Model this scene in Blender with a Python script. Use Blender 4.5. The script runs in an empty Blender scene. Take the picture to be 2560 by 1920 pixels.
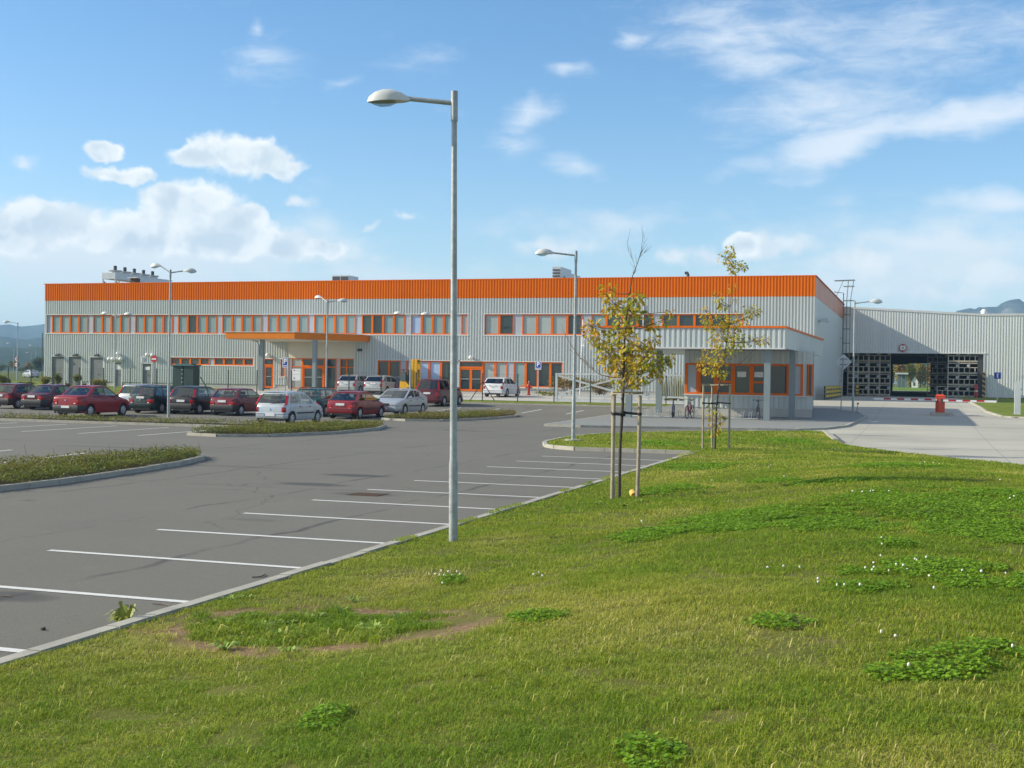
import bpy, bmesh, math, random
import numpy as np
from mathutils import Vector, Matrix
R = math.radians
SC = bpy.context.scene
COL = SC.collection
random.seed(7)
rng = np.random.default_rng(11)

# ------------------------------------------------------------------ camera
FPX, EYE = 3106.65, 2.29
yaw, pitch, roll = R(18.26), R(-0.31), R(0.867)
FW = np.array([-math.sin(yaw)*math.cos(pitch), math.cos(yaw)*math.cos(pitch), math.sin(pitch)])
RT0 = np.array([math.cos(yaw), math.sin(yaw), 0.0]); UP0 = np.cross(RT0, FW)
RT = RT0*math.cos(roll)+UP0*math.sin(roll); UPV = -RT0*math.sin(roll)+UP0*math.cos(roll)
EYEP = np.array([0, 0, EYE])
cd = bpy.data.cameras.new('camera'); cam = bpy.data.objects.new('camera', cd); COL.objects.link(cam)
cd.sensor_width = 36; cd.lens = 36*FPX/2560; cd.clip_start = .1; cd.clip_end = 40000
m = Matrix(((RT[0], UPV[0], -FW[0], 0), (RT[1], UPV[1], -FW[1], 0), (RT[2], UPV[2], -FW[2], EYE), (0, 0, 0, 1)))
cam.matrix_world = m
SC.camera = cam
SC.render.resolution_x, SC.render.resolution_y = 1024, 768
SC.view_settings.view_transform = 'Standard'; SC.view_settings.look = 'None'
SC.view_settings.exposure = 0.90; SC.view_settings.gamma = 1
SC.cycles.max_bounces = 6; SC.cycles.transparent_max_bounces = 12; SC.cycles.volume_bounces = 1
SC.cycles.use_denoising = True

def ray(u, v): return FW+RT*(u-1280)/FPX-UPV*(v-960)/FPX
def FZ(u, v, z=0.): d = ray(u, v); return EYEP+d*((z-EYE)/d[2])
def FY(u, v, y): d = ray(u, v); return EYEP+d*(y/d[1])
def FX(u, v, x): d = ray(u, v); return EYEP+d*(x/d[0])

# ------------------------------------------------------------------ sun and sky
SUN_AZ, SUN_EL = R(74.5), R(27)          # shadows run from +Y towards +X by SUN_AZ
sd = Vector((-math.sin(SUN_AZ)*math.cos(SUN_EL), -math.cos(SUN_AZ)*math.cos(SUN_EL), math.sin(SUN_EL)))
ld = bpy.data.lights.new('sun', 'SUN'); ld.energy = 3.5; ld.angle = R(.5); ld.color = (1, .92, .74)
lo = bpy.data.objects.new('sun', ld); COL.objects.link(lo)
lo.rotation_euler = sd.to_track_quat('Z', 'Y').to_euler()

W = bpy.data.worlds.new('World'); SC.world = W; W.use_nodes = True
nt = W.node_tree; nt.nodes.clear()
def N(t, **k):
    n = nt.nodes.new(t)
    for a, b in k.items(): setattr(n, a, b)
    return n
def lk(a, b): nt.links.new(a, b)
def MATH(op, a, b=None, c=None, clamp=False):
    n = N('ShaderNodeMath', operation=op, use_clamp=clamp)
    for i, x in enumerate((a, b, c)):
        if x is None: continue
        if isinstance(x, (int, float)): n.inputs[i].default_value = x
        else: lk(x, n.inputs[i])
    return n.outputs[0]
def MAPR(x, a, b, c=0., d=1., kind='SMOOTHSTEP'):
    n = N('ShaderNodeMapRange', interpolation_type=kind)
    lk(x, n.inputs[0])
    for i, q in zip((1, 2, 3, 4), (a, b, c, d)): n.inputs[i].default_value = q
    return n.outputs[0]
out = N('ShaderNodeOutputWorld'); bg = N('ShaderNodeBackground'); lk(bg.outputs[0], out.inputs[0])
SKY = .108
bg.inputs[1].default_value = SKY
sky = N('ShaderNodeTexSky', sky_type='NISHITA', sun_disc=False, sun_elevation=SUN_EL,
        sun_rotation=math.pi+SUN_AZ, altitude=300, air_density=1.0, dust_density=.6, ozone_density=2.5)
tc = N('ShaderNodeTexCoord'); sep = N('ShaderNodeSeparateXYZ'); lk(tc.outputs['Generated'], sep.inputs[0])
az = MATH('ARCTAN2', sep.outputs[0], sep.outputs[1]); el = MATH('ARCSINE', sep.outputs[2])
pv = N('ShaderNodeCombineXYZ'); lk(az, pv.inputs[0]); lk(el, pv.inputs[1])
def NOISE(vec, scale, detail=6, rough=.55, dist=0., off=(0, 0, 0), sc=(1, 1, 1), rot=0.):
    mp = N('ShaderNodeMapping'); lk(vec, mp.inputs[0])
    mp.inputs['Location'].default_value = off; mp.inputs['Scale'].default_value = sc; mp.inputs['Rotation'].default_value = (0, 0, rot)
    n = N('ShaderNodeTexNoise'); lk(mp.outputs[0], n.inputs['Vector'])
    n.inputs['Scale'].default_value = scale; n.inputs['Detail'].default_value = detail
    n.inputs['Roughness'].default_value = rough; n.inputs['Distortion'].default_value = dist
    return n
def azel(u, v):
    d = ray(u, v); d = d/np.linalg.norm(d)
    return math.atan2(d[0], d[1]), math.asin(d[2])
def blob(u, v, ru, rv, rot=0., w=1., src=None):
    a, e = azel(u, v)
    mp = N('ShaderNodeMapping', vector_type='TEXTURE'); lk(src, mp.inputs[0])
    mp.inputs['Location'].default_value = (a, e, 0); mp.inputs['Rotation'].default_value = (0, 0, R(rot))
    mp.inputs['Scale'].default_value = (ru/FPX, rv/FPX, 1)
    l = N('ShaderNodeVectorMath', operation='LENGTH'); lk(mp.outputs[0], l.inputs[0])
    return MATH('MULTIPLY', MAPR(l.outputs['Value'], 0, 1.42, 1, 0, 'LINEAR'), w)
def warp(amount, scale, rough=.5):
    n = NOISE(pv.outputs[0], scale, 4, rough)
    s = N('ShaderNodeVectorMath', operation='SUBTRACT'); lk(n.outputs['Color'], s.inputs[0]); s.inputs[1].default_value = (.5, .5, .5)
    k = N('ShaderNodeVectorMath', operation='SCALE'); lk(s.outputs[0], k.inputs[0]); k.inputs['Scale'].default_value = amount
    a = N('ShaderNodeVectorMath', operation='ADD'); lk(pv.outputs[0], a.inputs[0]); lk(k.outputs[0], a.inputs[1])
    return a.outputs[0]
wc = warp(.016, 60); wr = warp(.05, 14)
def field(items, src):
    acc = None
    for it in items:
        b = blob(*it, src=src)
        acc = b if acc is None else MATH('MAXIMUM', acc, b)
    return acc
cum = field([(565, 385, 120, 62), (640, 395, 110, 58), (700, 420, 75, 32), (490, 395, 70, 40), (260, 380, 52, 26), (300, 436, 95, 28),
             (480, 520, 140, 82), (430, 505, 70, 60), (600, 560, 85, 60), (100, 560, 170, 62), (330, 585, 200, 66), (560, 600, 240, 56), (700, 615, 70, 40), (810, 620, 70, 26),
             (0, 600, 160, 50), (1855, 612, 52, 36, 0, .9)], wc)
puf = field([(735, 505, 50, 17, 0, .8), (1020, 540, 44, 18, 0, .75), (925, 565, 44, 13, 20, .6), (945, 645, 44, 15, 0, .6), (60, 410, 44, 18, 0, .5), (1890, 615, 85, 40, 0, .9), (1985, 612, 90, 30, 0, .9), (1690, 640, 70, 26, 0, .9), (1765, 642, 60, 26, 0, .9),
             (2150, 660, 150, 50, 0, .8), (2490, 690, 140, 44, 0, .85), (2330, 735, 180, 44, 0, .75), (1400, 620, 110, 34, 0, .8), (2060, 735, 140, 34, 0, .7), (820, 620, 120, 40, 0, .8)], wc)
cn = NOISE(wc, 34, 10, .56).outputs['Fac']
cl = NOISE(pv.outputs[0], 26, 4, .48).outputs['Fac']
cl2 = NOISE(pv.outputs[0], 26, 4, .48, off=(.006, -.008, 0)).outputs['Fac']
dens = MATH('ADD', MATH('MULTIPLY', cum, 1.25), MATH('MULTIPLY', MATH('SUBTRACT', cn, .5), 1.05))
cmask = MAPR(dens, .38, .70)
pmask = MATH('MULTIPLY', MAPR(MATH('ADD', MATH('MULTIPLY', puf, 1.2), MATH('MULTIPLY', MATH('SUBTRACT', cn, .5), 1.35)), .22, .92), .85)
edge = MAPR(dens, .5, 1.15, 1, 0)
relief = MATH('ADD', MATH('MULTIPLY', MAPR(MATH('SUBTRACT', cl, cl2), -.08, .08, 0, 1), .55), MATH('MULTIPLY', edge, .45))
core = MAPR(dens, .6, 1.25, 0, 1)
# soft bank of cloud and bright air low on the left
soft = field([(300, 650, 650, 120, 0, 1.15), (60, 630, 480, 100, 0, 1.0), (900, 700, 500, 70, 0, .7), (1500, 560, 380, 55, 4, .55), (2320, 640, 420, 130, 0, .85), (2100, 720, 500, 80, 0, .7)], wr)
sn = NOISE(pv.outputs[0], 20, 7, .6, off=(3, 1, 0), sc=(1, 2.2, 1)).outputs['Fac']
smask = MATH('MULTIPLY', MAPR(MATH('ADD', soft, MATH('MULTIPLY', MATH('SUBTRACT', sn, .5), 1.1)), .10, .95), .85)
cir = field([(2420, 280, 300, 50, 9, 1.1), (2120, 340, 210, 62, 20, 1.1), (2060, 250, 300, 100, 4, .72), (1920, 60, 380, 85, -4, .66), (1790, 105, 180, 36, 4, .8),
             (2300, 110, 420, 110, 0, .55), (1575, 100, 55, 22, 8, .75), (1440, 158, 55, 20, -18, .65), (1330, 275, 85, 40, 24, .8), (1290, 350, 70, 45, 0, .6),
             (1440, 415, 75, 34, -8, .7), (1560, 545, 160, 26, -6, .62), (2320, 598, 170, 30, -3, .9), (2500, 500, 150, 36, -3, .9), (1900, 410, 120, 30, 6, .55),
             (660, 145, 110, 70, 0, .5), (622, 68, 30, 24, 0, .6), (1050, 130, 120, 40, 14, .45), (850, 210, 50, 18, 0, .4), (1900, 140, 260, 40, -6, .7)], wr)
rn = NOISE(pv.outputs[0], 34, 10, .68, dist=.5, off=(7, 2, 0), sc=(.7, 2.4, 1), rot=R(-16)).outputs['Fac']
rmask = MATH('MULTIPLY', MAPR(MATH('ADD', cir, MATH('MULTIPLY', MATH('SUBTRACT', rn, .5), .95)), .08, 1.0), .82)
def mixc(fac, a, b):
    n = N('ShaderNodeMix', data_type='RGBA')
    if isinstance(fac, float): n.inputs[0].default_value = fac
    else: lk(fac, n.inputs[0])
    for s, x in ((6, a), (7, b)):
        if isinstance(x, tuple): n.inputs[s].default_value = (*x, 1)
        else: lk(x, n.inputs[s])
    return n.outputs[2]
EXPF = 2**.88
def sk(r, g, b): return (r/SKY/EXPF, g/SKY/EXPF, b/SKY/EXPF)
hz = MAPR(el, -.02, .34, 1, 0)
hs = N('ShaderNodeHueSaturation'); hs.inputs['Saturation'].default_value = 1.22; hs.inputs['Value'].default_value = .90
lk(sky.outputs[0], hs.inputs['Color'])
skyc = hs.outputs[0]
base = mixc(MATH('MULTIPLY', MATH('POWER', hz, 2.6), .26), skyc, sk(.66, .80, .93))
c1 = mixc(rmask, base, sk(.90, .97, 1.05))
c2 = mixc(smask, c1, sk(.90, .96, 1.0))
ccol = mixc(MATH('MULTIPLY', relief, 1.0), sk(.68, .80, .90), sk(1.10, 1.13, 1.12))
c3 = mixc(cmask, mixc(pmask, c2, mixc(relief, sk(.74, .83, .92), sk(.98, 1.02, 1.04))), ccol)
# broken cloud added over the unseen rest of the sky to raise fill light
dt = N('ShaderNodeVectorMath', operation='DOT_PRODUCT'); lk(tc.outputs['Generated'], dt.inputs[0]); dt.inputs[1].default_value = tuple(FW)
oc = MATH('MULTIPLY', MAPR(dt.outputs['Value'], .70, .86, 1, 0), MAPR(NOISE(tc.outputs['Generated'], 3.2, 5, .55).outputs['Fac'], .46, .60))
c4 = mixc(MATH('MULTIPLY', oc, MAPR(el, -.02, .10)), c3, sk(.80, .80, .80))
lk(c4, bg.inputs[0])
# ------------------------------------------------------------------ mesh helpers
OFF = {}
class MB:
    def __init__(s): s.v = []; s.f = []; s.mi = []
    def add(s, vs, fs, mi=0):
        n = len(s.v); s.v += [tuple(map(float, q)) for q in vs]
        for f in fs: s.f.append(tuple(i+n for i in f)); s.mi.append(mi)
    def quad(s, a, b, c, d, mi=0): s.add([a, b, c, d], [(0, 1, 2, 3)], mi)
    def box(s, x0, x1, y0, y1, z0, z1, mi=0):
        if x0 > x1: x0, x1 = x1, x0
        if y0 > y1: y0, y1 = y1, y0
        if z0 > z1: z0, z1 = z1, z0
        s.add([(x0,y0,z0),(x1,y0,z0),(x1,y1,z0),(x0,y1,z0),(x0,y0,z1),(x1,y0,z1),(x1,y1,z1),(x0,y1,z1)],
              [(0,3,2,1),(4,5,6,7),(0,1,5,4),(1,2,6,5),(2,3,7,6),(3,0,4,7)], mi)
    def bar(s, p, q, w, h=None, up=(0,0,1), mi=0):
        h = h or w; p, q = Vector(p), Vector(q); d = (q-p).normalized(); u = Vector(up)
        if abs(d.dot(u)) > .98: u = Vector((0, 1, 0))
        a = d.cross(u).normalized(); b = a.cross(d)
        c = [(-w/2, -h/2), (w/2, -h/2), (w/2, h/2), (-w/2, h/2)]
        s.add([p+a*i+b*j for i, j in c]+[q+a*i+b*j for i, j in c],
              [(0,3,2,1),(4,5,6,7),(0,1,5,4),(1,2,6,5),(2,3,7,6),(3,0,4,7)], mi)
    def tube(s, pts, rad, n=8, mi=0, cap=True):
        pts = [Vector(p) for p in pts]
        if isinstance(rad, (int, float)): rad = [rad]*len(pts)
        vs, fs = [], []; pa = None
        for i, p in enumerate(pts):
            d = (pts[min(i+1, len(pts)-1)]-pts[max(i-1, 0)])
            d = d.normalized() if d.length > 1e-9 else Vector((0, 0, 1))
            if pa is None:
                u = Vector((0, 0, 1)) if abs(d.z) < .9 else Vector((0, 1, 0)); a = d.cross(u).normalized()
            else: a = (pa-d*pa.dot(d)).normalized()
            pa = a; b = d.cross(a)
            for k in range(n):
                t = 2*math.pi*k/n; vs.append(p+(a*math.cos(t)+b*math.sin(t))*rad[i])
        for i in range(len(pts)-1):
            for k in range(n): fs.append((i*n+k, i*n+(k+1)%n, (i+1)*n+(k+1)%n, (i+1)*n+k))
        if cap: fs.append(tuple(range(n-1, -1, -1))); fs.append(tuple(range((len(pts)-1)*n, len(pts)*n)))
        s.add(vs, fs, mi)
    def lathe(s, prof, c=(0,0,0), n=16, axis='Z', mi=0):
        vs, fs = [], []
        for r, z in prof:
            for k in range(n):
                t = 2*math.pi*k/n; a, b = r*math.cos(t), r*math.sin(t)
                q = (a, b, z) if axis == 'Z' else ((a, z, b) if axis == 'Y' else (z, a, b))
                vs.append((q[0]+c[0], q[1]+c[1], q[2]+c[2]))
        for i in range(len(prof)-1):
            for k in range(n): fs.append((i*n+k, i*n+(k+1)%n, (i+1)*n+(k+1)%n, (i+1)*n+k))
        fs.append(tuple(range(n-1, -1, -1))); fs.append(tuple(range((len(prof)-1)*n, len(prof)*n)))
        s.add(vs, fs, mi)
    def prism(s, poly, z0, z1, mi=0):
        n = len(poly)
        s.add([(x, y, z0) for x, y in poly]+[(x, y, z1) for x, y in poly],
              [tuple(range(n-1, -1, -1)), tuple(range(n, 2*n))]+[(i, (i+1) % n, n+(i+1) % n, n+i) for i in range(n)], mi)
    def slab(s, poly3, off, mi=0):      # a 3D polygon given thickness along the vector off
        n = len(poly3); o = Vector(off)
        s.add([Vector(p) for p in poly3]+[Vector(p)+o for p in poly3],
              [tuple(range(n-1, -1, -1)), tuple(range(n, 2*n))]+[(i, (i+1) % n, n+(i+1) % n, n+i) for i in range(n)], mi)
    def build(s, name, mat, parent=None, world=True, smooth=None, loc=None):
        me = bpy.data.meshes.new(name)
        o = OFF.get(parent.name, (0, 0, 0)) if (parent and world) else (0, 0, 0)
        base = Vector(o)
        if loc is not None: base = Vector(loc)
        vs = [(x-base[0], y-base[1], z-base[2]) for x, y, z in s.v] if base.length else s.v
        me.from_pydata(vs, [], s.f); 
        for q in (mat if isinstance(mat, (list, tuple)) else [mat]): me.materials.append(q)
        me.polygons.foreach_set('material_index', s.mi)
        bm = bmesh.new(); bm.from_mesh(me); bmesh.ops.recalc_face_normals(bm, faces=bm.faces); bm.to_mesh(me); bm.free()
        if smooth is not None:
            me.polygons.foreach_set('use_smooth', [True]*len(me.polygons)); me.set_sharp_from_angle(angle=R(smooth))
        ob = bpy.data.objects.new(name, me); COL.objects.link(ob)
        if parent: ob.parent = parent
        wb = tuple(base) if loc is not None else o
        OFF[ob.name] = wb
        if loc is not None and not parent: ob.location = loc
        return ob
def tag(o, label=None, cat=None, group=None, kind=None):
    if label: o['label'] = label
    if cat: o['category'] = cat
    if group: o['group'] = group
    if kind: o['kind'] = kind
    return o
def thing(name, label, cat, loc=(0,0,0), rz=0., group=None):
    o = bpy.data.objects.new(name, None); COL.objects.link(o); o.empty_display_size = .2
    o.location = loc; o.rotation_euler = (0, 0, rz); OFF[o.name] = tuple(map(float, loc))
    return tag(o, label, cat, group)
def copy_tree(o, parent=None):
    c = o.copy(); COL.objects.link(c); c.parent = parent
    for ch in [q for q in KIDS.get(o.name, [])] : copy_tree(ch, c)
    return c
KIDS = {}
def index_kids(o):
    KIDS[o.name] = list(o.children)
    for c in o.children: index_kids(c)
def dup(o, loc, rz=None, label=None, group=None):
    if o.name not in KIDS: index_kids(o)
    c = copy_tree(o); c.location = loc
    if rz is not None: c.rotation_euler = (0, 0, rz)
    if label: c['label'] = label
    if group: c['group'] = group
    return c
def np_mesh(name, V, F, mat, attr=None, smooth=False):   # V (n,3), F (m,4) or (m,3)
    me = bpy.data.meshes.new(name); n = len(V); mF, k = F.shape
    me.vertices.add(n); me.vertices.foreach_set('co', V.astype(np.float32).ravel())
    me.loops.add(mF*k); me.loops.foreach_set('vertex_index', F.astype(np.int32).ravel())
    me.polygons.add(mF); me.polygons.foreach_set('loop_start', np.arange(0, mF*k, k, dtype=np.int32))
    if attr is not None:
        for an, av in attr.items():
            a = me.attributes.new(an, 'FLOAT', 'POINT'); a.data.foreach_set('value', av.astype(np.float32))
    if smooth: me.polygons.foreach_set('use_smooth', np.ones(mF, dtype=bool))
    me.update(calc_edges=True); me.validate(); me.materials.append(mat)
    o = bpy.data.objects.new(name, me); COL.objects.link(o); OFF[o.name] = (0, 0, 0)
    return o
FONT = {}
def text_mb(txt, size, bold=0.):
    key = (txt, size, bold)
    if key not in FONT:
        c = bpy.data.curves.new('t', 'FONT'); c.body = txt; c.size = size; c.align_x = 'CENTER'; c.align_y = 'CENTER'; c.extrude = .004; c.offset = bold
        o = bpy.data.objects.new('t', c); COL.objects.link(o); bpy.context.view_layer.update()
        me = bpy.data.meshes.new_from_object(o); bpy.data.objects.remove(o)
        FONT[key] = ([tuple(q.co) for q in me.vertices], [tuple(p.vertices) for p in me.polygons])
    return FONT[key]
def put_text(mb, txt, size, c, bold=0.):   # upright in the XZ plane, facing -Y
    vs, fs = text_mb(txt, size, bold)
    mb.add([(c[0]+x, c[1]-z, c[2]+y) for x, y, z in vs], fs)
def interp(x, xs, ys): return float(np.interp(x, xs, ys))
def sm(a, b, x):
    t = np.clip((x-a)/(b-a), 0, 1); return t*t*(3-2*t)

# ------------------------------------------------------------------ materials
class NT:
    def __init__(s, name):
        s.m = bpy.data.materials.new(name); s.m.use_nodes = True; s.t = s.m.node_tree; s.t.nodes.clear()
        s.o = s.n('ShaderNodeOutputMaterial'); s.b = s.n('ShaderNodeBsdfPrincipled'); s.l(s.b.outputs[0], s.o.inputs[0])
        s.pos = s.n('ShaderNodeNewGeometry').outputs['Position']
    def n(s, t, **k):
        n = s.t.nodes.new(t)
        for a, b in k.items(): setattr(n, a, b)
        return n
    def l(s, a, b): s.t.links.new(a, b)
    def noise(s, scale, detail=5, rough=.6, vec=None, sc=(1,1,1), dist=0.):
        n = s.n('ShaderNodeTexNoise'); v = vec if vec is not None else s.pos
        mp = s.n('ShaderNodeMapping'); s.l(v, mp.inputs[0]); mp.inputs['Scale'].default_value = sc; s.l(mp.outputs[0], n.inputs['Vector'])
        n.inputs['Scale'].default_value = scale; n.inputs['Detail'].default_value = detail; n.inputs['Roughness'].default_value = rough; n.inputs['Distortion'].default_value = dist
        return n.outputs['Fac']
    def map(s, x, a, b, c=0., d=1., kind='LINEAR'):
        n = s.n('ShaderNodeMapRange', interpolation_type=kind); s.l(x, n.inputs[0])
        for i, q in zip((1,2,3,4), (a,b,c,d)): n.inputs[i].default_value = q
        return n.outputs[0]
    def math(s, op, a, b=None):
        n = s.n('ShaderNodeMath', operation=op)
        for i, x in enumerate((a, b)):
            if x is None: continue
            if isinstance(x, (int, float)): n.inputs[i].default_value = x
            else: s.l(x, n.inputs[i])
        return n.outputs[0]
    def mix(s, fac, a, b, blend='MIX'):
        n = s.n('ShaderNodeMix', data_type='RGBA', blend_type=blend)
        if isinstance(fac, float): n.inputs[0].default_value = fac
        else: s.l(fac, n.inputs[0])
        for i, x in ((6, a), (7, b)):
            if isinstance(x, tuple): n.inputs[i].default_value = (*x, 1)
            else: s.l(x, n.inputs[i])
        return n.outputs[2]
    def col(s, c):
        if isinstance(c, tuple): s.b.inputs['Base Color'].default_value = (*c, 1)
        else: s.l(c, s.b.inputs['Base Color'])
    def set(s, **k):
        for a, b in k.items():
            i = s.b.inputs[a.replace('_', ' ')]
            if isinstance(b, (int, float)): i.default_value = b
            else: s.l(b, i)
    def bump(s, h, strength=.3, dist=.02):
        b = s.n('ShaderNodeBump'); b.inputs['Strength'].default_value = strength; b.inputs['Distance'].default_value = dist
        s.l(h, b.inputs['Height']); s.l(b.outputs[0], s.b.inputs['Normal'])
def mat(name, c, rough=.6, metal=0., var=.12, scale=3., bump=0., spec=.5, coat=0.):
    t = NT(name)
    if var:
        f = t.noise(scale, 6, .62); lo_ = tuple(x*(1-var) for x in c); hi_ = tuple(min(1, x*(1+var)) for x in c)
        t.col(t.mix(t.map(f, .3, .7), lo_, hi_))
        t.set(Roughness=t.map(f, .3, .7, max(.02, rough-.08), min(1, rough+.08)))
        if bump: t.bump(t.noise(scale*12, 4, .6), bump)
    else: t.col(c); t.set(Roughness=rough)
    t.set(Metallic=metal, Specular_IOR_Level=spec)
    if coat: t.set(Coat_Weight=coat, Coat_Roughness=.04)
    return t.m
M = {}
t = NT('coated_steel_cladding'); s1 = t.noise(1.6, 5, .6, sc=(1, 1, .05)); s2 = t.noise(.25, 4, .55); c = t.mix(t.map(s1, .35, .75), tuple(x*1.04 for x in (0.535, 0.575, 0.56)), tuple(x*.90 for x in (0.535, 0.575, 0.56))); c = t.mix(t.map(s2, .35, .7, 0, .5), c, tuple(x*.93 for x in (0.535, 0.575, 0.56))); t.col(c); t.set(Roughness=0.42, Specular_IOR_Level=0.5); M['facade'] = t.m
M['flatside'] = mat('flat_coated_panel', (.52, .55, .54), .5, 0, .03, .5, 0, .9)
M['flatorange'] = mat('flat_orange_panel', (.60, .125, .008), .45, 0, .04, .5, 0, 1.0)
t = NT('pale_steel_cladding'); s1 = t.noise(1.6, 5, .6, sc=(1, 1, .05)); s2 = t.noise(.25, 4, .55); c = t.mix(t.map(s1, .35, .75), tuple(x*1.04 for x in (0.68, 0.705, 0.68)), tuple(x*.90 for x in (0.68, 0.705, 0.68))); c = t.mix(t.map(s2, .35, .7, 0, .5), c, tuple(x*.93 for x in (0.68, 0.705, 0.68))); t.col(c); t.set(Roughness=0.4, Specular_IOR_Level=0.5); M['facade2'] = t.m
t = NT('orange_cladding'); s1 = t.noise(1.6, 5, .6, sc=(1, 1, .05)); s2 = t.noise(.25, 4, .55); c = t.mix(t.map(s1, .35, .75), tuple(x*1.04 for x in (0.78, 0.185, 0.003)), tuple(x*.90 for x in (0.78, 0.185, 0.003))); c = t.mix(t.map(s2, .35, .7, 0, .5), c, tuple(x*.93 for x in (0.78, 0.185, 0.003))); t.col(c); t.set(Roughness=0.7, Specular_IOR_Level=0.05); M['orange'] = t.m
M['orange_trim'] = mat('orange_trim', (.74, .145, .004), .5, 0, .06, 2., 0, .12)
M['canopy_orange'] = mat('orange_fascia_panel', (.64, .19, .012), .6, 0, .06, .8, 0, .15)
M['trim'] = mat('pale_trim', (.62, .62, .60), .45, 0, .06, 2.)
M['plinth'] = mat('plinth_render', (.46, .45, .42), .85, 0, .12, 1.3, .2)
M['cream'] = mat('cream_render', (.58, .56, .49), .85, 0, .05, 1.2)
M['white'] = mat('white_paint', (.80, .80, .78), .45, 0, .05, 3.)
M['greydoor'] = mat('grey_steel_door', (.165, .18, .185), .5, 0, .08, 2.)
M['panel'] = mat('lilac_infill_panel', (.40, .42, .47), .5, 0, .06, 1.)
M['roof'] = mat('roof_membrane', (.35, .35, .34), .8, 0, .15, 1.)
M['galv'] = mat('galvanised_steel', (.34, .37, .37), .45, .25, .26, 9., .05)
M['post'] = mat('grey_painted_steel', (.20, .245, .26), .45, 0, .06, 2.)
M['paleste'] = mat('pale_grey_steel', (.50, .54, .56), .45, 0, .08, 2.)
M['lampshell'] = mat('lamp_shell', (.58, .60, .57), .4, 0, .08, 6.)
M['midsteel'] = mat('grey_ladder_steel', (.15, .165, .175), .5, 0, .1, 4.)
M['darksteel'] = mat('dark_steel', (.05, .055, .06), .5, 0, .1, 4.)
M['black'] = mat('black_rubber', (.022, .022, .024), .75, 0, .15, 5.)
M['bumper'] = mat('dark_plastic', (.020, .021, .023), .6, 0, .1, 5.)
M['wellblack'] = mat('wheel_well', (.010, .010, .011), .9, 0, 0)
M['rim'] = mat('wheel_cover_silver', (.50, .52, .54), .35, .3, .08, 9.)
M['fence'] = mat('green_fence_coating', (.012, .035, .022), .5, 0, .1, 4.)
M['greenbox'] = mat('dark_green_cabinet', (.010, .038, .030), .45, 0, .1, 2.)
M['wood'] = mat('weathered_wood_stake', (.34, .29, .21), .85, 0, .25, 9., .4)
M['bark'] = mat('young_bark', (.075, .062, .05), .9, 0, .3, 14., .5)
M['twig'] = mat('bare_twig', (.13, .10, .075), .85, 0, .2, 14.)
M['strap'] = mat('black_tree_tie', (.012, .012, .013), .6, 0, .1, 5.)
M['red'] = mat('red_paint', (.42, .022, .012), .4, 0, .08, 3.)
M['barrier_red'] = mat('orange_red_barrier_paint', (.62, .065, .022), .38, 0, .06, 3.)
M['yellow'] = mat('yellow_paint', (.68, .36, .006), .45, 0, .1, 3.)
M['signblue'] = mat('sign_blue', (.014, .055, .36), .4, 0, .04, 3.)
M['signred'] = mat('sign_red', (.45, .012, .018), .4, 0, .04, 3.)
M['signback'] = mat('sign_back_aluminium', (.52, .56, .57), .5, 0, .1, 3.)
M['kerb'] = mat('concrete_kerb', (.37, .355, .30), .9, 0, .18, 2.5, .3)
M['stillage'] = mat('worn_stillage_steel', (.58, .53, .42), .7, 0, .25, 2.5)
M['paper'] = mat('white_card', (.72, .72, .70), .7, 0, .05, 3.)
M['taillamp'] = mat('red_lamp_lens', (.40, .010, .012), .12, 0, .05, 6., 0, .6)
M['amber'] = mat('amber_lamp_lens', (.6, .16, .02), .12, 0, .05, 6.)
M['headlamp'] = mat('clear_lamp_lens', (.62, .64, .66), .08, .3, .1, 9.)
M['seat'] = mat('seat_fabric', (.03, .032, .036), .9, 0, .1, 6.)
M['bronze'] = mat('rusty_iron', (.10, .06, .04), .85, .2, .3, 8., .4)
M['duct'] = mat('duct_sheet_metal', (.50, .53, .54), .4, .3, .1, 1.2)
M['drain'] = mat('yellow_drain_pipe', (.66, .42, .08), .5, 0, .1, 5.)
def glass_mat(name, tint, k):
    t = NT(name); t.t.nodes.remove(t.b)
    tr = t.n('ShaderNodeBsdfTransparent'); tr.inputs[0].default_value = (*tint, 1)
    gl = t.n('ShaderNodeBsdfGlossy'); gl.inputs['Roughness'].default_value = .02; gl.inputs[0].default_value = (.9, .95, 1, 1)
    fr = t.n('ShaderNodeFresnel'); fr.inputs[0].default_value = 1.5
    mx = t.n('ShaderNodeMixShader'); bf = t.math('SUBTRACT', 1.0, t.n('ShaderNodeNewGeometry').outputs['Backfacing']); t.l(t.math('ADD', t.math('MULTIPLY', fr.outputs[0], bf), k), mx.inputs[0])
    t.l(tr.outputs[0], mx.inputs[1]); t.l(gl.outputs[0], mx.inputs[2]); t.l(mx.outputs[0], t.o.inputs[0])
    return t.m
M['carglass'] = glass_mat('car_glass', (.50, .58, .58), .06)
M['darkglass'] = glass_mat('tinted_car_glass', (.13, .14, .14), .05)
M['glass'] = glass_mat('window_glass', (.55, .62, .62), .05)
def blind(name, c, rough=.12):
    t = NT(name); w = t.noise(.55, 2, .5, sc=(1, 1, .4)); t.col(t.mix(t.map(w, .3, .7), tuple(x*.88 for x in c), tuple(x*1.1 for x in c)))
    t.set(Roughness=rough, Specular_IOR_Level=.55); return t.m
M['pane_blind'] = blind('pane_with_blind', (.225, .325, .325))
M['pane_pale'] = blind('pane_with_pale_blind', (.33, .38, .37))
M['pane_dark'] = blind('dark_pane', (.030, .050, .056), .05)
M['pane_sky'] = blind('bluish_pane', (.34, .46, .66), .06)
M['pane_green'] = blind('greenish_dark_pane', (.045, .075, .065), .05)
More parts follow.
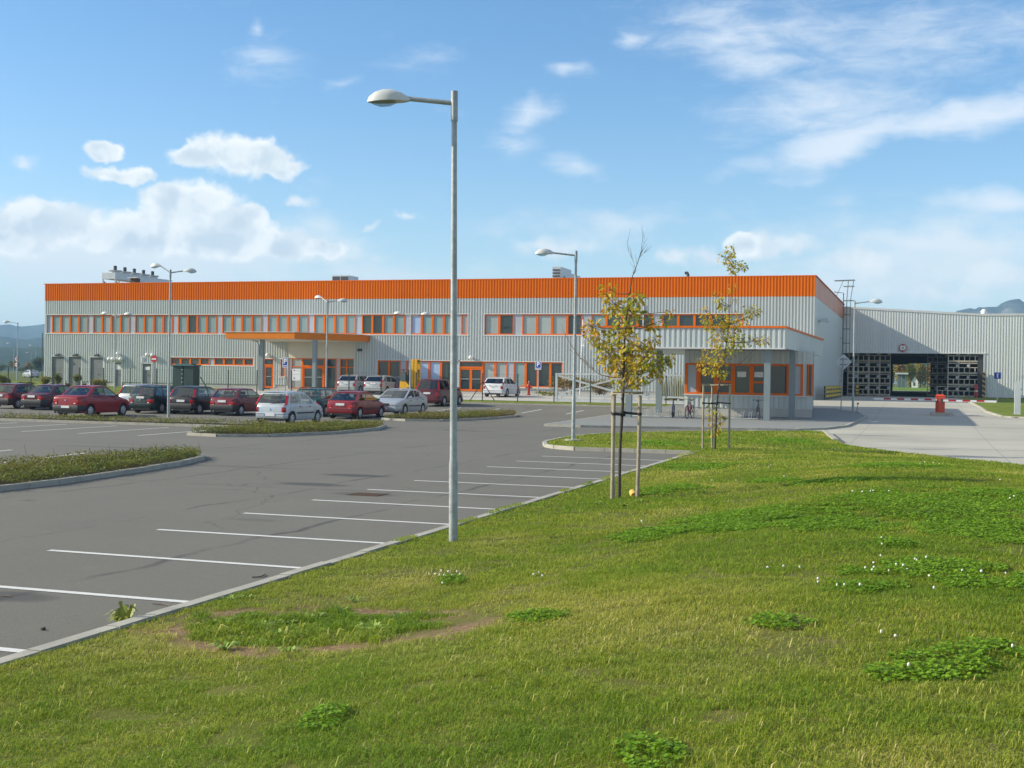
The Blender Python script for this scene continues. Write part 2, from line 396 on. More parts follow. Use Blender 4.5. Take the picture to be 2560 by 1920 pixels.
def paint(name, c, flake=0., coat=.8, rough=.32):
    t = NT(name); f = t.noise(2.2, 5, .6)
    t.col(t.mix(t.map(f, .3, .75), c, tuple(x*.86+.010 for x in c)))
    t.set(Roughness=rough, Metallic=flake, Specular_IOR_Level=.32, Coat_Weight=coat*.4, Coat_Roughness=.05); return t.m
# ------------------------------------------------------------------ ground
YS = [-50, 50, 60, 70, 78, 88, 95, 150, 200, 300, 9000]; ZS = [0, 0, .08, .2, .38, .72, .85, .85, 1.0, 1.2, 1.2]
def T(y): return np.interp(y, YS, ZS)
XRY = [(-50, 60), (15, 26), (20, 17.5), (26, 12), (31, 7.6), (37, 2.7), (39, 1.1), (41.4, -.6), (44.8, -2.4), (48.1, -3.0), (55.2, -4.0), (56, -4.2)]
XLY = [(-50, -6.45), (38.0, -6.45), (38.02, -10.4), (38.5, -11.2), (39.3, -11.75), (41.7, -12.4), (44.9, -12.6), (47.5, -12.3), (49.8, -11.6), (51.8, -9.9), (53.4, -8.2), (55.9, -4.25)]
def xr(y): return np.interp(y, [a for a, b in XRY], [b for a, b in XRY])
def xl(y): return np.interp(y, [a for a, b in XLY], [b for a, b in XLY])
def MND(x, y):                      # height of the lawn mound
    d = np.maximum(x+6.45, 0)
    h = .50*sm(.2, 7.0, d)*sm(0, 9, np.maximum((xr(y)-x)*.72, 0))*(1-sm(26, 46, y))
    h = h+.03*np.sin(x*1.3+y*.7)*np.sin(y*.9-x*.4)*sm(0, 1.5, np.minimum(d, (xr(y)-x)))
    return .09+T(y)+h
def GH(x, y):
    return np.where((x > xl(y)) & (x < xr(y)) & (y < 56), MND(x, y), T(y))
def G(u, v, dz=0.):                  # the point of the ground seen at a pixel
    d = ray(u, v); t = np.linspace(2, 700, 14000); p = EYEP+np.outer(t, d)
    s = p[:, 2]-GH(p[:, 0], p[:, 1])-dz; i = int(np.argmax(s < 0))
    if s[i] >= 0: return p[-1]
    a, b = t[i-1], t[i]
    for _ in range(30):
        c = (a+b)/2; q = EYEP+d*c
        if q[2]-float(GH(q[0], q[1]))-dz > 0: a = c
        else: b = c
    return EYEP+d*b
def sheet(name, xs, ys, dz, material, xlf=None, xrf=None, zf=None, nx=8):
    vs, fs = [], []
    ys = sorted(ys); w = nx+1
    for y in ys:
        a = xlf(y) if xlf else xs[0]; b = xrf(y) if xrf else xs[1]
        for i in range(w):
            x = a+(b-a)*i/nx; vs.append((x, y, (float(zf(x, y)) if zf else float(T(y)))+dz))
    for j in range(len(ys)-1):
        for i in range(nx): fs.append((j*w+i, j*w+i+1, (j+1)*w+i+1, (j+1)*w+i))
    b = MB(); b.add(vs, fs); o = b.build(name, material)
    return tag(o, kind='structure')
def yr(a, b, n): return sorted(set([a+(b-a)*i/n for i in range(n+1)]+[q for q in YS if a < q < b]))
# asphalt
t = NT('asphalt'); f1 = t.noise(.18, 6, .62); f2 = t.noise(55, 3, .7); f3 = t.noise(.9, 5, .65, sc=(1, .25, 1))
c = t.mix(t.map(f1, .3, .7), (.110, .105, .087), (.149, .142, .120)); c = t.mix(t.map(f3, .52, .75, 0, .35), c, (.085, .085, .09))
c = t.mix(t.map(t.noise(7, 4, .7), .35, .7, 0, .30), c, (.075, .072, .066)); c = t.mix(t.map(f2, .35, .75, 0, .9), c, (.205, .195, .165)); c = t.mix(t.map(t.noise(24, 2, .5), .62, .74, 0, .6), c, (.055, .055, .06))
sx = t.n('ShaderNodeSeparateXYZ'); t.l(t.pos, sx.inputs[0])
wob = t.math('MULTIPLY', t.math('SUBTRACT', t.noise(.35, 4, .6), .5), .9)
def seam(coord, at, width, amt, col):
    global c
    d = t.math('ABSOLUTE', t.math('SUBTRACT', t.math('ADD', coord, wob), at))
    brk = t.map(t.noise(.5, 3, .6), .36, .6)
    c = t.mix(t.math('MULTIPLY', t.map(d, 0, width, amt, 0), brk), c, col)
for at, w_ in ((-8.7, .09), (-11.6, .07), (-15.4, .08), (-20.2, .07)): seam(sx.outputs[0], at, w_, .85, (.045, .045, .05))
for at, w_ in ((22.3, .1), (33.5, .12), (47.0, .14)): seam(sx.outputs[1], at, w_, .6, (.045, .045, .05))
vo = t.n('ShaderNodeTexVoronoi'); t.l(t.pos, vo.inputs['Vector']); vo.inputs['Scale'].default_value = .62
dr = t.map(t.math('ADD', vo.outputs['Distance'], t.math('MULTIPLY', t.math('SUBTRACT', t.noise(5, 4, .6), .5), .10)), .03, .13, .55, 0, 'SMOOTHSTEP'); c = t.mix(t.math('MULTIPLY', dr, t.map(t.noise(.35, 2, .5), .48, .56)), c, (.05, .05, .048))
vc = t.n('ShaderNodeTexVoronoi', feature='DISTANCE_TO_EDGE'); wv = t.n('ShaderNodeVectorMath', operation='ADD'); nz = t.n('ShaderNodeTexNoise'); t.l(t.pos, nz.inputs['Vector']); nz.inputs['Scale'].default_value = .8; t.l(t.pos, wv.inputs[0]); t.l(nz.outputs['Color'], wv.inputs[1]); t.l(wv.outputs[0], vc.inputs['Vector']); vc.inputs['Scale'].default_value = .16
ck = t.map(vc.outputs['Distance'], 0, .0035, .7, 0); c = t.mix(t.math('MULTIPLY', ck, t.map(t.noise(.12, 3, .5), .48, .56)), c, (.045, .045, .045))
sp = t.map(t.noise(2.6, 3, .7), .64, .70, 0, .22); c = t.mix(sp, c, (.24, .235, .21))
for (u, v, a_, b_, k_) in ((895, 1189, .95, .42, .75), (780, 1211, .85, .40, .7), (1140, 1075, 1.0, .5, .5), (1180, 1078, 1.3, .35, .5), (960, 1075, 1.5, .3, .35), (20, 1490, .6, .3, .6), (915, 1236, .8, .35, .5), (1390, 1068, .9, .4, .5), (560, 1165, 2.6, .3, .3), (330, 1120, 3.0, .3, .35), (640, 1300, .5, .2, .3)):
    p_ = FZ(u, v); w1 = t.n('ShaderNodeVectorMath', operation='SUBTRACT'); t.l(t.pos, w1.inputs[0]); w1.inputs[1].default_value = tuple(p_)
    w2 = t.n('ShaderNodeVectorMath', operation='MULTIPLY'); t.l(w1.outputs[0], w2.inputs[0]); w2.inputs[1].default_value = (1/a_, 1/b_, 0); w3 = t.n('ShaderNodeVectorMath', operation='LENGTH'); t.l(w2.outputs[0], w3.inputs[0])
    c = t.mix(t.map(t.math('ADD', w3.outputs['Value'], t.math('MULTIPLY', t.math('SUBTRACT', f3, .5), .9)), .55, 1.15, k_, 0, 'SMOOTHSTEP'), c, (.042, .043, .046))
t.col(c); t.set(Roughness=.92, Specular_IOR_Level=.35); t.bump(f2, .5, .006); M['asphalt'] = t.m
# concrete drive
t = NT('concrete_paving'); f1 = t.noise(.16, 6, .62); f2 = t.noise(30, 3, .7)
c = t.mix(t.map(f1, .3, .7), (.33, .315, .26), (.48, .455, .375)); c = t.mix(t.map(t.noise(.5, 5, .6, sc=(.25, 1.6, 1)), .56, .8, 0, .5), c, (.30, .30, .29)); c = t.mix(t.map(f2, .4, .8, 0, .25), c, (.32, .32, .30))
sx = t.n('ShaderNodeSeparateXYZ'); t.l(t.pos, sx.inputs[0])
for k in (0, 1):
    md = t.math('ABSOLUTE', t.math('SUBTRACT', t.math('MODULO', t.math('ADD', sx.outputs[k], 500.), 5.), 2.5))
    c = t.mix(t.map(md, 0, .03, .55, 0), c, (.16, .155, .14))
for (u, v, a_, b_, k_) in ((2170, 1088, 1.6, .5, .55), (2280, 1118, 3.2, .28, .5), (2440, 1120, 3., .3, .5), (2300, 1093, 4., .5, .2), (2320, 1022, 1.2, 1.2, .35), (2420, 1030, 1.3, 1., .35), (2200, 1012, 3, 1.5, .25), (2500, 1075, 1.5, 1.0, .3)):
    p_ = FZ(u, v, .05); w1 = t.n('ShaderNodeVectorMath', operation='SUBTRACT'); t.l(t.pos, w1.inputs[0]); w1.inputs[1].default_value = tuple(p_)
    w2 = t.n('ShaderNodeVectorMath', operation='MULTIPLY'); t.l(w1.outputs[0], w2.inputs[0]); w2.inputs[1].default_value = (1/a_, 1/b_, 0); w3 = t.n('ShaderNodeVectorMath', operation='LENGTH'); t.l(w2.outputs[0], w3.inputs[0])
    c = t.mix(t.map(t.math('ADD', w3.outputs['Value'], t.math('MULTIPLY', t.math('SUBTRACT', t.noise(1.1, 4, .6), .5), 1.2)), .45, 1.15, k_, 0, 'SMOOTHSTEP'), c, (.17, .17, .16))
t.col(c); t.set(Roughness=.9); t.bump(f2, .3, .006); M['concrete'] = t.m
# sidewalk paving
t = NT('interlocking_paving'); br = t.n('ShaderNodeTexBrick'); t.l(t.pos, br.inputs[0])
br.inputs['Scale'].default_value = 2.6; br.inputs['Color1'].default_value = (.215, .225, .215, 1); br.inputs['Color2'].default_value = (.26, .265, .25, 1); br.inputs['Mortar'].default_value = (.16, .17, .17, 1); br.inputs['Mortar Size'].default_value = .018
t.col(t.mix(t.map(t.noise(.6, 5), .3, .7, 0, .4), br.outputs[0], (.20, .205, .195))); t.set(Roughness=.9); M['paving'] = t.m
M['lightpave'] = mat('pale_yard_paving', (.46, .44, .40), .9, 0, .14, .5, .2)
# fields
t = NT('field_grass'); c = t.mix(t.map(t.noise(.05, 5, .6), .35, .65), (.085, .12, .022), (.15, .15, .045)); c = t.mix(t.map(t.noise(.9, 5, .65), .4, .7, 0, .6), c, (.06, .09, .018)); t.col(c); t.set(Roughness=1., Specular_IOR_Level=.1); M['field'] = t.m
M['verge'] = mat('verge_grass', (.15, .19, .028), 1., 0, .35, 1.6, .6, .1)
# lawn soil under the blades
SOIL = G(790, 1572); SRX, SRY = 1.35, .95
t = NT('lawn_soil'); c = t.mix(t.map(t.noise(1.1, 5, .65), .35, .65), (.095, .115, .020), (.16, .150, .045)); c = t.mix(t.map(t.noise(9, 4, .6), .45, .7, 0, .7), c, (.075, .085, .018))
c = t.mix(t.map(t.noise(2.4, 5, .7), .60, .74, 0, .75), c, (.15, .115, .065))
v1 = t.n('ShaderNodeVectorMath', operation='SUBTRACT'); t.l(t.pos, v1.inputs[0]); v1.inputs[1].default_value = tuple(SOIL)
v2 = t.n('ShaderNodeVectorMath', operation='MULTIPLY'); t.l(v1.outputs[0], v2.inputs[0]); v2.inputs[1].default_value = (1/SRX, 1/SRY, 0)
v3 = t.n('ShaderNodeVectorMath', operation='LENGTH'); t.l(v2.outputs[0], v3.inputs[0])
rr = t.math('ADD', v3.outputs['Value'], t.math('MULTIPLY', t.math('SUBTRACT', t.noise(3.2, 5, .6), .5), .7))
ring = t.math('MULTIPLY', t.map(t.math('ABSOLUTE', t.math('SUBTRACT', rr, 1.0)), .10, .32, 1, 0), t.map(t.noise(1.3, 3, .5), .34, .50))
c = t.mix(ring, c, t.mix(t.map(t.noise(14, 4, .65), .35, .65), (.15, .095, .05), (.29, .20, .12)))
t.col(c); t.set(Roughness=1., Specular_IOR_Level=.1); t.bump(t.noise(22, 4, .6), .5, .02); M['soil'] = t.m

sheet('ground', (-4000, 4000), yr(-60, 150, 20)+[200, 300, 1000, 3000, 9000], -.09, M['field'], nx=4)
sheet('parking_lot', (-130, -3.0), yr(-20, 81, 24), 0, M['asphalt'], nx=6)
sheet('concrete_drive', (0, 0), yr(24, 215, 60), .006, M['concrete'], xlf=lambda y: (-3.4 if y < 53 else -7.45) if y < 84 else -9.2,
      xrf=lambda y: 60 if y < 77 else interp(y, [77, 78, 83, 94, 137, 137.1, 220], [5.6, 4.5, 3.75, 3.45, 3.2, 6.2, 6.2]), nx=6)
sheet('yard_pavement', (-57.2, -9.2), yr(84.4, 99.6, 6), .006, M['lightpave'], nx=4)
sheet('verge_strip', (-100, -15.8), yr(81.4, 84.3, 3), .03, M['verge'], nx=4)
sheet('left_grass', (-130, -57.3), yr(84.4, 130, 8), .03, M['verge'], nx=4)
sheet('right_grass', (0, 60), yr(77.5, 137, 22), .06, M['verge'], xlf=lambda y: interp(y, [77, 78, 83, 94, 137], [5.7, 4.62, 3.9, 3.6, 3.35]), nx=6)
# lawn
ysl = sorted(set([-8+i*.5 for i in range(129)]+[38.0, 38.02, 38.25]))
sheet('lawn_ground', (0, 0), [y for y in ysl if y <= 55.9], 0, M['soil'], xlf=lambda y: float(xl(y)), xrf=lambda y: float(xr(y)), zf=lambda x, y: MND(x, y), nx=60)
# kerbs -------------------------------------------------------------
def kerb(pts, w=.13, h=.11, dz=0., gap=.012, seg=1.0, name='kerb', side=0):
    b = MB(); pts = [Vector((p[0], p[1], 0)) for p in pts]
    for i in range(len(pts)-1):
        L_ = (pts[i+1]-pts[i]).length; n = max(1, round(L_/seg)); d = (pts[i+1]-pts[i])/L_; nrm = Vector((-d.y, d.x, 0))
        for k in range(n):
            a = pts[i]+d*(L_*k/n+gap/2); e = pts[i]+d*(L_*(k+1)/n-gap/2); j = random.uniform(-.006, .006)
            za, ze = float(T(a.y))+dz, float(T(e.y))+dz
            q = [a+nrm*w/2, a-nrm*w/2, e-nrm*w/2, e+nrm*w/2]; zz = (za, za, ze, ze)
            b.add([(p.x, p.y, z-.1) for p, z in zip(q, zz)]+[(p.x, p.y, z+h+j) for p, z in zip(q, zz)],
                  [(0,3,2,1),(4,5,6,7),(0,1,5,4),(1,2,6,5),(2,3,7,6),(3,0,4,7)])
    return tag(b.build(name, M['kerb']), kind='structure')
kerb([(-6.52, -8), (-6.52, 38.0), (-10.4, 38.0), (-11.2, 38.5), (-11.75, 39.3), (-12.2, 40.6), (-12.4, 41.7), (-12.6, 44.9), (-12.3, 47.5), (-11.6, 49.8), (-9.9, 51.8), (-8.2, 53.4), (-4.4, 55.8)], h=.115)
b = [(-3.95, 55.3), (-3.05, 48.3)]
kerb(b, w=.2, h=.16)
SW = [(-16.6, 55.3), (-14.8, 55.1), (-10.5, 56.3), (-7.0, 57.0), (-5.4, 57.6), (-4.3, 59.3), (-3.5, 62.5), (-3.0, 73.5), (-3.6, 78.5), (-4.6, 80.5)]
kerb(SW, w=.16, h=.10)
kerb([(-16.6, 55.3), (-16.7, 71.4), (-15.9, 79.8), (-100, 81.2)], w=.13, h=.10)
kerb([(3.3, 137), (3.55, 94), (3.85, 83), (4.55, 78), (5.7, 77.4), (60, 77.0)], w=.14, h=.09)
sb = MB(); poly = SW+[(-5.2, 82), (-15.8, 82), (-16.6, 71.4)]
# sidewalk as strips following the slope of the ground
def swx(y):
    lft = interp(y, [55.3, 71.4, 79.8, 82], [-16.55, -16.65, -15.85, -15.8])
    rgt = interp(y, [55.3, 56.3, 57, 57.6, 59.3, 62.5, 73.5, 78.5, 80.5, 82], [-14.8, -10.5, -7, -5.45, -4.38, -3.58, -3.08, -3.68, -4.68, -5.2]); return lft, rgt
sheet('sidewalk', (0, 0), sorted(yr(55.3, 82, 20)+[56.3, 57, 57.6, 59.3]), .098, M['paving'], xlf=lambda y: swx(y)[0], xrf=lambda y: swx(y)[1], nx=2)
# painted bay lines
t = NT('road_marking_paint'); f = t.noise(30, 4, .7); c = t.mix(t.map(f, .52, .72, 0, .55), (.66, .66, .63), (.30, .30, .30)); c = t.mix(t.map(t.noise(3, 4, .6), .6, .8, 0, .5), c, (.28, .28, .28)); t.col(c); t.set(Roughness=.8); M['marking'] = t.m
mk = MB()
def mark(p, q, w=.11):
    p, q = Vector((p[0], p[1], 0)), Vector((q[0], q[1], 0)); d = (q-p).normalized(); n = Vector((-d.y, d.x, 0))*w/2; k = max(1, int((q-p).length/2))
    for i in range(k):
        a = p+(q-p)*i/k; e = p+(q-p)*(i+1)/k
        mk.quad(*[(s.x, s.y, float(T(s.y))+.005) for s in (a-n, e-n, e+n, a+n)])
for i in range(-2, 11):
    y = 10.74+2.395*i; mark((-6.62, y), (-10.5, y+.02*math.sin(i*2.1)))
for i in range(9): mark((-26.6-2.52*i, 38.0), (-27.0-2.52*i, 44.3))
for i in range(6): mark((-21.2-2.52*i, 23.8), (-22.1-2.52*i, 29.2))
for i in range(14): mark((-16.9-2.7*i, 69.5), (-17.2-2.7*i, 74.5))
for p, q in (((-3.9, 62.3), (-2.2, 70.5)), ((3.0, 96), (3.6, 84)), ((4.0, 81), (4.9, 77.5))): mark(p, q, .25)
tag(mk.build('bay_markings', M['marking']), kind='structure')
# ------------------------------------------------------------------ office building
YB = 99.4; BX0, BX1, BYE = -80.2, -8.04, 137.0; FL = .86
def px(u, v=860): return float(FY(u, v, YB)[0])
def pz(u, v): return float(FY(u, v, YB)[2])
def ribs(mb, a0, a1, z0, z1, at, pitch=.25, depth=.08, axis='X', mi=0, fl=.09):
    """trapezoidal sheet between a0..a1 along an axis; the face looks to -Y ('X') or +X ('Y')"""
    prof = [(0, 0), (.40, 0), (.40+fl, 1), (1-fl, 1)]
    k0, k1 = math.floor(a0/pitch)-1, math.ceil(a1/pitch)+1
    st = [((k+p)*pitch, d) for k in range(k0, k1) for p, d in prof]
    pts = []
    def dep(a):
        for (s, d), (s2, d2) in zip(st, st[1:]):
            if s <= a <= s2: return d+(d2-d)*(a-s)/max(1e-9, s2-s)
        return 0
    pts.append((a0, dep(a0))); pts += [q for q in st if a0+1e-4 < q[0] < a1-1e-4]; pts.append((a1, dep(a1)))
    z1f = z1 if callable(z1) else (lambda a: z1)
    vs = []
    for a, d in pts:
        o = d*depth
        p = (a, at-o) if axis == 'X' else (at+o, a)
        vs += [(*p, z0), (*p, z1f(a))]
    mb.add(vs, [(2*i, 2*i+2, 2*i+3, 2*i+1) for i in range(len(pts)-1)], mi)
def wall_with_openings(mb, x0, x1, z0, z1, ops, at, **k):
    xs = sorted(set([x0, x1]+[q for o in ops for q in o[:2] if x0 < q < x1]))
    for a, b in zip(xs, xs[1:]):
        mid = (a+b)/2; cuts = sorted([(o[2], o[3]) for o in ops if o[0] < mid < o[1]]); z = z0
        for c0, c1 in cuts:
            if c0 > z+1e-3: ribs(mb, a, b, z, c0, at, **k)
            z = max(z, c1)
        if z < z1-1e-3: ribs(mb, a, b, z, z1, at, **k)
office = thing('office_building', 'long two storey grey ribbed factory building with orange roof band and orange window frames', 'building', (-44, YB, FL))
ZT, ZO = 10.54, 8.96
WU0, WU1 = 5.86, 7.60
ULx0, ULx1 = px(117), px(1169); URx0, URx1 = px(1211), px(1858)
SBx0, SBx1 = px(428), px(635); SBz0, SBz1 = 2.98, 3.66
LLx0, LLx1 = px(945), px(1147.5); LDx0, LDx1 = px(1148), px(1209); LRx0, LRx1 = px(1209), px(1408); LZ0, LZ1 = 1.48, 3.60
D1x0, D1x1 = px(661), px(686)   # side door by the porch
gd = [(px(131), px(162), 3.62), (px(173), px(205), 3.62), (px(227), px(259), 3.58), (px(288), px(305), 3.1), (px(358), px(380), 3.05)]
SWx0, SWx1 = px(703), px(717)   # slim window beside the porch
VX0, VX1 = px(718), px(888)
ops = [(SBx0, SBx1, SBz0, SBz1), (LLx0, LLx1, LZ0, LZ1), (LDx0, LDx1, 0, LZ1), (LRx0, LRx1, LZ0, LZ1), (D1x0-.05, D1x1+.05, 0, 3.62),
       (SWx0, SWx1, 2.05, 3.62), (VX0, VX1, 0, 5.15)]+[(a, b, 0, c) for a, b, c in gd]
b = MB(); PL = 1.30
wall_with_openings(b, BX0, BX1, PL, WU0-.06, ops, YB)
wall_with_openings(b, BX0, BX1, WU0-.06, WU1+.05, [(ULx0, ULx1, 0, 9), (URx0, URx1, 0, 9)], YB)
ribs(b, BX0, BX1, WU1+.05, ZO, YB)
b.box(BX0-.02, BX0+.02, YB+.02, BYE, PL, ZO)
b.box(BX0, BX1, YB+.30, YB+.34, .5, ZT-.3); b.box(BX0, BX1, BYE+.3, BYE+.34, .5, ZT-.3)
b.build('cladding', M['facade'], office)
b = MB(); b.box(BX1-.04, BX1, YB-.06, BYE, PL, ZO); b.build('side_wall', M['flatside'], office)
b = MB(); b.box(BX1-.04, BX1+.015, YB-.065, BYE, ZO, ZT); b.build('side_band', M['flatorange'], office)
b = MB(); ribs(b, BX0, BX1, ZO, ZT, YB-.01); b.box(BX0-.03, BX0+.01, YB, BYE, ZO, ZT); b.build('orange_band', M['orange'], office)
b = MB(); b.box(BX0-.1, BX1+.1, YB-.1, YB+.16, ZT, ZT+.07); b.box(BX1-.14, BX1+.1, YB+.16, BYE, ZT, ZT+.07); b.box(BX0-.1, BX0+.14, YB+.16, BYE, ZT, ZT+.07); b.build('parapet_coping', M['orange_trim'], office)
b = MB(); b.box(BX0+.14, BX1-.14, YB+.16, BYE, ZT-.5, ZT-.45); b.build('roof', M['roof'], office)
b = MB()
cuts = sorted([(o[0], o[1]) for o in ops if o[2] < PL]); x = BX0+.02
for a, e in cuts+[(BX1-.02, 0)]:
    if a > x+.02: b = MB(); b.box(x, a, YB+.005, YB+.3, .4, PL); b.build('plinth', M['plinth'], office)
    x = e
b = MB()
b.box(BX1-.3, BX1-.005, YB+.3, BYE, .4, PL); b.build('plinth', M['plinth'], office)
def trims(x0, x1, z0, z1, sill=True, head=True):
    if head: tb.box(x0-.12, x1+.12, YB-.085, YB+.02, z1, z1+.07)
    if sill: tb.box(x0-.12, x1+.12, YB-.11, YB+.04, z0-.09, z0)
    for x in (x0-.1, x1+.0): tb.box(x, x+.1, YB-.065, YB+.02, z0, z1)
tb = MB(); trims(ULx0, ULx1, WU0, WU1); trims(URx0, URx1, WU0, WU1); trims(SBx0, SBx1, SBz0, SBz1); trims(LLx0, LLx1, LZ0, LZ1, True)
tb.box(LDx0-.05, LRx1+.15, YB-.085, YB+.02, LZ1, LZ1+.07); tb.box(LRx0, LRx1+.12, YB-.11, YB+.04, LZ0-.09, LZ0); tb.box(LRx1, LRx1+.1, YB-.065, YB+.02, LZ0, LZ1)
trims(D1x0, D1x1, 1.0, 3.62, False); trims(SWx0, SWx1-.12, 2.05, 3.62)
for a, e, c in gd: tb.box(a-.1, e+.1, YB-.085, YB+.02, c, c+.07); [tb.box(x, x+.1, YB-.06, YB+.02, .6, c) for x in (a-.1, e)]
for x in (px(1553), px(1608)): tb.tube([(x, YB-.12, 1.0), (x, YB-.12, 8.4)], .05, 6)
tb.build('trim', M['trim'], office)
WINC = {}
def window(x0, x1, z0, z1, y, pane, parent, fr=.085, name='window', frame='orange_trim', d=.07, bar_z=None):
    b = MB()
    b.box(x0, x0+fr, y-d, y+d, z0, z1); b.box(x1-fr, x1, y-d, y+d, z0, z1); b.box(x0+fr, x1-fr, y-d, y+d, z0, z0+fr); b.box(x0+fr, x1-fr, y-d, y+d, z1-fr, z1)
    if bar_z: b.box(x0+fr, x1-fr, y-d+.01, y+d-.01, bar_z-fr/2, bar_z+fr/2)
    o = b.build(name, M[frame], parent)
    g = MB(); g.box(x0+fr, x1-fr, y+.01, y+.03, z0+fr, z1-fr); g.build('pane', M[pane], o)
    return o
def panel(x0, x1, z0, z1, y, parent): b = MB(); b.box(x0, x1, y-.03, y+.05, z0, z1); return b.build('infill_panel', M['panel'], parent)
def band(x0, x1, z0, z1, mods, dark={}, y=None, parent=None, wp=.56, fr=.1):
    y = YB+.06 if y is None else y; parent = parent or office
    nw, npan = sum(1 for q in mods if q == 'w'), sum(1 for q in mods if q == 'p'); hw = sum(1 for q in mods if q == 'h')
    u = (x1-x0)/(nw+wp*npan+.6*hw); x = x0; i = 0
    for q in mods:
        w = u*{'w': 1, 'p': wp, 'h': .6}[q]
        if q == 'p': panel(x, x+w, z0, z1, y, parent)
        else: window(x, x+w, z0, z1, y, dark.get(i, 'pane_blind'), parent, fr); i += 1
        x += w
band(ULx0, ULx1, WU0, WU1, 'p'+'wwwwp'*9+'wwwwph'[0:0]+'wwwwh'[4:5], {13: 'pane_dark', 29: 'pane_dark', 28: 'pane_green', 32: 'pane_sky', 5: 'pane_pale', 22: 'pane_pale', 17: 'pane_pale', 36: 'pane_pale'})
band(URx0, URx1, WU0, WU1, 'wwpwwwwpwwwwpwwwwpww'[:17]+'w', {0: 'pane_pale', 1: 'pane_dark', 2: 'pane_pale', 3: 'pane_pale', 4: 'pane_pale', 5: 'pane_dark', 7: 'pane_green', 8: 'pane_green', 9: 'pane_dark', 10: 'pane_green', 11: 'pane_dark', 12: 'pane_dark', 13: 'pane_green'})
band(SBx0, SBx1, SBz0, SBz1, 'wwwwpwwww', {0: 'pane_dark', 1: 'pane_dark', 2: 'pane_green', 3: 'pane_dark', 4: 'pane_dark', 5: 'pane_dark', 6: 'pane_green', 7: 'pane_dark'}, wp=.45)
band(LLx0, LLx1, LZ0, LZ1, 'wwpwwwwp', {0: 'pane_dark', 1: 'pane_dark', 2: 'pane_pale', 3: 'pane_sky', 4: 'pane_sky', 5: 'pane_green'}, wp=.5)
band(LRx0, LRx1, LZ0, LZ1, 'wwpwwww'[:7], {0: 'pane_pale', 1: 'pane_pale', 2: 'pane_blind', 3: 'pane_dark', 4: 'pane_dark', 5: 'pane_dark'}, wp=.5)
window(SWx0, SWx1-.12, 2.05, 3.62, YB+.06, 'pane_blind', office)
def door(x0, x1, z0, z1, leaves, y, parent, transom=.45, mats='orange'):
    b = MB(); b.box(x0, x0+.1, y-.09, y+.05, z0, z1); b.box(x1-.1, x1, y-.09, y+.05, z0, z1); b.box(x0+.1, x1-.1, y-.09, y+.05, z1-.08, z1); b.box(x0+.1, x1-.1, y-.09, y+.05, z1-transom-.16, z1-transom)
    f = b.build('door', M['orange_trim'], parent)
    g = MB(); g.box(x0+.1, x1-.1, y-.02, y, z1-transom, z1-.08); g.build('pane', M['pane_dark'], f)
    w = (x1-x0-.2)/leaves
    for i in range(leaves):
        a, e, t_ = x0+.1+i*w, x0+.1+(i+1)*w, z1-transom-.16
        b = MB(); b.box(a, a+.11, y-.07, y, z0, t_); b.box(e-.11, e, y-.07, y, z0, t_); b.box(a+.11, e-.11, y-.07, y, t_-.11, t_); b.box(a+.11, e-.11, y-.07, y, z0, z0+.16); b.build('door_leaf', M['orange_trim'], f)
        g = MB(); g.box(a+.11, e-.11, y-.03, y-.01, z0+.16, t_-.11); g.build('pane', M['pane_dark'], f)
        h = MB(); h.box(a+.12, e-.12, y-.10, y-.075, z0+1.0, z0+1.06); h.build('push_bar', M['galv'], f)
door(LDx0, LDx1, 1.06, LZ1, 2, YB+.05, office); door(D1x0, D1x1, 1.0, 3.62, 1, YB+.05, office, .5)
for i, (a, e, c) in enumerate(gd):
    b = MB(); b.box(a, e, YB+.04, YB+.1, .8, c)
    if e-a > 1.5: b.box((a+e)/2-.01, (a+e)/2+.01, YB+.03, YB+.05, .8, c); b.box(a+.06, (a+e)/2-.06, YB+.025, YB+.05, .95, c-.12); b.box((a+e)/2+.06, e-.06, YB+.025, YB+.05, .95, c-.12)
    d_ = b.build('steel_door', M['greydoor'], office); h = MB(); h.box((a+e)/2+.08, (a+e)/2+.2, YB-.02, YB+.03, 1.95, 1.99); h.build('handle', M['darksteel'], d_)
    if i >= 3: s = MB(); s.box((a+e)/2-.28, (a+e)/2+.28, YB+.02, YB+.035, 2.45, 2.75 if i == 4 else 2.95); s.build('door_notice', M['paper'], d_)
# porch
b = MB(); b.box(VX0, VX1, YB-.03, YB+.05, 3.72, 5.2); b.box(VX0, VX0+.15, YB-.03, YB+.05, .8, 3.72); b.box(VX1-.1, VX1, YB-.03, YB+.05, .8, 3.72); b.build('porch_wall', M['cream'], office)
CY = 92.0; cz0, cz1 = 5.20, 5.74; cA, cB = float(FY(563, 846, CY)[0]), float(FY(736, 847, CY)[0]); cC = -45.95
poly = [(cA, CY), (cB, CY), (cC, 97.4), (cC, YB-.06), (cA, YB-.06)]
b = MB(); b.prism(poly, cz0, cz1); can = b.build('porch_canopy', M['canopy_orange'], office)
ins = [(cA+.15, CY+.15), (cB-.05, CY+.15), (cC-.2, 97.4), (cC-.2, YB-.1), (cA+.15, YB-.1)]
b = MB(); b.prism(ins, cz0-.05, cz0-.004); b.build('soffit', M['cream'], can)
b = MB(); b.prism([(x+(-.06 if i in (0, 4) else .06), y-(.06 if i < 2 else 0)) for i, (x, y) in enumerate(poly)], cz1, cz1+.04); b.build('roof_edge', M['trim'], can)
for u, v in ((654, 978), (786, 973)):
    x = float(FY(u, v, 93.2)[0]); b = MB(); b.box(x-.16, x+.16, 93.04, 93.36, .6, cz0-.05); b.build('porch_column', M['post'], office)
x = float(FY(648, 860, 93.0)[0]); b = MB(); b.tube([(x-.95, 93.6, cz0-.1), (x-.35, 93.3, cz0-.2), (x-.12, 93.2, cz0-.55), (x-.12, 93.2, .9)], .05, 6); b.build('downpipe', M['galv'], office)
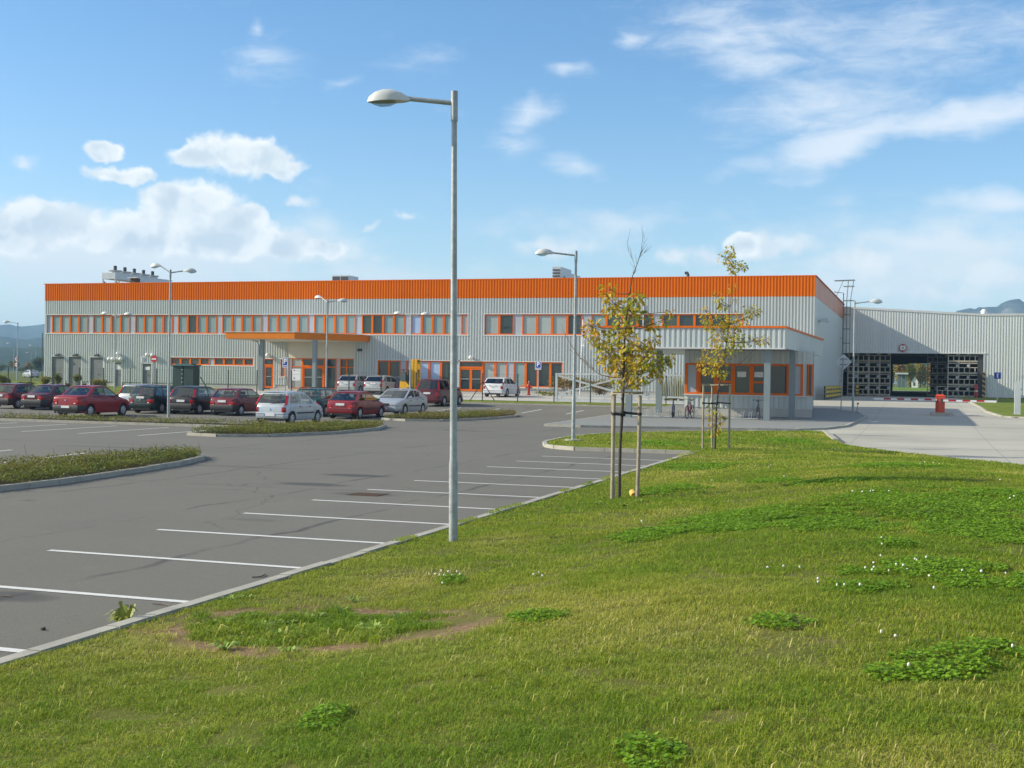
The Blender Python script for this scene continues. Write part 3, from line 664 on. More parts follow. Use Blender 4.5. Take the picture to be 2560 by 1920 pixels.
# porch glazing
GZ0, GZ1, GT = 1.0, 3.72, 2.95
gx = [px(q) for q in (719.5, 729, 757, 812.5, 842, 851, 868, 887)]
for i, (a, e) in enumerate(zip(gx, gx[1:])):
    if i in (0, 4): panel(a, e, GZ0, GZ1, YB+.05, office)
    elif i == 2: door(a, e, GZ0, GZ1-.02, 2, YB+.05, office, .62)
    else: window(a, e, GZ0, GZ1, YB+.05, ('pane_blind', 'pane_pale', '', 'pane_dark', '', 'pane_dark', 'pane_green')[i], office, .075, 'window', 'orange_trim', .07, GT)
b = MB(); b.box(px(700), VX1+.3, 97.8, YB, .7, .98); b.build('porch_step', M['plinth'], office)
b = MB(); b.box(LDx0-.3, LDx1+.3, 98.3, YB, .7, 1.02); b.build('door_step', M['plinth'], office)
b = MB(); b.box(px(895), px(907), YB-.12, YB-.05, 4.36, 4.60); b.build('vent_grille', M['darksteel'], office)
# wall lamps -----------------------------------------------------------
def globe(u, v, label, r=.19):
    p = FY(u, v, YB-.32); t_ = thing('wall_lamp', label, 'wall lamp', (p[0], YB-.05, p[2]), 0, 'white globe lamps on the facade')
    b = MB(); b.lathe([(.01, -r), (r*.6, -r*.82), (r*.95, -r*.35), (r, 0), (r*.95, r*.35), (r*.6, r*.82), (.01, r)], (p[0], YB-.33, p[2]), 14); b.build('globe', M['white'], t_, smooth=60)
    b = MB(); b.box(p[0]-.05, p[0]+.05, YB-.2, YB-.05, p[2]-.05, p[2]+.05); b.build('bracket', M['greydoor'], t_)
for u, v, l in ((294, 885, 'white globe lamp highest above the grey door by the cluster'), (273.5, 897.5, 'leftmost white globe lamp of the row beside the lamp post'), (282, 897.8, 'second white globe lamp, just left of the thin lamp post'),
                (292.5, 898, 'white globe lamp just right of the thin lamp post'), (301.5, 897.8, 'rightmost white globe lamp of the cluster over the grey door'), (368, 887, 'white globe lamp above the round grey sign back'),
                (381, 888, 'white globe lamp behind the red no entry sign'), (669, 888, 'white globe lamp over the narrow orange door by the porch'), (1177, 894, 'white globe lamp over the orange double door'), (1714, 894, 'white globe lamp at the right end of the lower facade')): 
    if u < 1300: globe(u, v, l)
for u, v, w_ in ((144.5, 888, 'leftmost'), (188.5, 888.5, 'middle'), (242, 889, 'right')):
    p = FY(u, v, YB-.25); t_ = thing('floodlight', 'small dark floodlight over the %s grey plant room door' % w_, 'floodlight', (p[0], YB-.05, p[2]), 0, 'small floodlights over the plant doors')
    b = MB(); b.add([(p[0]-.2, YB-.42, p[2]+.02), (p[0]+.2, YB-.42, p[2]+.02), (p[0]+.2, YB-.12, p[2]+.16), (p[0]-.2, YB-.12, p[2]+.16), (p[0]-.2, YB-.40, p[2]-.10), (p[0]+.2, YB-.40, p[2]-.10), (p[0]+.2, YB-.14, p[2]+.02), (p[0]-.2, YB-.14, p[2]+.02)],
                    [(0,3,2,1),(4,5,6,7),(0,1,5,4),(1,2,6,5),(2,3,7,6),(3,0,4,7)]); b.build('housing', M['darksteel'], t_)
    b = MB(); b.box(p[0]-.04, p[0]+.04, YB-.13, YB-.05, p[2]-.02, p[2]+.06); b.build('bracket', M['galv'], t_)
p = FX(1600+1597*.2893, 640+563*.2893, BX1+.5); t_ = thing('side_floodlight', 'pale flat floodlight on the side wall left of the cat ladder', 'floodlight', (BX1+.06, p[1], p[2]))
b = MB(); b.slab([(BX1+.12, p[1]-.5, p[2]-.05), (BX1+.9, p[1]-.5, p[2]-.12), (BX1+.75, p[1]-.3, p[2]+.25), (BX1+.2, p[1]-.3, p[2]+.22)], (0, .9, .02)); b.build('hood', M['paleste'], t_)
b = MB(); b.box(BX1+.05, BX1+.14, p[1]-.1, p[1]+.1, p[2]-.1, p[2]+.1); b.build('bracket', M['galv'], t_)
# roof equipment -------------------------------------------------------
x0 = float(FY(288, 690, 106)[0]); xw = float(FY(255, 690, 106)[0]); y1 = float(FX(404, 695, x0)[1]); zb = float(FY(285, 707, 106)[2])
zu0, zu1 = float(FY(285, 697, 106)[2]), float(FY(285, 681.5, 106)[2])
cu = thing('fan_cooler', 'long grey rooftop cooler with five fans above the left end', 'cooling unit', ((x0+xw)/2, (106+y1)/2, zb-.3))
b = MB(); b.box(xw, x0, 106, y1, zu0, zu1); b.build('casing', M['duct'], cu)
b = MB(); b.add([(xw, y1, zu0), (x0, y1, zu0), (x0, y1+2.2, zu1), (xw, y1+2.2, zu1), (xw, y1, zu1), (x0, y1, zu1)], [(0, 1, 2, 3), (3, 2, 5, 4), (0, 4, 5, 1), (0, 3, 4), (1, 5, 2)]); b.build('end_cowl', M['duct'], cu)
for i in range(4):
    for x in (xw+.06, x0-.06):
        y = 106.1+(y1-106.2)*i/3; b = MB(); b.box(x-.06, x+.06, y-.06, y+.06, ZT-.5, zu0); b.build('leg', M['paleste'], cu)
b = MB(); b.bar((xw+.06, 106.1, zu0-.2), (xw+.06, 106.1+(y1-106.2)/3, ZT-.3), .08); b.bar((x0-.06, 106.1, zu0-.2), (x0-.06, 106.1+(y1-106.2)/3, ZT-.3), .08); b.build('brace', M['darksteel'], cu)
for i in range(5):
    cx_, cy_ = (xw+x0)/2+.25, 106+(y1-106)*(i+.45)/5; r_ = min(.62, abs(x0-xw)/2)
    b = MB(); b.lathe([(r_*.85, zu1), (r_*.85, zu1+.12), (r_*1.12, zu1+.24), (r_*1.12, zu1+.28), (r_*.3, zu1+.28)], (cx_, cy_, 0), 18); fn = b.build('fan_ring', M['duct'], cu, smooth=40)
    b = MB(); b.lathe([(.17, zu1+.26), (.17, zu1+.74), (.02, zu1+.76)], (cx_, cy_, 0), 10); b.build('motor', M['darksteel'], fn, smooth=40)
p = FY(338, 705, 103); t_ = thing('roof_vent', 'small beige roof vent with a flat cap in front of the cooler', 'vent', (p[0], 103, ZT-.45))
b = MB(); b.box(p[0]-.34, p[0]+.34, 102.7, 103.3, ZT-.45, p[2]+.35); b.build('vent_body', M['bronze'], t_); b = MB(); b.box(p[0]-.55, p[0]+.55, 102.5, 103.5, p[2]+.35, p[2]+.42); b.build('vent_cap', M['trim'], t_)
p0, p1 = FY(830, 694, 108), FY(872, 694, 108); t_ = thing('low_roof_unit', 'low flat louvred box on the roof edge above the porch', 'ventilation unit', ((p0[0]+p1[0])/2, 110, ZT-.45)); yy = float(FX(896, 697, p1[0])[1])
b = MB(); b.box(p0[0], p1[0], 108, yy, ZT-.45, p0[2]+.2); b.build('casing', M['duct'], t_)
for i in range(2): b = MB(); w_ = (p1[0]-p0[0])/2; b.box(p0[0]+w_*i+.08, p0[0]+w_*(i+1)-.08, 107.95, 108, ZT, p0[2]+.1); b.build('louvre', M['darksteel'], t_)
p0, p1 = FY(1381, 667, 105), FY(1402, 667, 105); yy = float(FX(1452, 676, p1[0])[1]); t_ = thing('air_handling_unit', 'grey air handling unit with dark front louvres on the roof', 'ventilation unit', ((p0[0]+p1[0])/2, 106, ZT-.45))
b = MB(); b.box(p0[0], p1[0], 105, 105+(yy-105)*.52, ZT-.45, p0[2]); b.build('front_section', M['duct'], t_)
b = MB(); b.box(p0[0]+.1, p1[0]-.02, 105.02+(yy-105)*.52, yy, ZT-.45, p0[2]-.3); b.build('rear_section', M['duct'], t_)
for i in range(4): z = p0[2]-.35-i*.27; b = MB(); b.box(p0[0]+.06, p1[0]-.06, 104.94, 105, z, z+.13); b.build('louvre', M['darksteel'], t_)
b = MB(); [b.tube([(p1[0]+.03, 106+i*2.2, ZT-.2), (p1[0]+.25, 106+i*2.2, ZT+.5), (p1[0]+.03, 106+i*2.2, ZT+.75)], .05, 6) for i in range(4)]; b.build('pipework', M['darksteel'], t_)
p = FY(1720, 690, 103); t_ = tag(MB(), None) if 0 else None
b = MB(); b.tube([(p[0], 103, ZT-.45), (p[0], 103, p[2]+.10), (p[0]-.06, 103, p[2]+.26), (p[0]-.26, 103, p[2]+.24)], .13, 10)
tag(b.build('vent_pipe', M['darksteel'], None, smooth=40), 'dark bent vent pipe sticking up from the roof edge', 'pipe')
# cat ladder -------------------------------------------------------------
LY = 131.5; lx = BX1+.25; zt = float(FY(2097, 702, LY)[2])
lad = thing('cat_ladder', 'caged grey steel ladder climbing the corner to the roof', 'ladder', (lx, LY, 1))
for dy in (-.28, .28): b = MB(); b.tube([(lx, LY+dy, 1.2), (lx, LY+dy, ZT+.9), (lx-.9, LY+dy, ZT+1.0)], .035, 6); b.build('stile', M['midsteel'], lad)
b = MB(); [b.tube([(lx, LY-.28, 1.4+.3*i), (lx, LY+.28, 1.4+.3*i)], .018, 5) for i in range(32)]; b.build('rungs', M['midsteel'], lad)
hb = MB()
for i in range(7):
    z = 3.4+i*1.45; rr_ = .42 if z < ZT else .62
    hb = MB(); hb.tube([(lx, LY-.3, z), (lx+rr_*.8, LY-rr_, z), (lx+rr_*1.7, LY-rr_*.5, z), (lx+rr_*1.7, LY+rr_*.5, z), (lx+rr_*.8, LY+rr_, z), (lx, LY+.3, z)], .03, 5); hb.build('safety_hoop', M['midsteel'], lad)
hb = MB(); hb.tube([(lx-.9, LY-.4, zt), (lx+1.1, LY-.5, zt+.05), (lx+1.1, LY+.5, zt+.05), (lx-.9, LY+.4, zt)], .035, 5)
hb.build('top_hoop', M['midsteel'], lad)
cgb = MB()
for q in ((.34, -.42), (.71, -.2), (.71, .2), (.34, .42)): cgb.tube([(lx+q[0], LY+q[1], 3.4), (lx+q[0], LY+q[1], ZT+.2), (lx+q[0]*1.4, LY+q[1]*1.3, zt)], .022, 5)
cgb.tube([(lx-.9, LY-.4, ZT), (lx+.0, LY-.4, zt)], .03, 5); cgb.build('cage_bars', M['midsteel'], lad)
brb = MB(); [brb.bar((BX1, LY+dy, z), (lx, LY+dy, z), .04) for z in (2.4, 4.6, 6.8, 9) for dy in (-.28, .28)]; brb.build('wall_bracket', M['midsteel'], lad)

# ------------------------------------------------------------------ warehouse wing with the drive-through
wing = thing('warehouse_wing', 'grey ribbed warehouse wing with a wide dark drive-through opening', 'building', (8, BYE, .85))
WX1 = 42.; OX0, OX1, OZ = float(FY(2094, 880, BYE)[0]), float(FY(2459, 883, BYE)[0]), 5.52
def wtop(x): return interp(x, [-9, 5.75, 42], [10.22, 9.36, 9.6])
b = MB()
ribs(b, BX1, OX0 if OX0 > BX1 else BX1+.01, .9, wtop, BYE, depth=.045, pitch=.27)
ribs(b, max(OX0, BX1), OX1, OZ, wtop, BYE, depth=.045, pitch=.27); ribs(b, OX1, WX1, .95, wtop, BYE, depth=.045, pitch=.27)
b.build('cladding', M['facade2'], wing)
b = MB()
for a, e in ((BX1, 5.75), (5.75, WX1)):
    b.add([(a, BYE-.09, wtop(a)), (e, BYE-.09, wtop(e)), (e, BYE+.2, wtop(e)), (a, BYE+.2, wtop(a)), (a, BYE-.09, wtop(a)+.22), (e, BYE-.09, wtop(e)+.22), (e, BYE+.2, wtop(e)+.22), (a, BYE+.2, wtop(a)+.22)],
          [(0,3,2,1),(4,5,6,7),(0,1,5,4),(1,2,6,5),(2,3,7,6),(3,0,4,7)])
b.build('parapet_coping', M['trim'], wing)
b = MB(); b.box(OX0-.06, OX1+.25, BYE-.10, BYE+.1, OZ-.10, OZ); b.box(OX1, OX1+.12, BYE-.08, BYE+.1, .9, OZ-.1); b.build('opening_trim', M['trim'], wing)
TYE = 205.
b = MB(); b.box(BX1-.9, WX1, BYE+.32, TYE, 9.0, 9.1); b.build('roof', M['roof'], wing)
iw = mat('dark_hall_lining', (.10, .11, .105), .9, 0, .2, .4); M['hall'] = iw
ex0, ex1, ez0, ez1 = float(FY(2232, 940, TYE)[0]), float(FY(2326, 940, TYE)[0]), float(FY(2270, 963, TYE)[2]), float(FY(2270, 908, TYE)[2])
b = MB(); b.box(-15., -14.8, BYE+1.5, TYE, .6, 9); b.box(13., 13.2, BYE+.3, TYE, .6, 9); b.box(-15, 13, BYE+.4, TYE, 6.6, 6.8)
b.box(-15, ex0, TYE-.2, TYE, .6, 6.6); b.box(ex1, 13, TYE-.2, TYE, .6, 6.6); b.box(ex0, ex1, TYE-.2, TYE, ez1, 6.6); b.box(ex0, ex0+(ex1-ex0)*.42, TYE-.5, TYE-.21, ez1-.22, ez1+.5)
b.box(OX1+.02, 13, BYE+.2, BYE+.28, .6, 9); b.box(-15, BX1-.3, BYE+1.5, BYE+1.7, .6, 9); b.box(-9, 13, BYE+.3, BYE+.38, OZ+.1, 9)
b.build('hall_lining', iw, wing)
for q in (OX1+.0,):
    b = MB(); b.box(q-.55, q-.05, BYE+.2, BYE+.7, .8, OZ); b.build('gate_post', M['darksteel'], wing)
# roof bulge at kink
p = FY(2460, 783, BYE+3); b = MB(); b.lathe([(.01, -.3), (.3, -.25), (.33, .1), (.18, .3), (.01, .34)], (p[0], BYE+3, p[2]+.1), 10)
tag(b.build('roof_cowl', M['white'], None, smooth=50), 'small white roof cowl peeping over the warehouse parapet', 'vent')

# ------------------------------------------------------------------ gatehouse
gh = thing('gatehouse', 'single storey ribbed gatehouse with orange windows under a big flat canopy', 'building', (-10, 74, .2))
GY = 70.4; gz0 = float(T(GY))+.1
def gp(u, v): return FY(u, v, GY)
gx0, gx1 = float(gp(1711, 1000)[0]), float(gp(2016, 1000)[0]); GXE = float(FX(2030, 1000, gx1+.28)[1]); GX2 = gx1+.35
wz0, wz1 = float(gp(1850, 987)[2]), float(gp(1850, 909)[2]); gpl = float(gp(1850, 1020)[2]); GYE = 80.5
RZ0, RZ1 = 3.98, 5.02
b = MB()
wx0, wx1 = float(gp(1712.5, 950)[0]), float(gp(2008, 950)[0])
wall_with_openings(b, gx0, gx1, gpl, RZ0, [(wx0, wx1, wz0, wz1)], GY, pitch=.28, depth=.04)
GYE = 78.5; XB = float(FY(2029.5, 1000, GYE)[0]); b.prism([(GX2-.03, GY), (GX2, GY), (XB, GYE), (XB-.03, GYE)], gpl, RZ0); b.box(gx0-.02, gx0+.02, GY+.02, GYE, gpl, RZ0); b.box(gx1, GX2+.0, GY-.02, GY+.04, gpl, wz0); b.box(gx1, GX2, GY-.02, GY+.04, wz1, RZ0)
b.build('cladding', M['facade'], gh)
b = MB(); b.prism([(gx0+.01, GY+.006), (GX2-.03, GY+.006), (XB-.04, GYE), (gx0+.01, GYE)], gz0-.3, gpl); b.build('plinth', M['plinth'], gh)
b = MB(); b.box(gx0, XB, GYE, GYE+.05, gz0-.1, RZ0); b.build('rear_wall', M['facade'], gh)
b = MB(); b.box(gx0, GX2, GY+.3, GY+.34, gpl, RZ0-.01); b.build('inner_wall', M['hall'], gh)
b = MB(); b.box(wx0-.05, wx1+.35, GY-.12, GY+.03, wz0-.07, wz0); b.build('sill', M['trim'], gh)
us = [1712.5, 1747, 1790, 1833, 1879, 1918, 1972, 2008]
xs = [float(gp(u, 950)[0]) for u in us]
for i, (a, e) in enumerate(zip(xs, xs[1:])):
    if i in (0, 6):
        b = MB(); b.box(a, a+.14, GY-.05, GY+.1, wz0, wz1); b.box(e-.14, e, GY-.05, GY+.1, wz0, wz1); b.box(a+.14, e-.14, GY-.05, GY+.1, wz0, wz0+.1); b.box(a+.14, e-.14, GY-.05, GY+.1, wz1-.1, wz1); o = b.build('window', M['orange_trim'], gh)
        b = MB(); b.box(a+.14, e-.14, GY, GY+.05, wz0+.1, wz1-.1); b.build('infill_panel', M['panel'], o)
    else:
        o = window(a, e, wz0, wz1, GY+.05, 'pane_green' if i in (1, 3) else 'pane_dark', gh, .12, 'window', 'orange_trim', .09, wz0+.72 if i in (2, 4) else None)
        if i in (3, 4): q = MB(); q.box((a+e)/2-.3, (a+e)/2+.2, GY+.035, GY+.055, wz0+1.0, wz0+1.3); q.build('notice', M['paper'], o)
window(gx1+.04, GX2-.02, wz0, wz1, GY-.02, 'pane_dark', gh, .07)
# canopy
A = FY(1500, 820, 64.7)[0]; Bx = FY(1963, 845, 64.7)[0]; C2 = float(FY(2056, 870, 84)[0])
cnp = [(A, 64.7), (Bx, 64.7), (C2, 84.), (A, 84.)]
b = MB(); ribs(b, A, Bx, RZ0, RZ1, 64.7, pitch=.275, depth=.045)
n_ = 46
ex, ey = (C2-Bx), 84.-64.7
for i in range(n_):
    y0_, y1_ = 64.7+ey*i/n_, 64.7+ey*(i+1)/n_; f_ = lambda y: Bx+ex*(y-64.7)/ey
    yy = [y0_, y0_+(y1_-y0_)*.4, y0_+(y1_-y0_)*.5, y0_+(y1_-y0_)*.9, y1_]; dd = [0, 0, .03, .03, 0]
    b.add([(f_(y)+d, y, z) for y, d in zip(yy, dd) for z in (RZ0, RZ1)], [(2*k, 2*k+2, 2*k+3, 2*k+1) for k in range(4)])
b.box(A-.03, A+.01, 64.7, 84, RZ0, RZ1); fas = b.build('canopy_fascia', M['facade'], gh)
b = MB(); b.prism([(A+.03, 64.76), (Bx-.03, 64.76), (C2-.03, 83.9), (A+.03, 83.9)], RZ0+.02, RZ0+.08); b.build('canopy_soffit', M['paleste'], gh)
b = MB(); b.prism([(A-.08, 64.6), (Bx+.06, 64.6), (C2+.1, 84.1), (A-.08, 84.1)], RZ1, RZ1+.10); b.build('canopy_coping', M['orange_trim'], gh)
b = MB(); b.box(A, Bx+.02, 64.62, 64.66, RZ0-.05, RZ0+.02); b.build('fascia_edge', M['trim'], gh)
for x, y in ((-7.6, 65.15), (-6.75, 69.3), (-14.95, 65.4), (-14.7, 72.2)):
    b = MB(); b.box(x-.16, x+.16, y-.16, y+.16, float(T(y)), RZ0+.02); b.build('canopy_column', M['post'], gh)
# ------------------------------------------------------------------ street lamps
def lamp_head(mb_shell, mb_glass, base, ang, L=.74):
    """cobra head starting at base and pointing along ang (in plan)"""
    d = Vector((math.cos(ang), math.sin(ang), 0)); n = Vector((-d.y, d.x, 0)); b0 = Vector(base)
    st = [(0, .035, .03, -.03), (.08, .06, .06, -.05), (.2, .115, .13, -.05), (.38, .155, .19, -.05), (.56, .15, .19, -.055), (.72, .115, .14, -.06), (.84, .06, .05, -.06), (.88, .012, -.03, -.06)]
    K = 10
    q_ = L/.72; st = [(a, b*min(1, q_*1.15), c*q_*.9, d*q_) for a, b, c, d in st]
    for mb, sgn in ((mb_shell, 1),):
        vs, fs = [], []
        for s, w, zt, zb in st:
            for k in range(K+1):
                t = math.pi*k/K; vs.append(b0+d*s*L/.8+n*(w*math.cos(t))+Vector((0, 0, zb+(zt-zb)*math.sin(t)**.8)))
        for i in range(len(st)-1):
            for k in range(K): fs.append((i*(K+1)+k, i*(K+1)+k+1, (i+1)*(K+1)+k+1, (i+1)*(K+1)+k))
            fs.append((i*(K+1), (i+1)*(K+1), (i+1)*(K+1)+K, i*(K+1)+K))
        fs.append(tuple(range(K, -1, -1))); mb.add(vs, fs)
    vs, fs = [], []; g = [(.30, .10, -.06, -.07), (.42, .125, -.06, -.13), (.6, .125, -.065, -.145), (.74, .085, -.065, -.11), (.82, .04, -.065, -.07)]; g = [(a, b*min(1, q_*1.15), c*q_, d*q_) for a, b, c, d in g]
    for s, w, zt, zb in g:
        for k in range(K+1):
            t = math.pi*k/K; vs.append(b0+d*s*L/.8+n*(w*math.cos(t))+Vector((0, 0, zt-(zt-zb)*math.sin(t))))
    for i in range(len(g)-1):
        for k in range(K): fs.append((i*(K+1)+k, i*(K+1)+k+1, (i+1)*(K+1)+k+1, (i+1)*(K+1)+k))
    fs.append(tuple(range(K, -1, -1))); fs.append(tuple(range((len(g)-1)*(K+1), len(g)*(K+1)))); mb_glass.add(vs, fs)
def lamp(label, foot, H, arms, r0=.068, arm=.72, rise=.07, base=False, group='street lamps on galvanised posts', L=.74, sleeve=1.15, simple=False):
    t_ = thing('street_lamp', label, 'street lamp', tuple(foot), 0, group); x, y, z = map(float, foot); n = 8 if simple else 16
    b = MB(); hs = sleeve
    b.tube([(x, y, z-.2), (x, y, z+hs), (x, y, z+hs+.07), (x, y, z+H-.38)], [r0, r0, r0*.84, r0*.62], n); b.build('pole', M['galv'], t_, smooth=40)
    b = MB(); b.tube([(x, y, z+H-.40), (x, y, z+H)], r0*.80, n); b.build('pole_cap', M['galv'], t_, smooth=40)
    if base: b = MB(); b.tube([(x, y, z), (x, y, z+.05)], .3, 14); b.build('base_collar', M['kerb'], t_)
    for ia, a in enumerate(arms):
        rs = rise[ia] if isinstance(rise, tuple) else rise
        d = (math.cos(a), math.sin(a)); e = (x+d[0]*arm, y+d[1]*arm, z+H-.13+rs)
        b = MB(); b.tube([(x, y, z+H-.16), e], .032, n); o = b.build('arm', M['galv'], t_, smooth=40)
        s, g = MB(), MB(); lamp_head(s, g, (x+d[0]*(arm-.04), y+d[1]*(arm-.04), z+H-.13+rs), a, L)
        h = s.build('lamp_head', M['lampshell'], t_, smooth=50); g.build('lamp_glass', M['glass'], h, smooth=60)
    return t_
def lamp_at(label, u, v, utop, vtop, arms, yfix=None, **k):
    p = G(u, v) if yfix is None else FY(u, v, yfix)
    if yfix is not None: p = np.array([p[0], yfix, float(T(yfix))])
    zt = float(FY(utop, vtop, p[1])[2]); return lamp(label, p, zt-p[2], arms, **k)
LA = math.pi+R(10)
fp = G(1133, 1354)
nl = lamp('tall galvanised street lamp standing in the grass nearest the camera', fp, float(FY(1136, 229, fp[1])[2]-fp[2]), [math.pi+R(16)], r0=.058, arm=.62, rise=.035, sleeve=1.03, L=.53)
nl.rotation_mode = 'QUATERNION'; nl.rotation_quaternion = Matrix.Rotation(R(.70), 4, Vector((FW[0], FW[1], 0)).normalized()).to_quaternion().inverted()
lamp_at('street lamp on the kerbed grass island left of the young trees', 1433, 1102, 1457, 627, [math.pi+R(18)], base=True, arm=.80, L=.62, r0=.066, sleeve=1.5, rise=.05)
lamp_at('double headed street lamp rising from the planted strip by the red saloon', 421, 1043, 425, 674, [math.pi+R(-8), R(22)], arm=.66, rise=(.34, .08), L=.62, r0=.072, sleeve=1.6)
lamp_at('double headed street lamp in front of the glazed porch', 815, 1004, 821, 749, [math.pi-R(25), R(20)], yfix=72, arm=.66, rise=(.30, .08), L=.62, r0=.066)
lamp_at('double headed street lamp behind the maroon van and yellow forklift', 1025, 985, 1027, 786, [math.pi-R(5), R(5)], yfix=86.5, arm=.80, rise=(.22, .16), L=.66, r0=.064)
lamp_at('double headed street lamp in front of the grey plant room doors', 287, 966, 290, 786, [math.pi-R(5), R(5)], yfix=86.5, arm=.80, rise=(.22, .16), L=.66, r0=.064)
lamp_at('street lamp by the drive with its arm pointing right', 2132, 1037, 2135, 752, [R(16)], arm=.90, rise=.10, L=.72, r0=.066)
for i, (u, vt, yy, l) in enumerate(((43, 806, 150, 'street lamp above the round speed signs at the far left'), (34, 859, 300, 'tiny far street lamp left of the speed signs'), (89, 864, 320, 'far street lamp just left of the building corner'), (77, 882, 420, 'smallest far street lamp above the distant parked car'))):
    p = FY(u, 940, yy); zg = float(T(yy)); lamp(l, (p[0], yy, zg), float(FY(u, vt, yy)[2])-zg, [math.pi+R(20)], r0=.1, arm=1.1, rise=.15, L=1.0, simple=True)
p = FY(106, 833, 118.); b = MB(); b.tube([(p[0], 118, .5), (p[0], 118, p[2]), (p[0]+.9, 118, p[2]+.02)], .05, 6); tag(b.build('bent_pole', M['darksteel']), 'thin bent pole at the left corner of the long building', 'pole')

# ------------------------------------------------------------------ signs
def disc(mb, c, r, y0, y1, n=24): mb.lathe([(r, y0), (r, y1)], c, n, 'Y')
def sign_post(t_, x, y, z0, z1, m='galv', r=.035): b = MB(); b.tube([(x, y, z0), (x, y, z1)], r, 8); b.build('sign_post', M[m], t_, smooth=40)
def p_sign(label, u, v0, v1, w, yy):
    c = FY(u, (v0+v1)/2, yy); z0, z1 = float(FY(u, v1, yy)[2]), float(FY(u, v0, yy)[2]); hw = w/2*yy/FPX*1.12
    t_ = thing('parking_sign', label, 'parking sign', (c[0], yy, float(T(yy))), 0, 'blue parking signs')
    sign_post(t_, c[0], yy+.05, float(T(yy)), z1-.1)
    b = MB(); b.box(c[0]-hw, c[0]+hw, yy-.02, yy+.01, z0, z1); pl = b.build('sign_plate', M['signblue'], t_)
    b = MB(); e = .035
    for q in ((c[0]-hw, c[0]+hw, z1-e, z1), (c[0]-hw, c[0]+hw, z0, z0+e), (c[0]-hw, c[0]-hw+e, z0+e, z1-e), (c[0]+hw-e, c[0]+hw, z0+e, z1-e)): b.box(q[0], q[1], yy-.026, yy-.0205, q[2], q[3])
    put_text(b, 'P', (z1-z0)*.72, (c[0], yy-.03, z0+(z1-z0)*.60), .015); b.box(c[0]-hw*.72, c[0]+hw*.72, yy-.032, yy-.0205, z0+(z1-z0)*.13, z0+(z1-z0)*.20); b.build('sign_symbol', M['white'], pl)
p_sign('blue parking sign in front of the glazed porch', 713, 894, 918.5, 15, 82.5); p_sign('blue parking sign in front of the lower right windows by the white car', 1345.5, 903, 924, 15, 88.5)
yy = 83.2; c = FY(385, 897.5, yy); t_ = thing('no_entry_sign', 'round red no entry sign by the plant doors', 'road sign', (c[0], yy, float(T(yy))))
sign_post(t_, c[0], yy+.06, float(T(yy)), c[2]); b = MB(); disc(b, (c[0], yy, c[2]), .27, 0, .03); pl = b.build('sign_plate', M['signred'], t_)
b = MB(); b.box(c[0]-.20, c[0]+.20, yy-.012, yy-.001, c[2]-.05, c[2]+.05); b.build('white_bar', M['white'], pl)
c = FY(357.5, 898.5, yy); t_ = thing('sign_seen_from_behind', 'grey back of a round road sign left of the no entry sign', 'road sign', (c[0], yy, float(T(yy))))
sign_post(t_, c[0], yy-.05, float(T(yy)), c[2]+.2); b = MB(); disc(b, (c[0], yy, c[2]), .28, 0, .03); b.build('sign_plate', M['signback'], t_)
yy = 150.
for u, v, txt, l in ((41.5, 897.5, '40', 'round red rimmed 40 speed limit sign, upper of the pair'), (41, 911.5, 'car', 'round red rimmed sign with dark vehicle symbol, lower of the pair')):
    c = FY(u, v, yy); t_ = thing('road_sign', l, 'road sign', (c[0], yy, c[2]-.3), 0, 'round restriction signs at the far left'); r_ = .34
    b = MB(); disc(b, (c[0], yy, c[2]), r_, 0, .03); pl = b.build('sign_plate', M['signred'], t_); b = MB(); disc(b, (c[0], yy-.01, c[2]), r_*.74, 0, .009); f_ = b.build('sign_face', M['white'], pl)
    b = MB()
    if txt == '40': put_text(b, '40', .34, (c[0], yy-.02, c[2]), .01)
    else: b.box(c[0]-.18, c[0]+.02, yy-.02, yy-.011, c[2]-.05, c[2]+.06); b.box(c[0]+.03, c[0]+.17, yy-.02, yy-.011, c[2]-.05, c[2]+.02)
    b.build('sign_symbol', M['black'], pl)
c = FY(40.8, 930, yy+.1); b = MB(); b.tube([(c[0], yy+.08, float(T(yy))-.3), (c[0], yy+.08, float(FY(41, 890, yy)[2]))], .04, 6); tag(b.build('sign_post', M['galv']), 'thin grey post carrying the two round signs at the far left', 'sign post')
# width sign on the wing
c = FY(2257, 869.5, BYE-.2); t_ = thing('width_limit_sign', 'round red rimmed width limit sign over the drive-through', 'road sign', (c[0], BYE-.2, c[2])); r_ = .40
b = MB(); disc(b, (c[0], BYE-.22, c[2]), r_, 0, .05); pl = b.build('sign_plate', M['signred'], t_); b = MB(); disc(b, (c[0], BYE-.235, c[2]), r_*.76, 0, .014); b.build('sign_face', M['white'], pl)
b = MB(); y_ = BYE-.237
for s in (1, -1): b.add([(c[0]-.1, y_, c[2]+s*r_*.72), (c[0]+.1, y_, c[2]+s*r_*.72), (c[0], y_, c[2]+s*r_*.42), (c[0]-.1, y_-.008, c[2]+s*r_*.72), (c[0]+.1, y_-.008, c[2]+s*r_*.72), (c[0], y_-.008, c[2]+s*r_*.42)], [(0,1,2),(3,4,5),(0,1,4,3),(1,2,5,4),(2,0,3,5)])
put_text(b, '4,2', .23, (c[0], y_, c[2]), .006); b.build('sign_symbol', M['black'], pl)
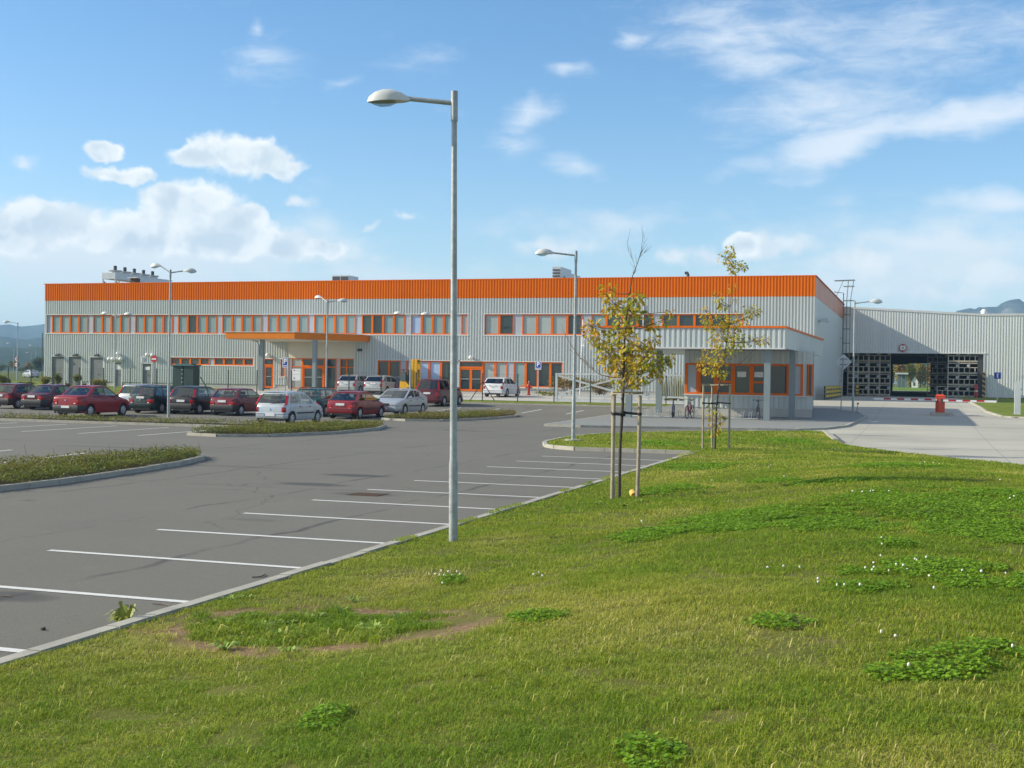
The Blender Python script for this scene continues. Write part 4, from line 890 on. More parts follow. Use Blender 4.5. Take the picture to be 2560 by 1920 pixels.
# blue arrow sign
yy = 112.; c = FY(2494, 939, yy); zg = float(T(yy))
t_ = thing('one_way_sign', 'square blue sign with a white upward arrow before the warehouse wall', 'road sign', (c[0], yy, zg)); hw = .27
sign_post(t_, c[0], yy+.05, zg, c[2]+.2, 'paleste'); b = MB(); b.box(c[0]-hw, c[0]+hw, yy-.02, yy+.01, c[2]-hw, c[2]+hw); pl = b.build('sign_plate', M['signblue'], t_)
b = MB(); b.slab([(c[0]-.05, yy-.021, c[2]-.19), (c[0]+.05, yy-.021, c[2]-.19), (c[0]+.05, yy-.021, c[2]+.06), (c[0]+.11, yy-.021, c[2]+.06), (c[0], yy-.021, c[2]+.2), (c[0]-.11, yy-.021, c[2]+.06), (c[0]-.05, yy-.021, c[2]+.06)], (0, -.008, 0)); b.build('arrow', M['white'], pl)
# diamond sign seen from behind
f0 = G(2092, 1036); yy = float(f0[1]); c = FY(2109, 905, yy); f0 = np.array([c[0]-.12, yy, float(T(yy))+.1]); hd = 18.8*yy/FPX*1.02
t_ = thing('diamond_sign', 'grey back of a diamond shaped road sign beside the drive', 'road sign', tuple(f0)); b = MB(); b.tube([tuple(f0), (c[0]-.02, yy, c[2]+hd*.6)], .032, 8); b.build('sign_post', M['galv'], t_, smooth=40)
b = MB(); b.slab([(c[0]-hd, yy+.05, c[2]), (c[0], yy+.05, c[2]-hd), (c[0]+hd, yy+.05, c[2]), (c[0], yy+.05, c[2]+hd)], (0, .02, 0)); pl = b.build('sign_plate', M['signback'], t_)
b = MB(); [b.box(c[0]-.22, c[0]+.22, yy+.01, yy+.045, c[2]+z, c[2]+z+.03) for z in (-.17, .16)]; b.build('mounting_rail', M['darksteel'], pl)
b = MB(); b.box(c[0]+.2, c[0]+.28, yy+.042, yy+.048, c[2]-.1, c[2]-.04); b.build('yellow_sticker', M['yellow'], pl)
# information board by the porch
yy = 88.; c0, c1 = FY(730.5, 951, yy), FY(751.5, 922, yy); zg = float(T(yy)); t_ = thing('information_board', 'white information board with small logos before the porch', 'sign board', ((c0[0]+c1[0])/2, yy, zg))
for x in (c0[0]+.06, c1[0]-.06): b = MB(); b.tube([(x, yy+.05, zg), (x, yy+.05, c1[2]-.05)], .03, 6); b.build('post', M['galv'], t_)
b = MB(); b.box(c0[0], c1[0], yy-.02, yy+.015, c0[2], c1[2]); pl = b.build('board', M['paper'], t_); w_, h_ = c1[0]-c0[0], c1[2]-c0[2]
b = MB(); 
for fx, fz in ((.12, .86), (.12, .18)): b.slab([(c0[0]+w_*fx, yy-.021, c0[2]+h_*fz), (c0[0]+w_*(fx+.2), yy-.021, c0[2]+h_*(fz-.04)), (c0[0]+w_*(fx+.24), yy-.021, c0[2]+h_*(fz+.05)), (c0[0]+w_*(fx+.06), yy-.021, c0[2]+h_*(fz+.07))], (0, -.006, 0))
b.build('board_logo', M['signblue'], pl)
b = MB(); b.box(c0[0]+w_*.44, c0[0]+w_*.88, yy-.027, yy-.021, c0[2]+h_*.86, c0[2]+h_*.89); b.box(c0[0]+w_*.08, c0[0]+w_*.8, yy-.027, yy-.021, c0[2]+h_*.51, c0[2]+h_*.54); b.build('board_lines', M['signback'], pl)

# ------------------------------------------------------------------ fence, gate, cabinet
FYY = 83.2; zf = float(T(FYY))
fu = [-66, 20, 77, 134, 198, 258, 325, 391, 480, 570, 642, 728, 872, 952, 1040, 1120, 1206, 1294, 1385, 1476, 1573, 1665]
fxs = [float(FY(u, 1000 if u > 900 else 985, FYY)[0]) for u in fu]
fe = thing('mesh_fence', 'dark green wire mesh fence on thin posts before the building', 'fence', (-45, FYY, zf))
for x in fxs: b = MB(); b.box(x-.03, x+.03, FYY-.03, FYY+.03, zf-.2, zf+2.0); b.build('fence_post', M['fence'], fe)
b = MB()
for i in range(10): z = zf+.08+i*.205; b.box(fxs[0], fxs[-1], FYY-.0026, FYY+.0026, z-.0026, z+.0026)
x = fxs[0]
while x < fxs[-1]: b.box(x-.0018, x+.0018, FYY-.0018, FYY+.0018, zf+.02, zf+1.95); x += .11
b.build('wire_mesh', M['fence'], fe)
b = MB()
for u, s in ((1206, -.95), (1206, .95), (448, -1.0), (500, 1.0)):
    x = float(FY(u, 1000, FYY)[0]); b.bar((x, FYY, zf+1.4), (x+s, FYY, zf), .05)
b.build('fence_brace', M['fence'], fe)
g0, g1 = fxs[7]+1.75, fxs[8]+.35
x0, x1 = float(FY(449, 950, FYY)[0]), float(FY(500, 950, FYY)[0]); z1 = float(FY(475, 911, FYY)[2])
t_ = thing('green_cabinet', 'dark green metal cabinet with an overhanging lid standing on the fence line', 'cabinet', ((x0+x1)/2, FYY-.6, zf))
b = MB(); b.box(x0, (x0+x1)/2-.03, FYY-.95, FYY-.1, zf-.1, z1-.12); b.box((x0+x1)/2+.05, x1, FYY-.95, FYY-.1, zf-.1, z1-.12); b.box((x0+x1)/2-.03, (x0+x1)/2+.05, FYY-.8, FYY-.1, zf-.1, z1-.12); b.build('cabinet_body', M['greenbox'], t_)
b = MB(); b.prism([(x0-.1, FYY-1.08), (x1+.1, FYY-1.08), (x1+.1, FYY), (x0-.1, FYY)], z1-.12, z1-.03); b.prism([(x0+.2, FYY-.9), (x1-.2, FYY-.9), (x1-.2, FYY-.2), (x0+.2, FYY-.2)], z1-.03, z1+.04); b.build('cabinet_lid', mat('teal_cabinet_lid', (.05, .13, .12), .5), t_)
for i in range(5): z = z1-.45-i*.32; b = MB(); b.box((x0+x1)/2-.09, (x0+x1)/2-.035, FYY-.98, FYY-.94, z, z+.07); b.build('hinge', M['paper'], t_)
# sliding gate
GYY = 85.4; zg = float(T(GYY)); a0, a1, a2 = float(FY(1391, 980, GYY)[0]), float(FY(1566, 985, GYY)[0]), float(FY(1722, 985, GYY)[0]); gt = zg+1.95
t_ = thing('sliding_gate', 'long pale grey sliding gate with a cross braced counterweight end', 'gate', ((a0+a2)/2, GYY, zg))
b = MB(); b.bar((a0, GYY, gt), (a2, GYY, gt), .09, .12); b.bar((a0, GYY, zg+.42), (a2, GYY, zg+.42), .09, .14); b.bar((a0, GYY, zg+.10), (a2, GYY, zg+.10), .09, .22); b.bar((a0, GYY, zg), (a0, GYY, gt+.06), .16, .12); b.bar((a1, GYY, zg), (a1, GYY, gt), .12, .1)
i = 0
while a0+.4+i*1.05 < a2: b.bar((a0+.4+i*1.05, GYY, zg+.1), (a0+.4+i*1.05, GYY, zg+.45), .12, .08); i += 1
b.build('gate_frame', M['paleste'], t_)
b = MB(); b.bar((a0+.05, GYY, gt-.1), (a1, GYY, zg+.55), .09, .13); b.bar((a0+.05, GYY+.02, zg+.5), (a1, GYY+.02, gt-.1), .09, .11); b.build('cross_brace', M['paleste'], t_)
b = MB(); x = a1+.12
while x < a2: b.box(x-.018, x+.018, GYY-.02, GYY+.02, zg+.45, gt); x += .125
b.build('balusters', M['paleste'], t_)
x = float(FY(1553, 1000, GYY)[0])
b = MB(); b.box(x-.1, x+.1, GYY+.3, GYY+.5, zg-.2, gt+.15); b.build('guide_post', M['post'], t_)
# flag on a leaning pole
yy = 92.; pts = [(1451, 900), (1457, 800)]
c0, c1 = FY(1452, 905, yy), FY(1457.5, 799, yy); t_ = thing('rolled_flag', 'white flag with red and blue hanging limp on a pole', 'flag', (c0[0], yy, float(T(yy))))
b = MB(); b.tube([(c0[0]-.05, yy, float(T(yy))), tuple(c1)], .04, 8); b.build('flag_pole', M['white'], t_, smooth=40)
def flagpart(v0, v1, w0, w1, nm, m):
    vs, fs = [], []; n = 7
    for j in range(7):
        v = v0+(v1-v0)*j/6; p = FY(1457.5-(v-799)*.045+.8, v, yy-.05); w = w0+(w1-w0)*j/6
        for i in range(n): vs.append((p[0]+w*i/(n-1), yy-.07-.05*math.sin(i*1.9+j*.5), p[2]-.05*i/(n-1)))
    for j in range(6):
        for i in range(n-1): fs.append((j*n+i, j*n+i+1, (j+1)*n+i+1, (j+1)*n+i))
    b = MB(); b.add(vs, fs); return b.build(nm, M[m], t_, smooth=60)
flagpart(804, 826, .05, .17, 'flag_cloth', 'white'); flagpart(826, 834, .17, .22, 'red_stripe', 'signred'); flagpart(834, 842, .22, .26, 'blue_stripe', 'signblue'); flagpart(842, 865, .26, .22, 'flag_cloth', 'white')
# hydrant
yy = 96.5; c = FY(1321.5, 988, yy); z = float(T(yy)); t_ = thing('fire_hydrant', 'red fire hydrant before the right end of the lower windows', 'hydrant', (c[0], yy, z))
b = MB(); b.lathe([(.17, z), (.17, z+.08), (.11, z+.1), (.11, z+.72), (.15, z+.74), (.15, z+.80), (.12, z+.86), (.05, z+.98), (.05, z+1.06), (.01, z+1.07)], (c[0], yy, 0), 12); o = b.build('hydrant_body', M['red'], t_, smooth=40)
for s in (-1, 1): b = MB(); b.lathe([(.06, .1*s), (.06, .22*s), (.075, .22*s), (.075, .27*s)], (c[0], yy, z+.62), 10, 'X'); b.build('outlet', M['red'], t_, smooth=40)
b = MB(); b.lathe([(.03, 0), (.03, .1)], (c[0], yy, z+1.06), 8); b.build('spindle', M['white'], t_)

# ------------------------------------------------------------------ barriers, posts, guard rails
bp = G(2340, 1038); by = float(bp[1]); bz = float(T(by))
x0, x1, x2 = [float(FY(u, 1020, by)[0]) for u in (2338.5, 2352, 2361.5)]
b = MB(); b.prism([(x0-.3, by-.9), (x2+.45, by-.9), (x2+.5, by+.6), (x0-.25, by+.6)], bz-.05, bz+.17); tag(b.build('barrier_plinth', M['kerb']), 'low concrete plinth carrying the orange barrier cabinets', 'plinth')
def barrier(label, xa, xb, y0, y1, sgn, length, zarm, pos):
    t_ = thing('barrier', label, 'barrier', ((xa+xb)/2, (y0+y1)/2, bz+.17), 0, 'orange lifting barriers on the drive'); z0 = bz+.17; z1 = float(FY(2345, 985.5, by)[2])
    b = MB(); b.box(xa, xb, y0, y1, z0, z1-.1); b.add([(xa-.02, y0-.02, z1-.1), (xb+.02, y0-.02, z1-.1), (xb+.02, y1+.02, z1-.1), (xa-.02, y1+.02, z1-.1), (xa+.1, y0+.08, z1), (xb-.1, y0+.08, z1), (xb-.1, y1-.08, z1), (xa+.1, y1-.08, z1)], [(0,3,2,1),(4,5,6,7),(0,1,5,4),(1,2,6,5),(2,3,7,6),(3,0,4,7)])
    b.build('barrier_cabinet', M['barrier_red'], t_)
    b = MB(); b.box((xa+xb)/2-.06, (xa+xb)/2+.06, y0-.12, y0-.02, zarm-.12, zarm+.12); b.build('pivot', M['darksteel'], t_)
    xs_ = (xa+xb)/2+sgn*.07; a = MB(); a.box(xs_, xs_+sgn*length, y0-.11, y0-.04, zarm-.06, zarm+.06); ar = a.build('boom', M['white'], t_)
    k = MB(); n = int(length/.78)
    for i in range(n): q = xs_+sgn*(.3+i*.78); k.box(q, q+sgn*.42, y0-.116, y0-.034, zarm-.035, zarm+.066)
    k.build('red_stripe', M['signred'], ar)
za = float(FY(2345, 1000, by-.2)[2])
barrier('orange lifting barrier with its striped boom reaching left', x0, x1, by-.1, by+.35, -1, float(x0-FY(2181, 994, by)[0]), za, 0)
barrier('orange lifting barrier with its striped boom reaching right', x1-.14, x2, by-.75, by-.3, 1, float(FY(2496, 1000, by-.7)[0]-x2), za-.02, 0)
p = G(2543, 1038); zt = float(FY(2546, 953, p[1])[2]); z = float(T(p[1])); t_ = thing('square_post', 'thick pale grey square post at the right edge beside the drive', 'post', (p[0], p[1], z))
b = MB(); b.box(p[0]-.17, p[0]+.17, p[1]-.17, p[1]+.17, z-.1, zt); b.build('post_body', M['paleste'], t_); b = MB(); b.box(p[0]+.19, p[0]+.27, p[1]-.1, p[1]+.1, z+1.5, z+1.62); b.build('latch', M['paleste'], t_); b = MB(); b.box(p[0]-.35, p[0]+.35, p[1]-.3, p[1]+.3, z-.05, z+.06); b.build('footing', M['kerb'], t_)
p = G(2142, 1034); z = float(T(p[1]))+.1; zt = float(FY(2145, 1009, p[1])[2]); t_ = thing('marker_post', 'thin rusty red marker post next to the right hand street lamp', 'post', (p[0], p[1], z))
b = MB(); b.tube([(p[0], p[1], z), (p[0]+.05, p[1], zt)], .019, 6); b.build('post_body', M['red'], t_); b = MB(); b.box(p[0]+.0, p[0]+.11, p[1]-.04, p[1]+.04, zt-.05, zt+.05); b.build('post_cap', M['darksteel'], t_)
yy = BYE-1.2; c = FY(2440, 990, yy); zt = float(FY(2442, 961, yy)[2]); z = float(T(yy)); 
t_ = thing('red_bollard', 'dark red protective bollard at the right side of the drive-through', 'bollard', (c[0], yy, z)); b = MB(); b.lathe([(.17, z), (.17, zt-.08), (.12, zt), (.01, zt+.01)], (c[0], yy, 0), 12); b.build('bollard_body', M['red'], t_, smooth=40); b = MB(); b.lathe([(.175, zt-.75), (.175, zt-.62)], (c[0], yy, 0), 12); b.build('reflective_band', M['paper'], t_)
t = NT('yellow_black_stripes'); sx = t.n('ShaderNodeSeparateXYZ'); t.l(t.pos, sx.inputs[0]); s = t.math('GREATER_THAN', t.math('MODULO', t.math('ADD', sx.outputs[1], 100.), 1.1), .82); t.col(t.mix(s, (.86, .58, .008), (.02, .02, .02))); t.set(Roughness=.45); M['stripes'] = t.m
t = NT('diagonal_warning_stripes'); sx = t.n('ShaderNodeSeparateXYZ'); t.l(t.pos, sx.inputs[0]); s = t.math('GREATER_THAN', t.math('MODULO', t.math('ADD', t.math('ADD', sx.outputs[2], t.math('MULTIPLY', sx.outputs[0], .5)), 100.), .5), .25); t.col(t.mix(s, (.45, .30, .14), (.03, .03, .03))); t.set(Roughness=.5); M['diag'] = t.m
def guard(label, x, y0, y1):
    z = .86; t_ = thing('guard_rail', label, 'guard rail', (x, (y0+y1)/2, z), 0, 'yellow and black guard rails')
    n = max(2, int((y1-y0)/2)); 
    for i in range(n+1): y = y0+(y1-y0)*i/n; b = MB(); b.box(x-.1, x-.02, y-.05, y+.05, z, z+1.12); b.build('rail_post', M['darksteel'], t_)
    for k in range(3): b = MB(); zz = z+.2+k*.34; b.box(x-.02, x+.05, y0-.2, y1+.2, zz, zz+.2); b.build('rail', M['stripes'], t_)
guard('yellow and black triple guard rail along the side wall', BX1+.75, 101.5, 122); guard('short yellow and black guard rail just inside the drive-through', BX1+1.6, 131, 138)
c = FY(2459.5, 960, BYE-.3); b = MB(); b.box(c[0]-.16, c[0]+.16, BYE-.35, BYE-.2, .9, 3.6); tag(b.build('warning_plate', M['diag']), 'diagonally striped warning strip on the right jamb of the drive-through', 'warning strip')

# ------------------------------------------------------------------ stillage crates
def stillage(w, h, d=.95):
    t_ = thing('stillage_crate', 'metal mesh stillage crate', 'crate', (0, 0, 0), 0, 'stacked metal stillage crates')
    f = MB()
    for x in (-w/2+.03, w/2-.03):
        for y in (-d/2+.03, d/2-.03): f.box(x-.045, x+.03, y-.035, y+.035, 0, h-.01)
    for z in (.20, h-.05, h*.60, .10): 
        for y in (-d/2+.03, d/2-.03): f.box(-w/2+.06, w/2-.06, y-.025, y+.025, z-.034, z+.034)
        for x in (-w/2+.03, w/2-.03): f.box(x-.02, x+.02, -d/2+.06, d/2-.06, z-.02, z+.02)
    f.box(-.045, .045, -d/2+.008, -d/2+.05, .23, h*.60-.03); f.build('crate_frame', M['stillage'], t_)
    m_ = MB(); m_.box(-w/2+.04, w/2-.04, -d/2+.05, d/2-.05, .16, .19); m_.build('crate_floor', M['stillage'], t_)
    c_ = MB(); c_.box(w*.22, w*.42, -d/2-.012, -d/2+.004, h*.66, h*.86); c_.build('label_plate', M['signback'], t_)
    return t_
proto = stillage(1.10, 1.20); index_kids(proto); first = True
rowt = ['bottom row', 'second row up', 'third row up', 'top row', 'very top']
def crate(x, y, z, label):
    global first
    if first: proto.location = (x, y, z); proto['label'] = label; first = False
    else: dup(proto, (x, y, z), 0, label)
CYY = BYE+3.2
for ci, (ua, ub) in enumerate(((2120, 2144), (2145, 2171), (2174, 2197.5), (2201, 2224))):
    yy = CYY-1.3+ci*.35; x = float(FY((ua+ub)/2, 960, yy)[0])
    for r_ in range(4): crate(x, yy, .86+r_*1.215, 'dim stillage crate left of the tunnel view: column %s from the left, %s' % (('one', 'two', 'three', 'four')[ci], rowt[r_]))
for ci, (ua, ub) in enumerate(((2370, 2396), (2397.5, 2422.5), (2424, 2449))):
    yy = CYY-2.5; x = float(FY((ua+ub)/2, 960, yy)[0])
    for r_ in range(4): crate(x, yy, .86+r_*1.215, 'sunlit stillage crate right of the tunnel view: %s column, %s' % (('left', 'middle', 'right')[ci], rowt[r_]))
crate(float(FY(2356, 975, CYY-1.5)[0]), CYY-1.5, .86, 'single low stillage crate directly behind the orange barrier cabinets')
for ci, u in enumerate((2331, 2355)):
    yy = CYY+5; x = float(FY(u, 960, yy)[0])
    for r_ in range(4): crate(x, yy, .86+r_*1.215, 'dark stillage crate deep in shade behind the barrier: %s stack, %s' % (('left', 'right')[ci], rowt[r_]))

# ------------------------------------------------------------------ bicycles and racks
def bicycle(label, x, y, rz, frame):
    z0 = float(T(y))+.1; t_ = thing('bicycle', label, 'bicycle', (x, y, z0), rz, 'bicycles parked at the gatehouse'); r = .33
    def B(mb, n, m, p=t_, s=40): return mb.build(n, m, p, world=False, smooth=s)
    for yy in (-.52, .52):
        b = MB(); K = 24; b.tube([(0, yy+r*math.cos(2*math.pi*k/K), r+.02+r*math.sin(2*math.pi*k/K)) for k in range(K+1)], .026, 6, cap=False); w = B(b, 'wheel', M['black'])
        b = MB(); b.lathe([(.03, -.05), (.03, .05)], (0, yy, r+.02), 8, 'X'); [b.tube([(0, yy, r+.02), (0, yy+.3*math.cos(k*.7), r+.02+.3*math.sin(k*.7))], .004, 4) for k in range(9)]; B(b, 'spokes', M['galv'], w)
    b = MB(); bb, st, hd, ax, fx = (0, -.06, .30), (0, -.2, .80), (0, .36, .84), (0, -.52, r+.02), (0, .52, r+.02)
    for p, q in ((bb, st), (st, hd), (bb, (0, .38, .72)), (bb, ax), (st, ax), (hd, (0, .38, .70)), ((0, .38, .72), (.05, .5, r+.02)), ((0, .38, .72), (-.05, .5, r+.02))): b.tube([p, q], .024, 6)
    B(b, 'frame', frame)
    b = MB(); b.tube([hd, (0, .34, 1.02)], .018, 6); b.tube([(-.31, .24, 1.03), (-.1, .34, 1.03), (.1, .34, 1.03), (.31, .24, 1.03)], .018, 6); B(b, 'handlebar', M['darksteel'])
    b = MB(); b.tube([st, (0, -.22, .93)], .016, 6); b.add([(-.08, -.36, .95), (.08, -.36, .95), (.025, -.06, .94), (-.025, -.06, .94), (-.08, -.36, .99), (.08, -.36, .99), (.025, -.06, .98), (-.025, -.06, .98)], [(0,3,2,1),(4,5,6,7),(0,1,5,4),(1,2,6,5),(2,3,7,6),(3,0,4,7)]); B(b, 'saddle', M['black'])
    b = MB(); b.lathe([(.09, -.02), (.09, .02)], bb, 10, 'X'); b.tube([(.08, bb[1], bb[2]), (.08, bb[1]+.14, bb[2]-.1)], .012, 5); b.box(.05, .15, bb[1]+.1, bb[1]+.18, bb[2]-.12, bb[2]-.09); B(b, 'crank', M['darksteel'])
    return t_
for u, v, l, c_, rz in ((1683, 1044, 'bicycle with a blue and white frame left of the gatehouse', paint('blue_bicycle_paint', (.10, .12, .42)), .12), (1724, 1046, 'dark red bicycle at the left corner of the gatehouse', paint('red_bicycle_paint', (.16, .02, .03)), -.1), (1895, 1049, 'black bicycle beside the front canopy column', paint('black_bicycle_paint', (.02, .02, .025)), .2)):
    p = G(u, v); y = float(FZ(u, v, .25)[1]); y = min(y, 68.2); p = FY(u, v, y); bicycle(l, p[0], y, rz+math.pi, c_)
def rack(u0, u1, v, label):
    y = 66.4; xa, xb = float(FY(u0, v, y)[0]), float(FY(u1, v, y)[0]); z = float(T(y))+.1
    t_ = thing('bicycle_rack', label, 'bicycle rack', ((xa+xb)/2, y, z), 0, 'low steel bicycle racks')
    b = MB(); b.tube([(xa, y-.2, z+.04), (xb, y-.2, z+.04)], .02, 6); b.tube([(xa, y+.25, z+.04), (xb, y+.25, z+.04)], .02, 6); b.build('ground_rail', M['paleste'], t_)
    n = max(2, int((xb-xa)/.38))
    for i in range(n): x = xa+(xb-xa)*(i+.5)/n; b = MB(); b.tube([(x-.05, y-.2, z+.04), (x-.03, y-.28, z+.3), (x, y-.1, z+.42), (x+.03, y+.1, z+.3), (x+.05, y+.2, z+.04)], .011, 5); b.tube([(x+.07, y-.2, z+.04), (x+.09, y-.28, z+.3), (x+.12, y-.1, z+.42), (x+.15, y+.1, z+.3), (x+.17, y+.2, z+.04)], .011, 5); b.build('wheel_holder', M['paleste'], t_)
rack(1570, 1652, 1040, 'low bicycle rack behind the staked young trees, left of the bicycles'); rack(1662, 1748, 1042, 'low bicycle rack holding the two left bicycles'); rack(1826, 1906, 1045, 'low bicycle rack holding the black bicycle')
# ------------------------------------------------------------------ cars
def pinterp(pts, s): return interp(s, [p[0] for p in pts], [p[1] for p in pts])
SPEC = {
 'saloon':  dict(L=4.25, W=1.74, H=1.53, ro=.82, wb=2.63, wr=.31, deck=[(0, .90), (.05, .99), (.12, 1.03), (.72, 1.07), (1.2, .99), (3.05, .97), (3.2, .965), (3.75, .86), (4.1, .74), (4.25, .58)], cab=(.62, 1.28, 2.35, 3.22), rz=1.05, fz=.965, pil=[2.02], bump='dark', lamps='low', rslope=.0),
 'hatch':   dict(L=3.80, W=1.66, H=1.48, ro=.60, wb=2.46, wr=.29, deck=[(0, .78), (.06, .90), (.15, .93), (2.85, .95), (3.05, .94), (3.5, .82), (3.72, .68), (3.80, .52)], cab=(.10, .42, 2.0, 2.98), rz=.93, fz=.94, pil=[1.52], bump='body', lamps='tall'),
 'hatch3':  dict(L=3.99, W=1.69, H=1.38, ro=.68, wb=2.58, wr=.29, deck=[(0, .76), (.05, .86), (.22, .90), (2.9, .90), (3.1, .885), (3.65, .77), (3.9, .64), (3.99, .5)], cab=(.20, .82, 2.05, 3.1), rz=.90, fz=.885, pil=[1.50], bump='body', lamps='low'),
 'boxhatch':dict(L=3.84, W=1.63, H=1.42, ro=.66, wb=2.45, wr=.28, deck=[(0, .78), (.04, .88), (.16, .91), (2.85, .92), (3.05, .91), (3.7, .80), (3.82, .68), (3.84, .5)], cab=(.14, .60, 2.02, 3.02), rz=.91, fz=.91, pil=[1.46], bump='dark', lamps='low'),
 'oldsaloon':dict(L=4.16, W=1.61, H=1.40, ro=.95, wb=2.40, wr=.29, deck=[(0, .80), (.04, .86), (.10, .88), (.85, .93), (1.2, .88), (3.0, .88), (3.2, .87), (4.0, .80), (4.12, .68), (4.16, .5)], cab=(.62, 1.22, 2.35, 3.02), rz=.93, fz=.88, pil=[1.92], bump='dark', lamps='low'),
 'estate':  dict(L=4.20, W=1.66, H=1.46, ro=.85, wb=2.50, wr=.29, deck=[(0, .80), (.04, .90), (.12, .92), (3.2, .93), (3.4, .91), (3.95, .79), (4.15, .66), (4.20, .5)], cab=(.10, .42, 2.32, 3.32), rz=.92, fz=.91, pil=[1.02, 1.84], bump='body', lamps='low', rails=True),
 'wagon':   dict(L=4.47, W=1.79, H=1.50, ro=.93, wb=2.65, wr=.32, deck=[(0, .82), (.06, .96), (.16, 1.0), (3.25, .98), (3.45, .96), (4.05, .82), (4.35, .66), (4.47, .5)], cab=(.14, .62, 2.35, 3.4), rz=1.0, fz=.96, pil=[.98, 1.86], bump='body', lamps='tall', rails=False),
 'liftback':dict(L=4.50, W=1.73, H=1.43, ro=.97, wb=2.51, wr=.31, deck=[(0, .82), (.05, .95), (.14, .99), (.5, 1.0), (1.1, .95), (3.2, .94), (3.35, .93), (3.95, .82), (4.35, .70), (4.46, .60), (4.5, .5)], cab=(.34, 1.32, 2.5, 3.42), rz=1.0, fz=.93, pil=[1.25, 2.05], bump='body', lamps='low'),
 'van':     dict(L=4.62, W=1.81, H=1.76, ro=.90, wb=2.84, wr=.33, deck=[(0, .86), (.06, 1.02), (.14, 1.06), (3.55, 1.06), (3.75, 1.03), (4.3, .86), (4.55, .70), (4.62, .5)], cab=(.10, .46, 2.25, 3.72), rz=1.06, fz=1.03, pil=[1.20, 2.1], bump='body', lamps='tall'),
}
def car(label, kind, pm, at, heading=0, glass='carglass', group='cars parked in the lot', plate=True, rails=None, bumper=None, accent=None, wheel='rim', mid=False, fwd=False, z=None, hub=True):
    S = SPEC[kind]; L, W, H = S['L'], S['W'], S['H']; ro, wb, wr = S['ro'], S['wb'], S['wr']; deck = S['deck']; rb, rt, ft, fb = S['cab']; rz, fz = S['rz'], S['fz']
    sg = 1 if heading == 0 else -1
    cx_ = at[0]-sg*(W/2-.10); cy_ = at[1]+sg*(L/2-ro); z0 = float(T(at[1])) if z is None else z
    t_ = thing('parked_car', label, 'car', (cx_, cy_, z0), heading, group)
    P = lambda x, s, zz: (x, s-L/2, zz)
    def hw(s):
        e = s if s < L/2 else L-s; k = min(1, e/.62); return W/2*(1-.17*(1-k)**2.3)*(1-.03*(1-min(1, e/1.4)))
    sill = .20
    wc = (ro, ro+wb); ar = wr+.055
    def zb(s):
        q = sill+(.06 if s < .3 or s > L-.3 else 0)
        for c in wc:
            if abs(s-c) < ar: q = max(q, wr+math.sqrt(ar*ar-(s-c)**2))
        return q
    st = set([0, .02, .06, .12, .2, .3, .45, L, L-.03, L-.08, L-.16, L-.28, L-.45]+[p[0] for p in deck])
    for c in wc: st |= set(c+ar*math.cos(math.pi*k/12) for k in range(13)); st |= {c-ar-.004, c+ar+.004}
    st |= set(.6+.25*k for k in range(int((L-1)/.25)))
    st = sorted(q for q in st if 0 <= q <= L)
    b = MB(); vs = []; nn = 0
    for s in st:
        h = hw(s); zt = pinterp(deck, s); q = zb(s); m1 = max(q+.002, .36); m2 = max(q+.004, .60); cr = .022 if fb-.1 < s or s < rb else 0
        half = [(0, q), (h*.90, q), (h*.965, max(q+.001, q+.03 if q < .3 else q)), (h*.99, m1), (h, m2), (h*.988, min(zt-.03, max(m2+.02, zt-.10))), (h*.955, zt-.018), (h*.90, zt), (h*.5, zt+cr*.8), (0, zt+cr)]
        full = half+[(-x, zz) for x, zz in half[-2:0:-1]]; nn = len(full); vs += [P(x, s, zz) for x, zz in full]
    fs, mi = [], []
    for i in range(len(st)-1):
        arch = any(abs((st[i]+st[i+1])/2-c) < ar for c in wc)
        for k in range(nn):
            fs.append((i*nn+k, i*nn+(k+1) % nn, (i+1)*nn+(k+1) % nn, (i+1)*nn+k)); mi.append(1 if (k in (0, nn-1) or (arch and k in (1, nn-2))) else 0)
    fs.append(tuple(range(nn))); mi.append(0); fs.append(tuple(range((len(st)-1)*nn, len(st)*nn))); mi.append(0)
    n0 = len(b.v); b.v += vs; b.f += fs; b.mi += mi
    # greenhouse: side frames with window holes, roof, front and rear frames
    wbt, tum = W/2*.925, .27
    def zside(s): return interp(s, [rb, fb], [rz, fz])-.01
    def wx(zz): return wbt-max(0, zz-.95)*tum
    roof = [(rt, H-.055), (rt+.10, H-.03), (rt+(ft-rt)*.35, H-.005), (rt+(ft-rt)*.65, H), (ft-.15, H-.02), (ft, H-.045)]
    outline = [(rb, rz-.01)]+roof+[(fb, fz-.01)]
    outline += [(fb-(fb-rb)*k/8, zside(fb-(fb-rb)*k/8)) for k in range(1, 8)]
    def rooz(s): return pinterp(roof, s)
    wins = []; cuts = [None]+S['pil']+[None]; thin = .045
    for i in range(len(cuts)-1):
        a, e = cuts[i], cuts[i+1]; top = lambda s: min(rooz(s)-.075, H-.09)
        def rear_s(zz): return rb+(rt-rb)*(zz-rz)/(H-.05-rz)+(.30 if kind in ('saloon', 'hatch', 'hatch3', 'boxhatch') else .22 if kind in ('oldsaloon', 'liftback') else .16)
        def front_s(zz): return fb+(ft-fb)*(zz-fz)/(H-.045-fz)-.09
        zlo = lambda s: zside(s)+.045
        zt_ = H-.10
        p0 = (rear_s(rz+.05), rz+.045) if a is None else (a+thin, zlo(a+thin)); q0 = (max(rear_s(zt_), rt+.03), None) if a is None else (a+thin, None)
        p1 = (front_s(fz+.05), fz+.045) if e is None else (e-thin, zlo(e-thin)); q1 = (front_s(zt_), None) if e is None else (e-thin, None)
        if e is None: p1 = (p1[0]-.02, p1[1])
        q0 = (q0[0], top(q0[0])); q1 = (q1[0], top(q1[0])); mid_ = [(q0[0]+(q1[0]-q0[0])*k/4, top(q0[0]+(q1[0]-q0[0])*k/4)) for k in (1, 2, 3)]
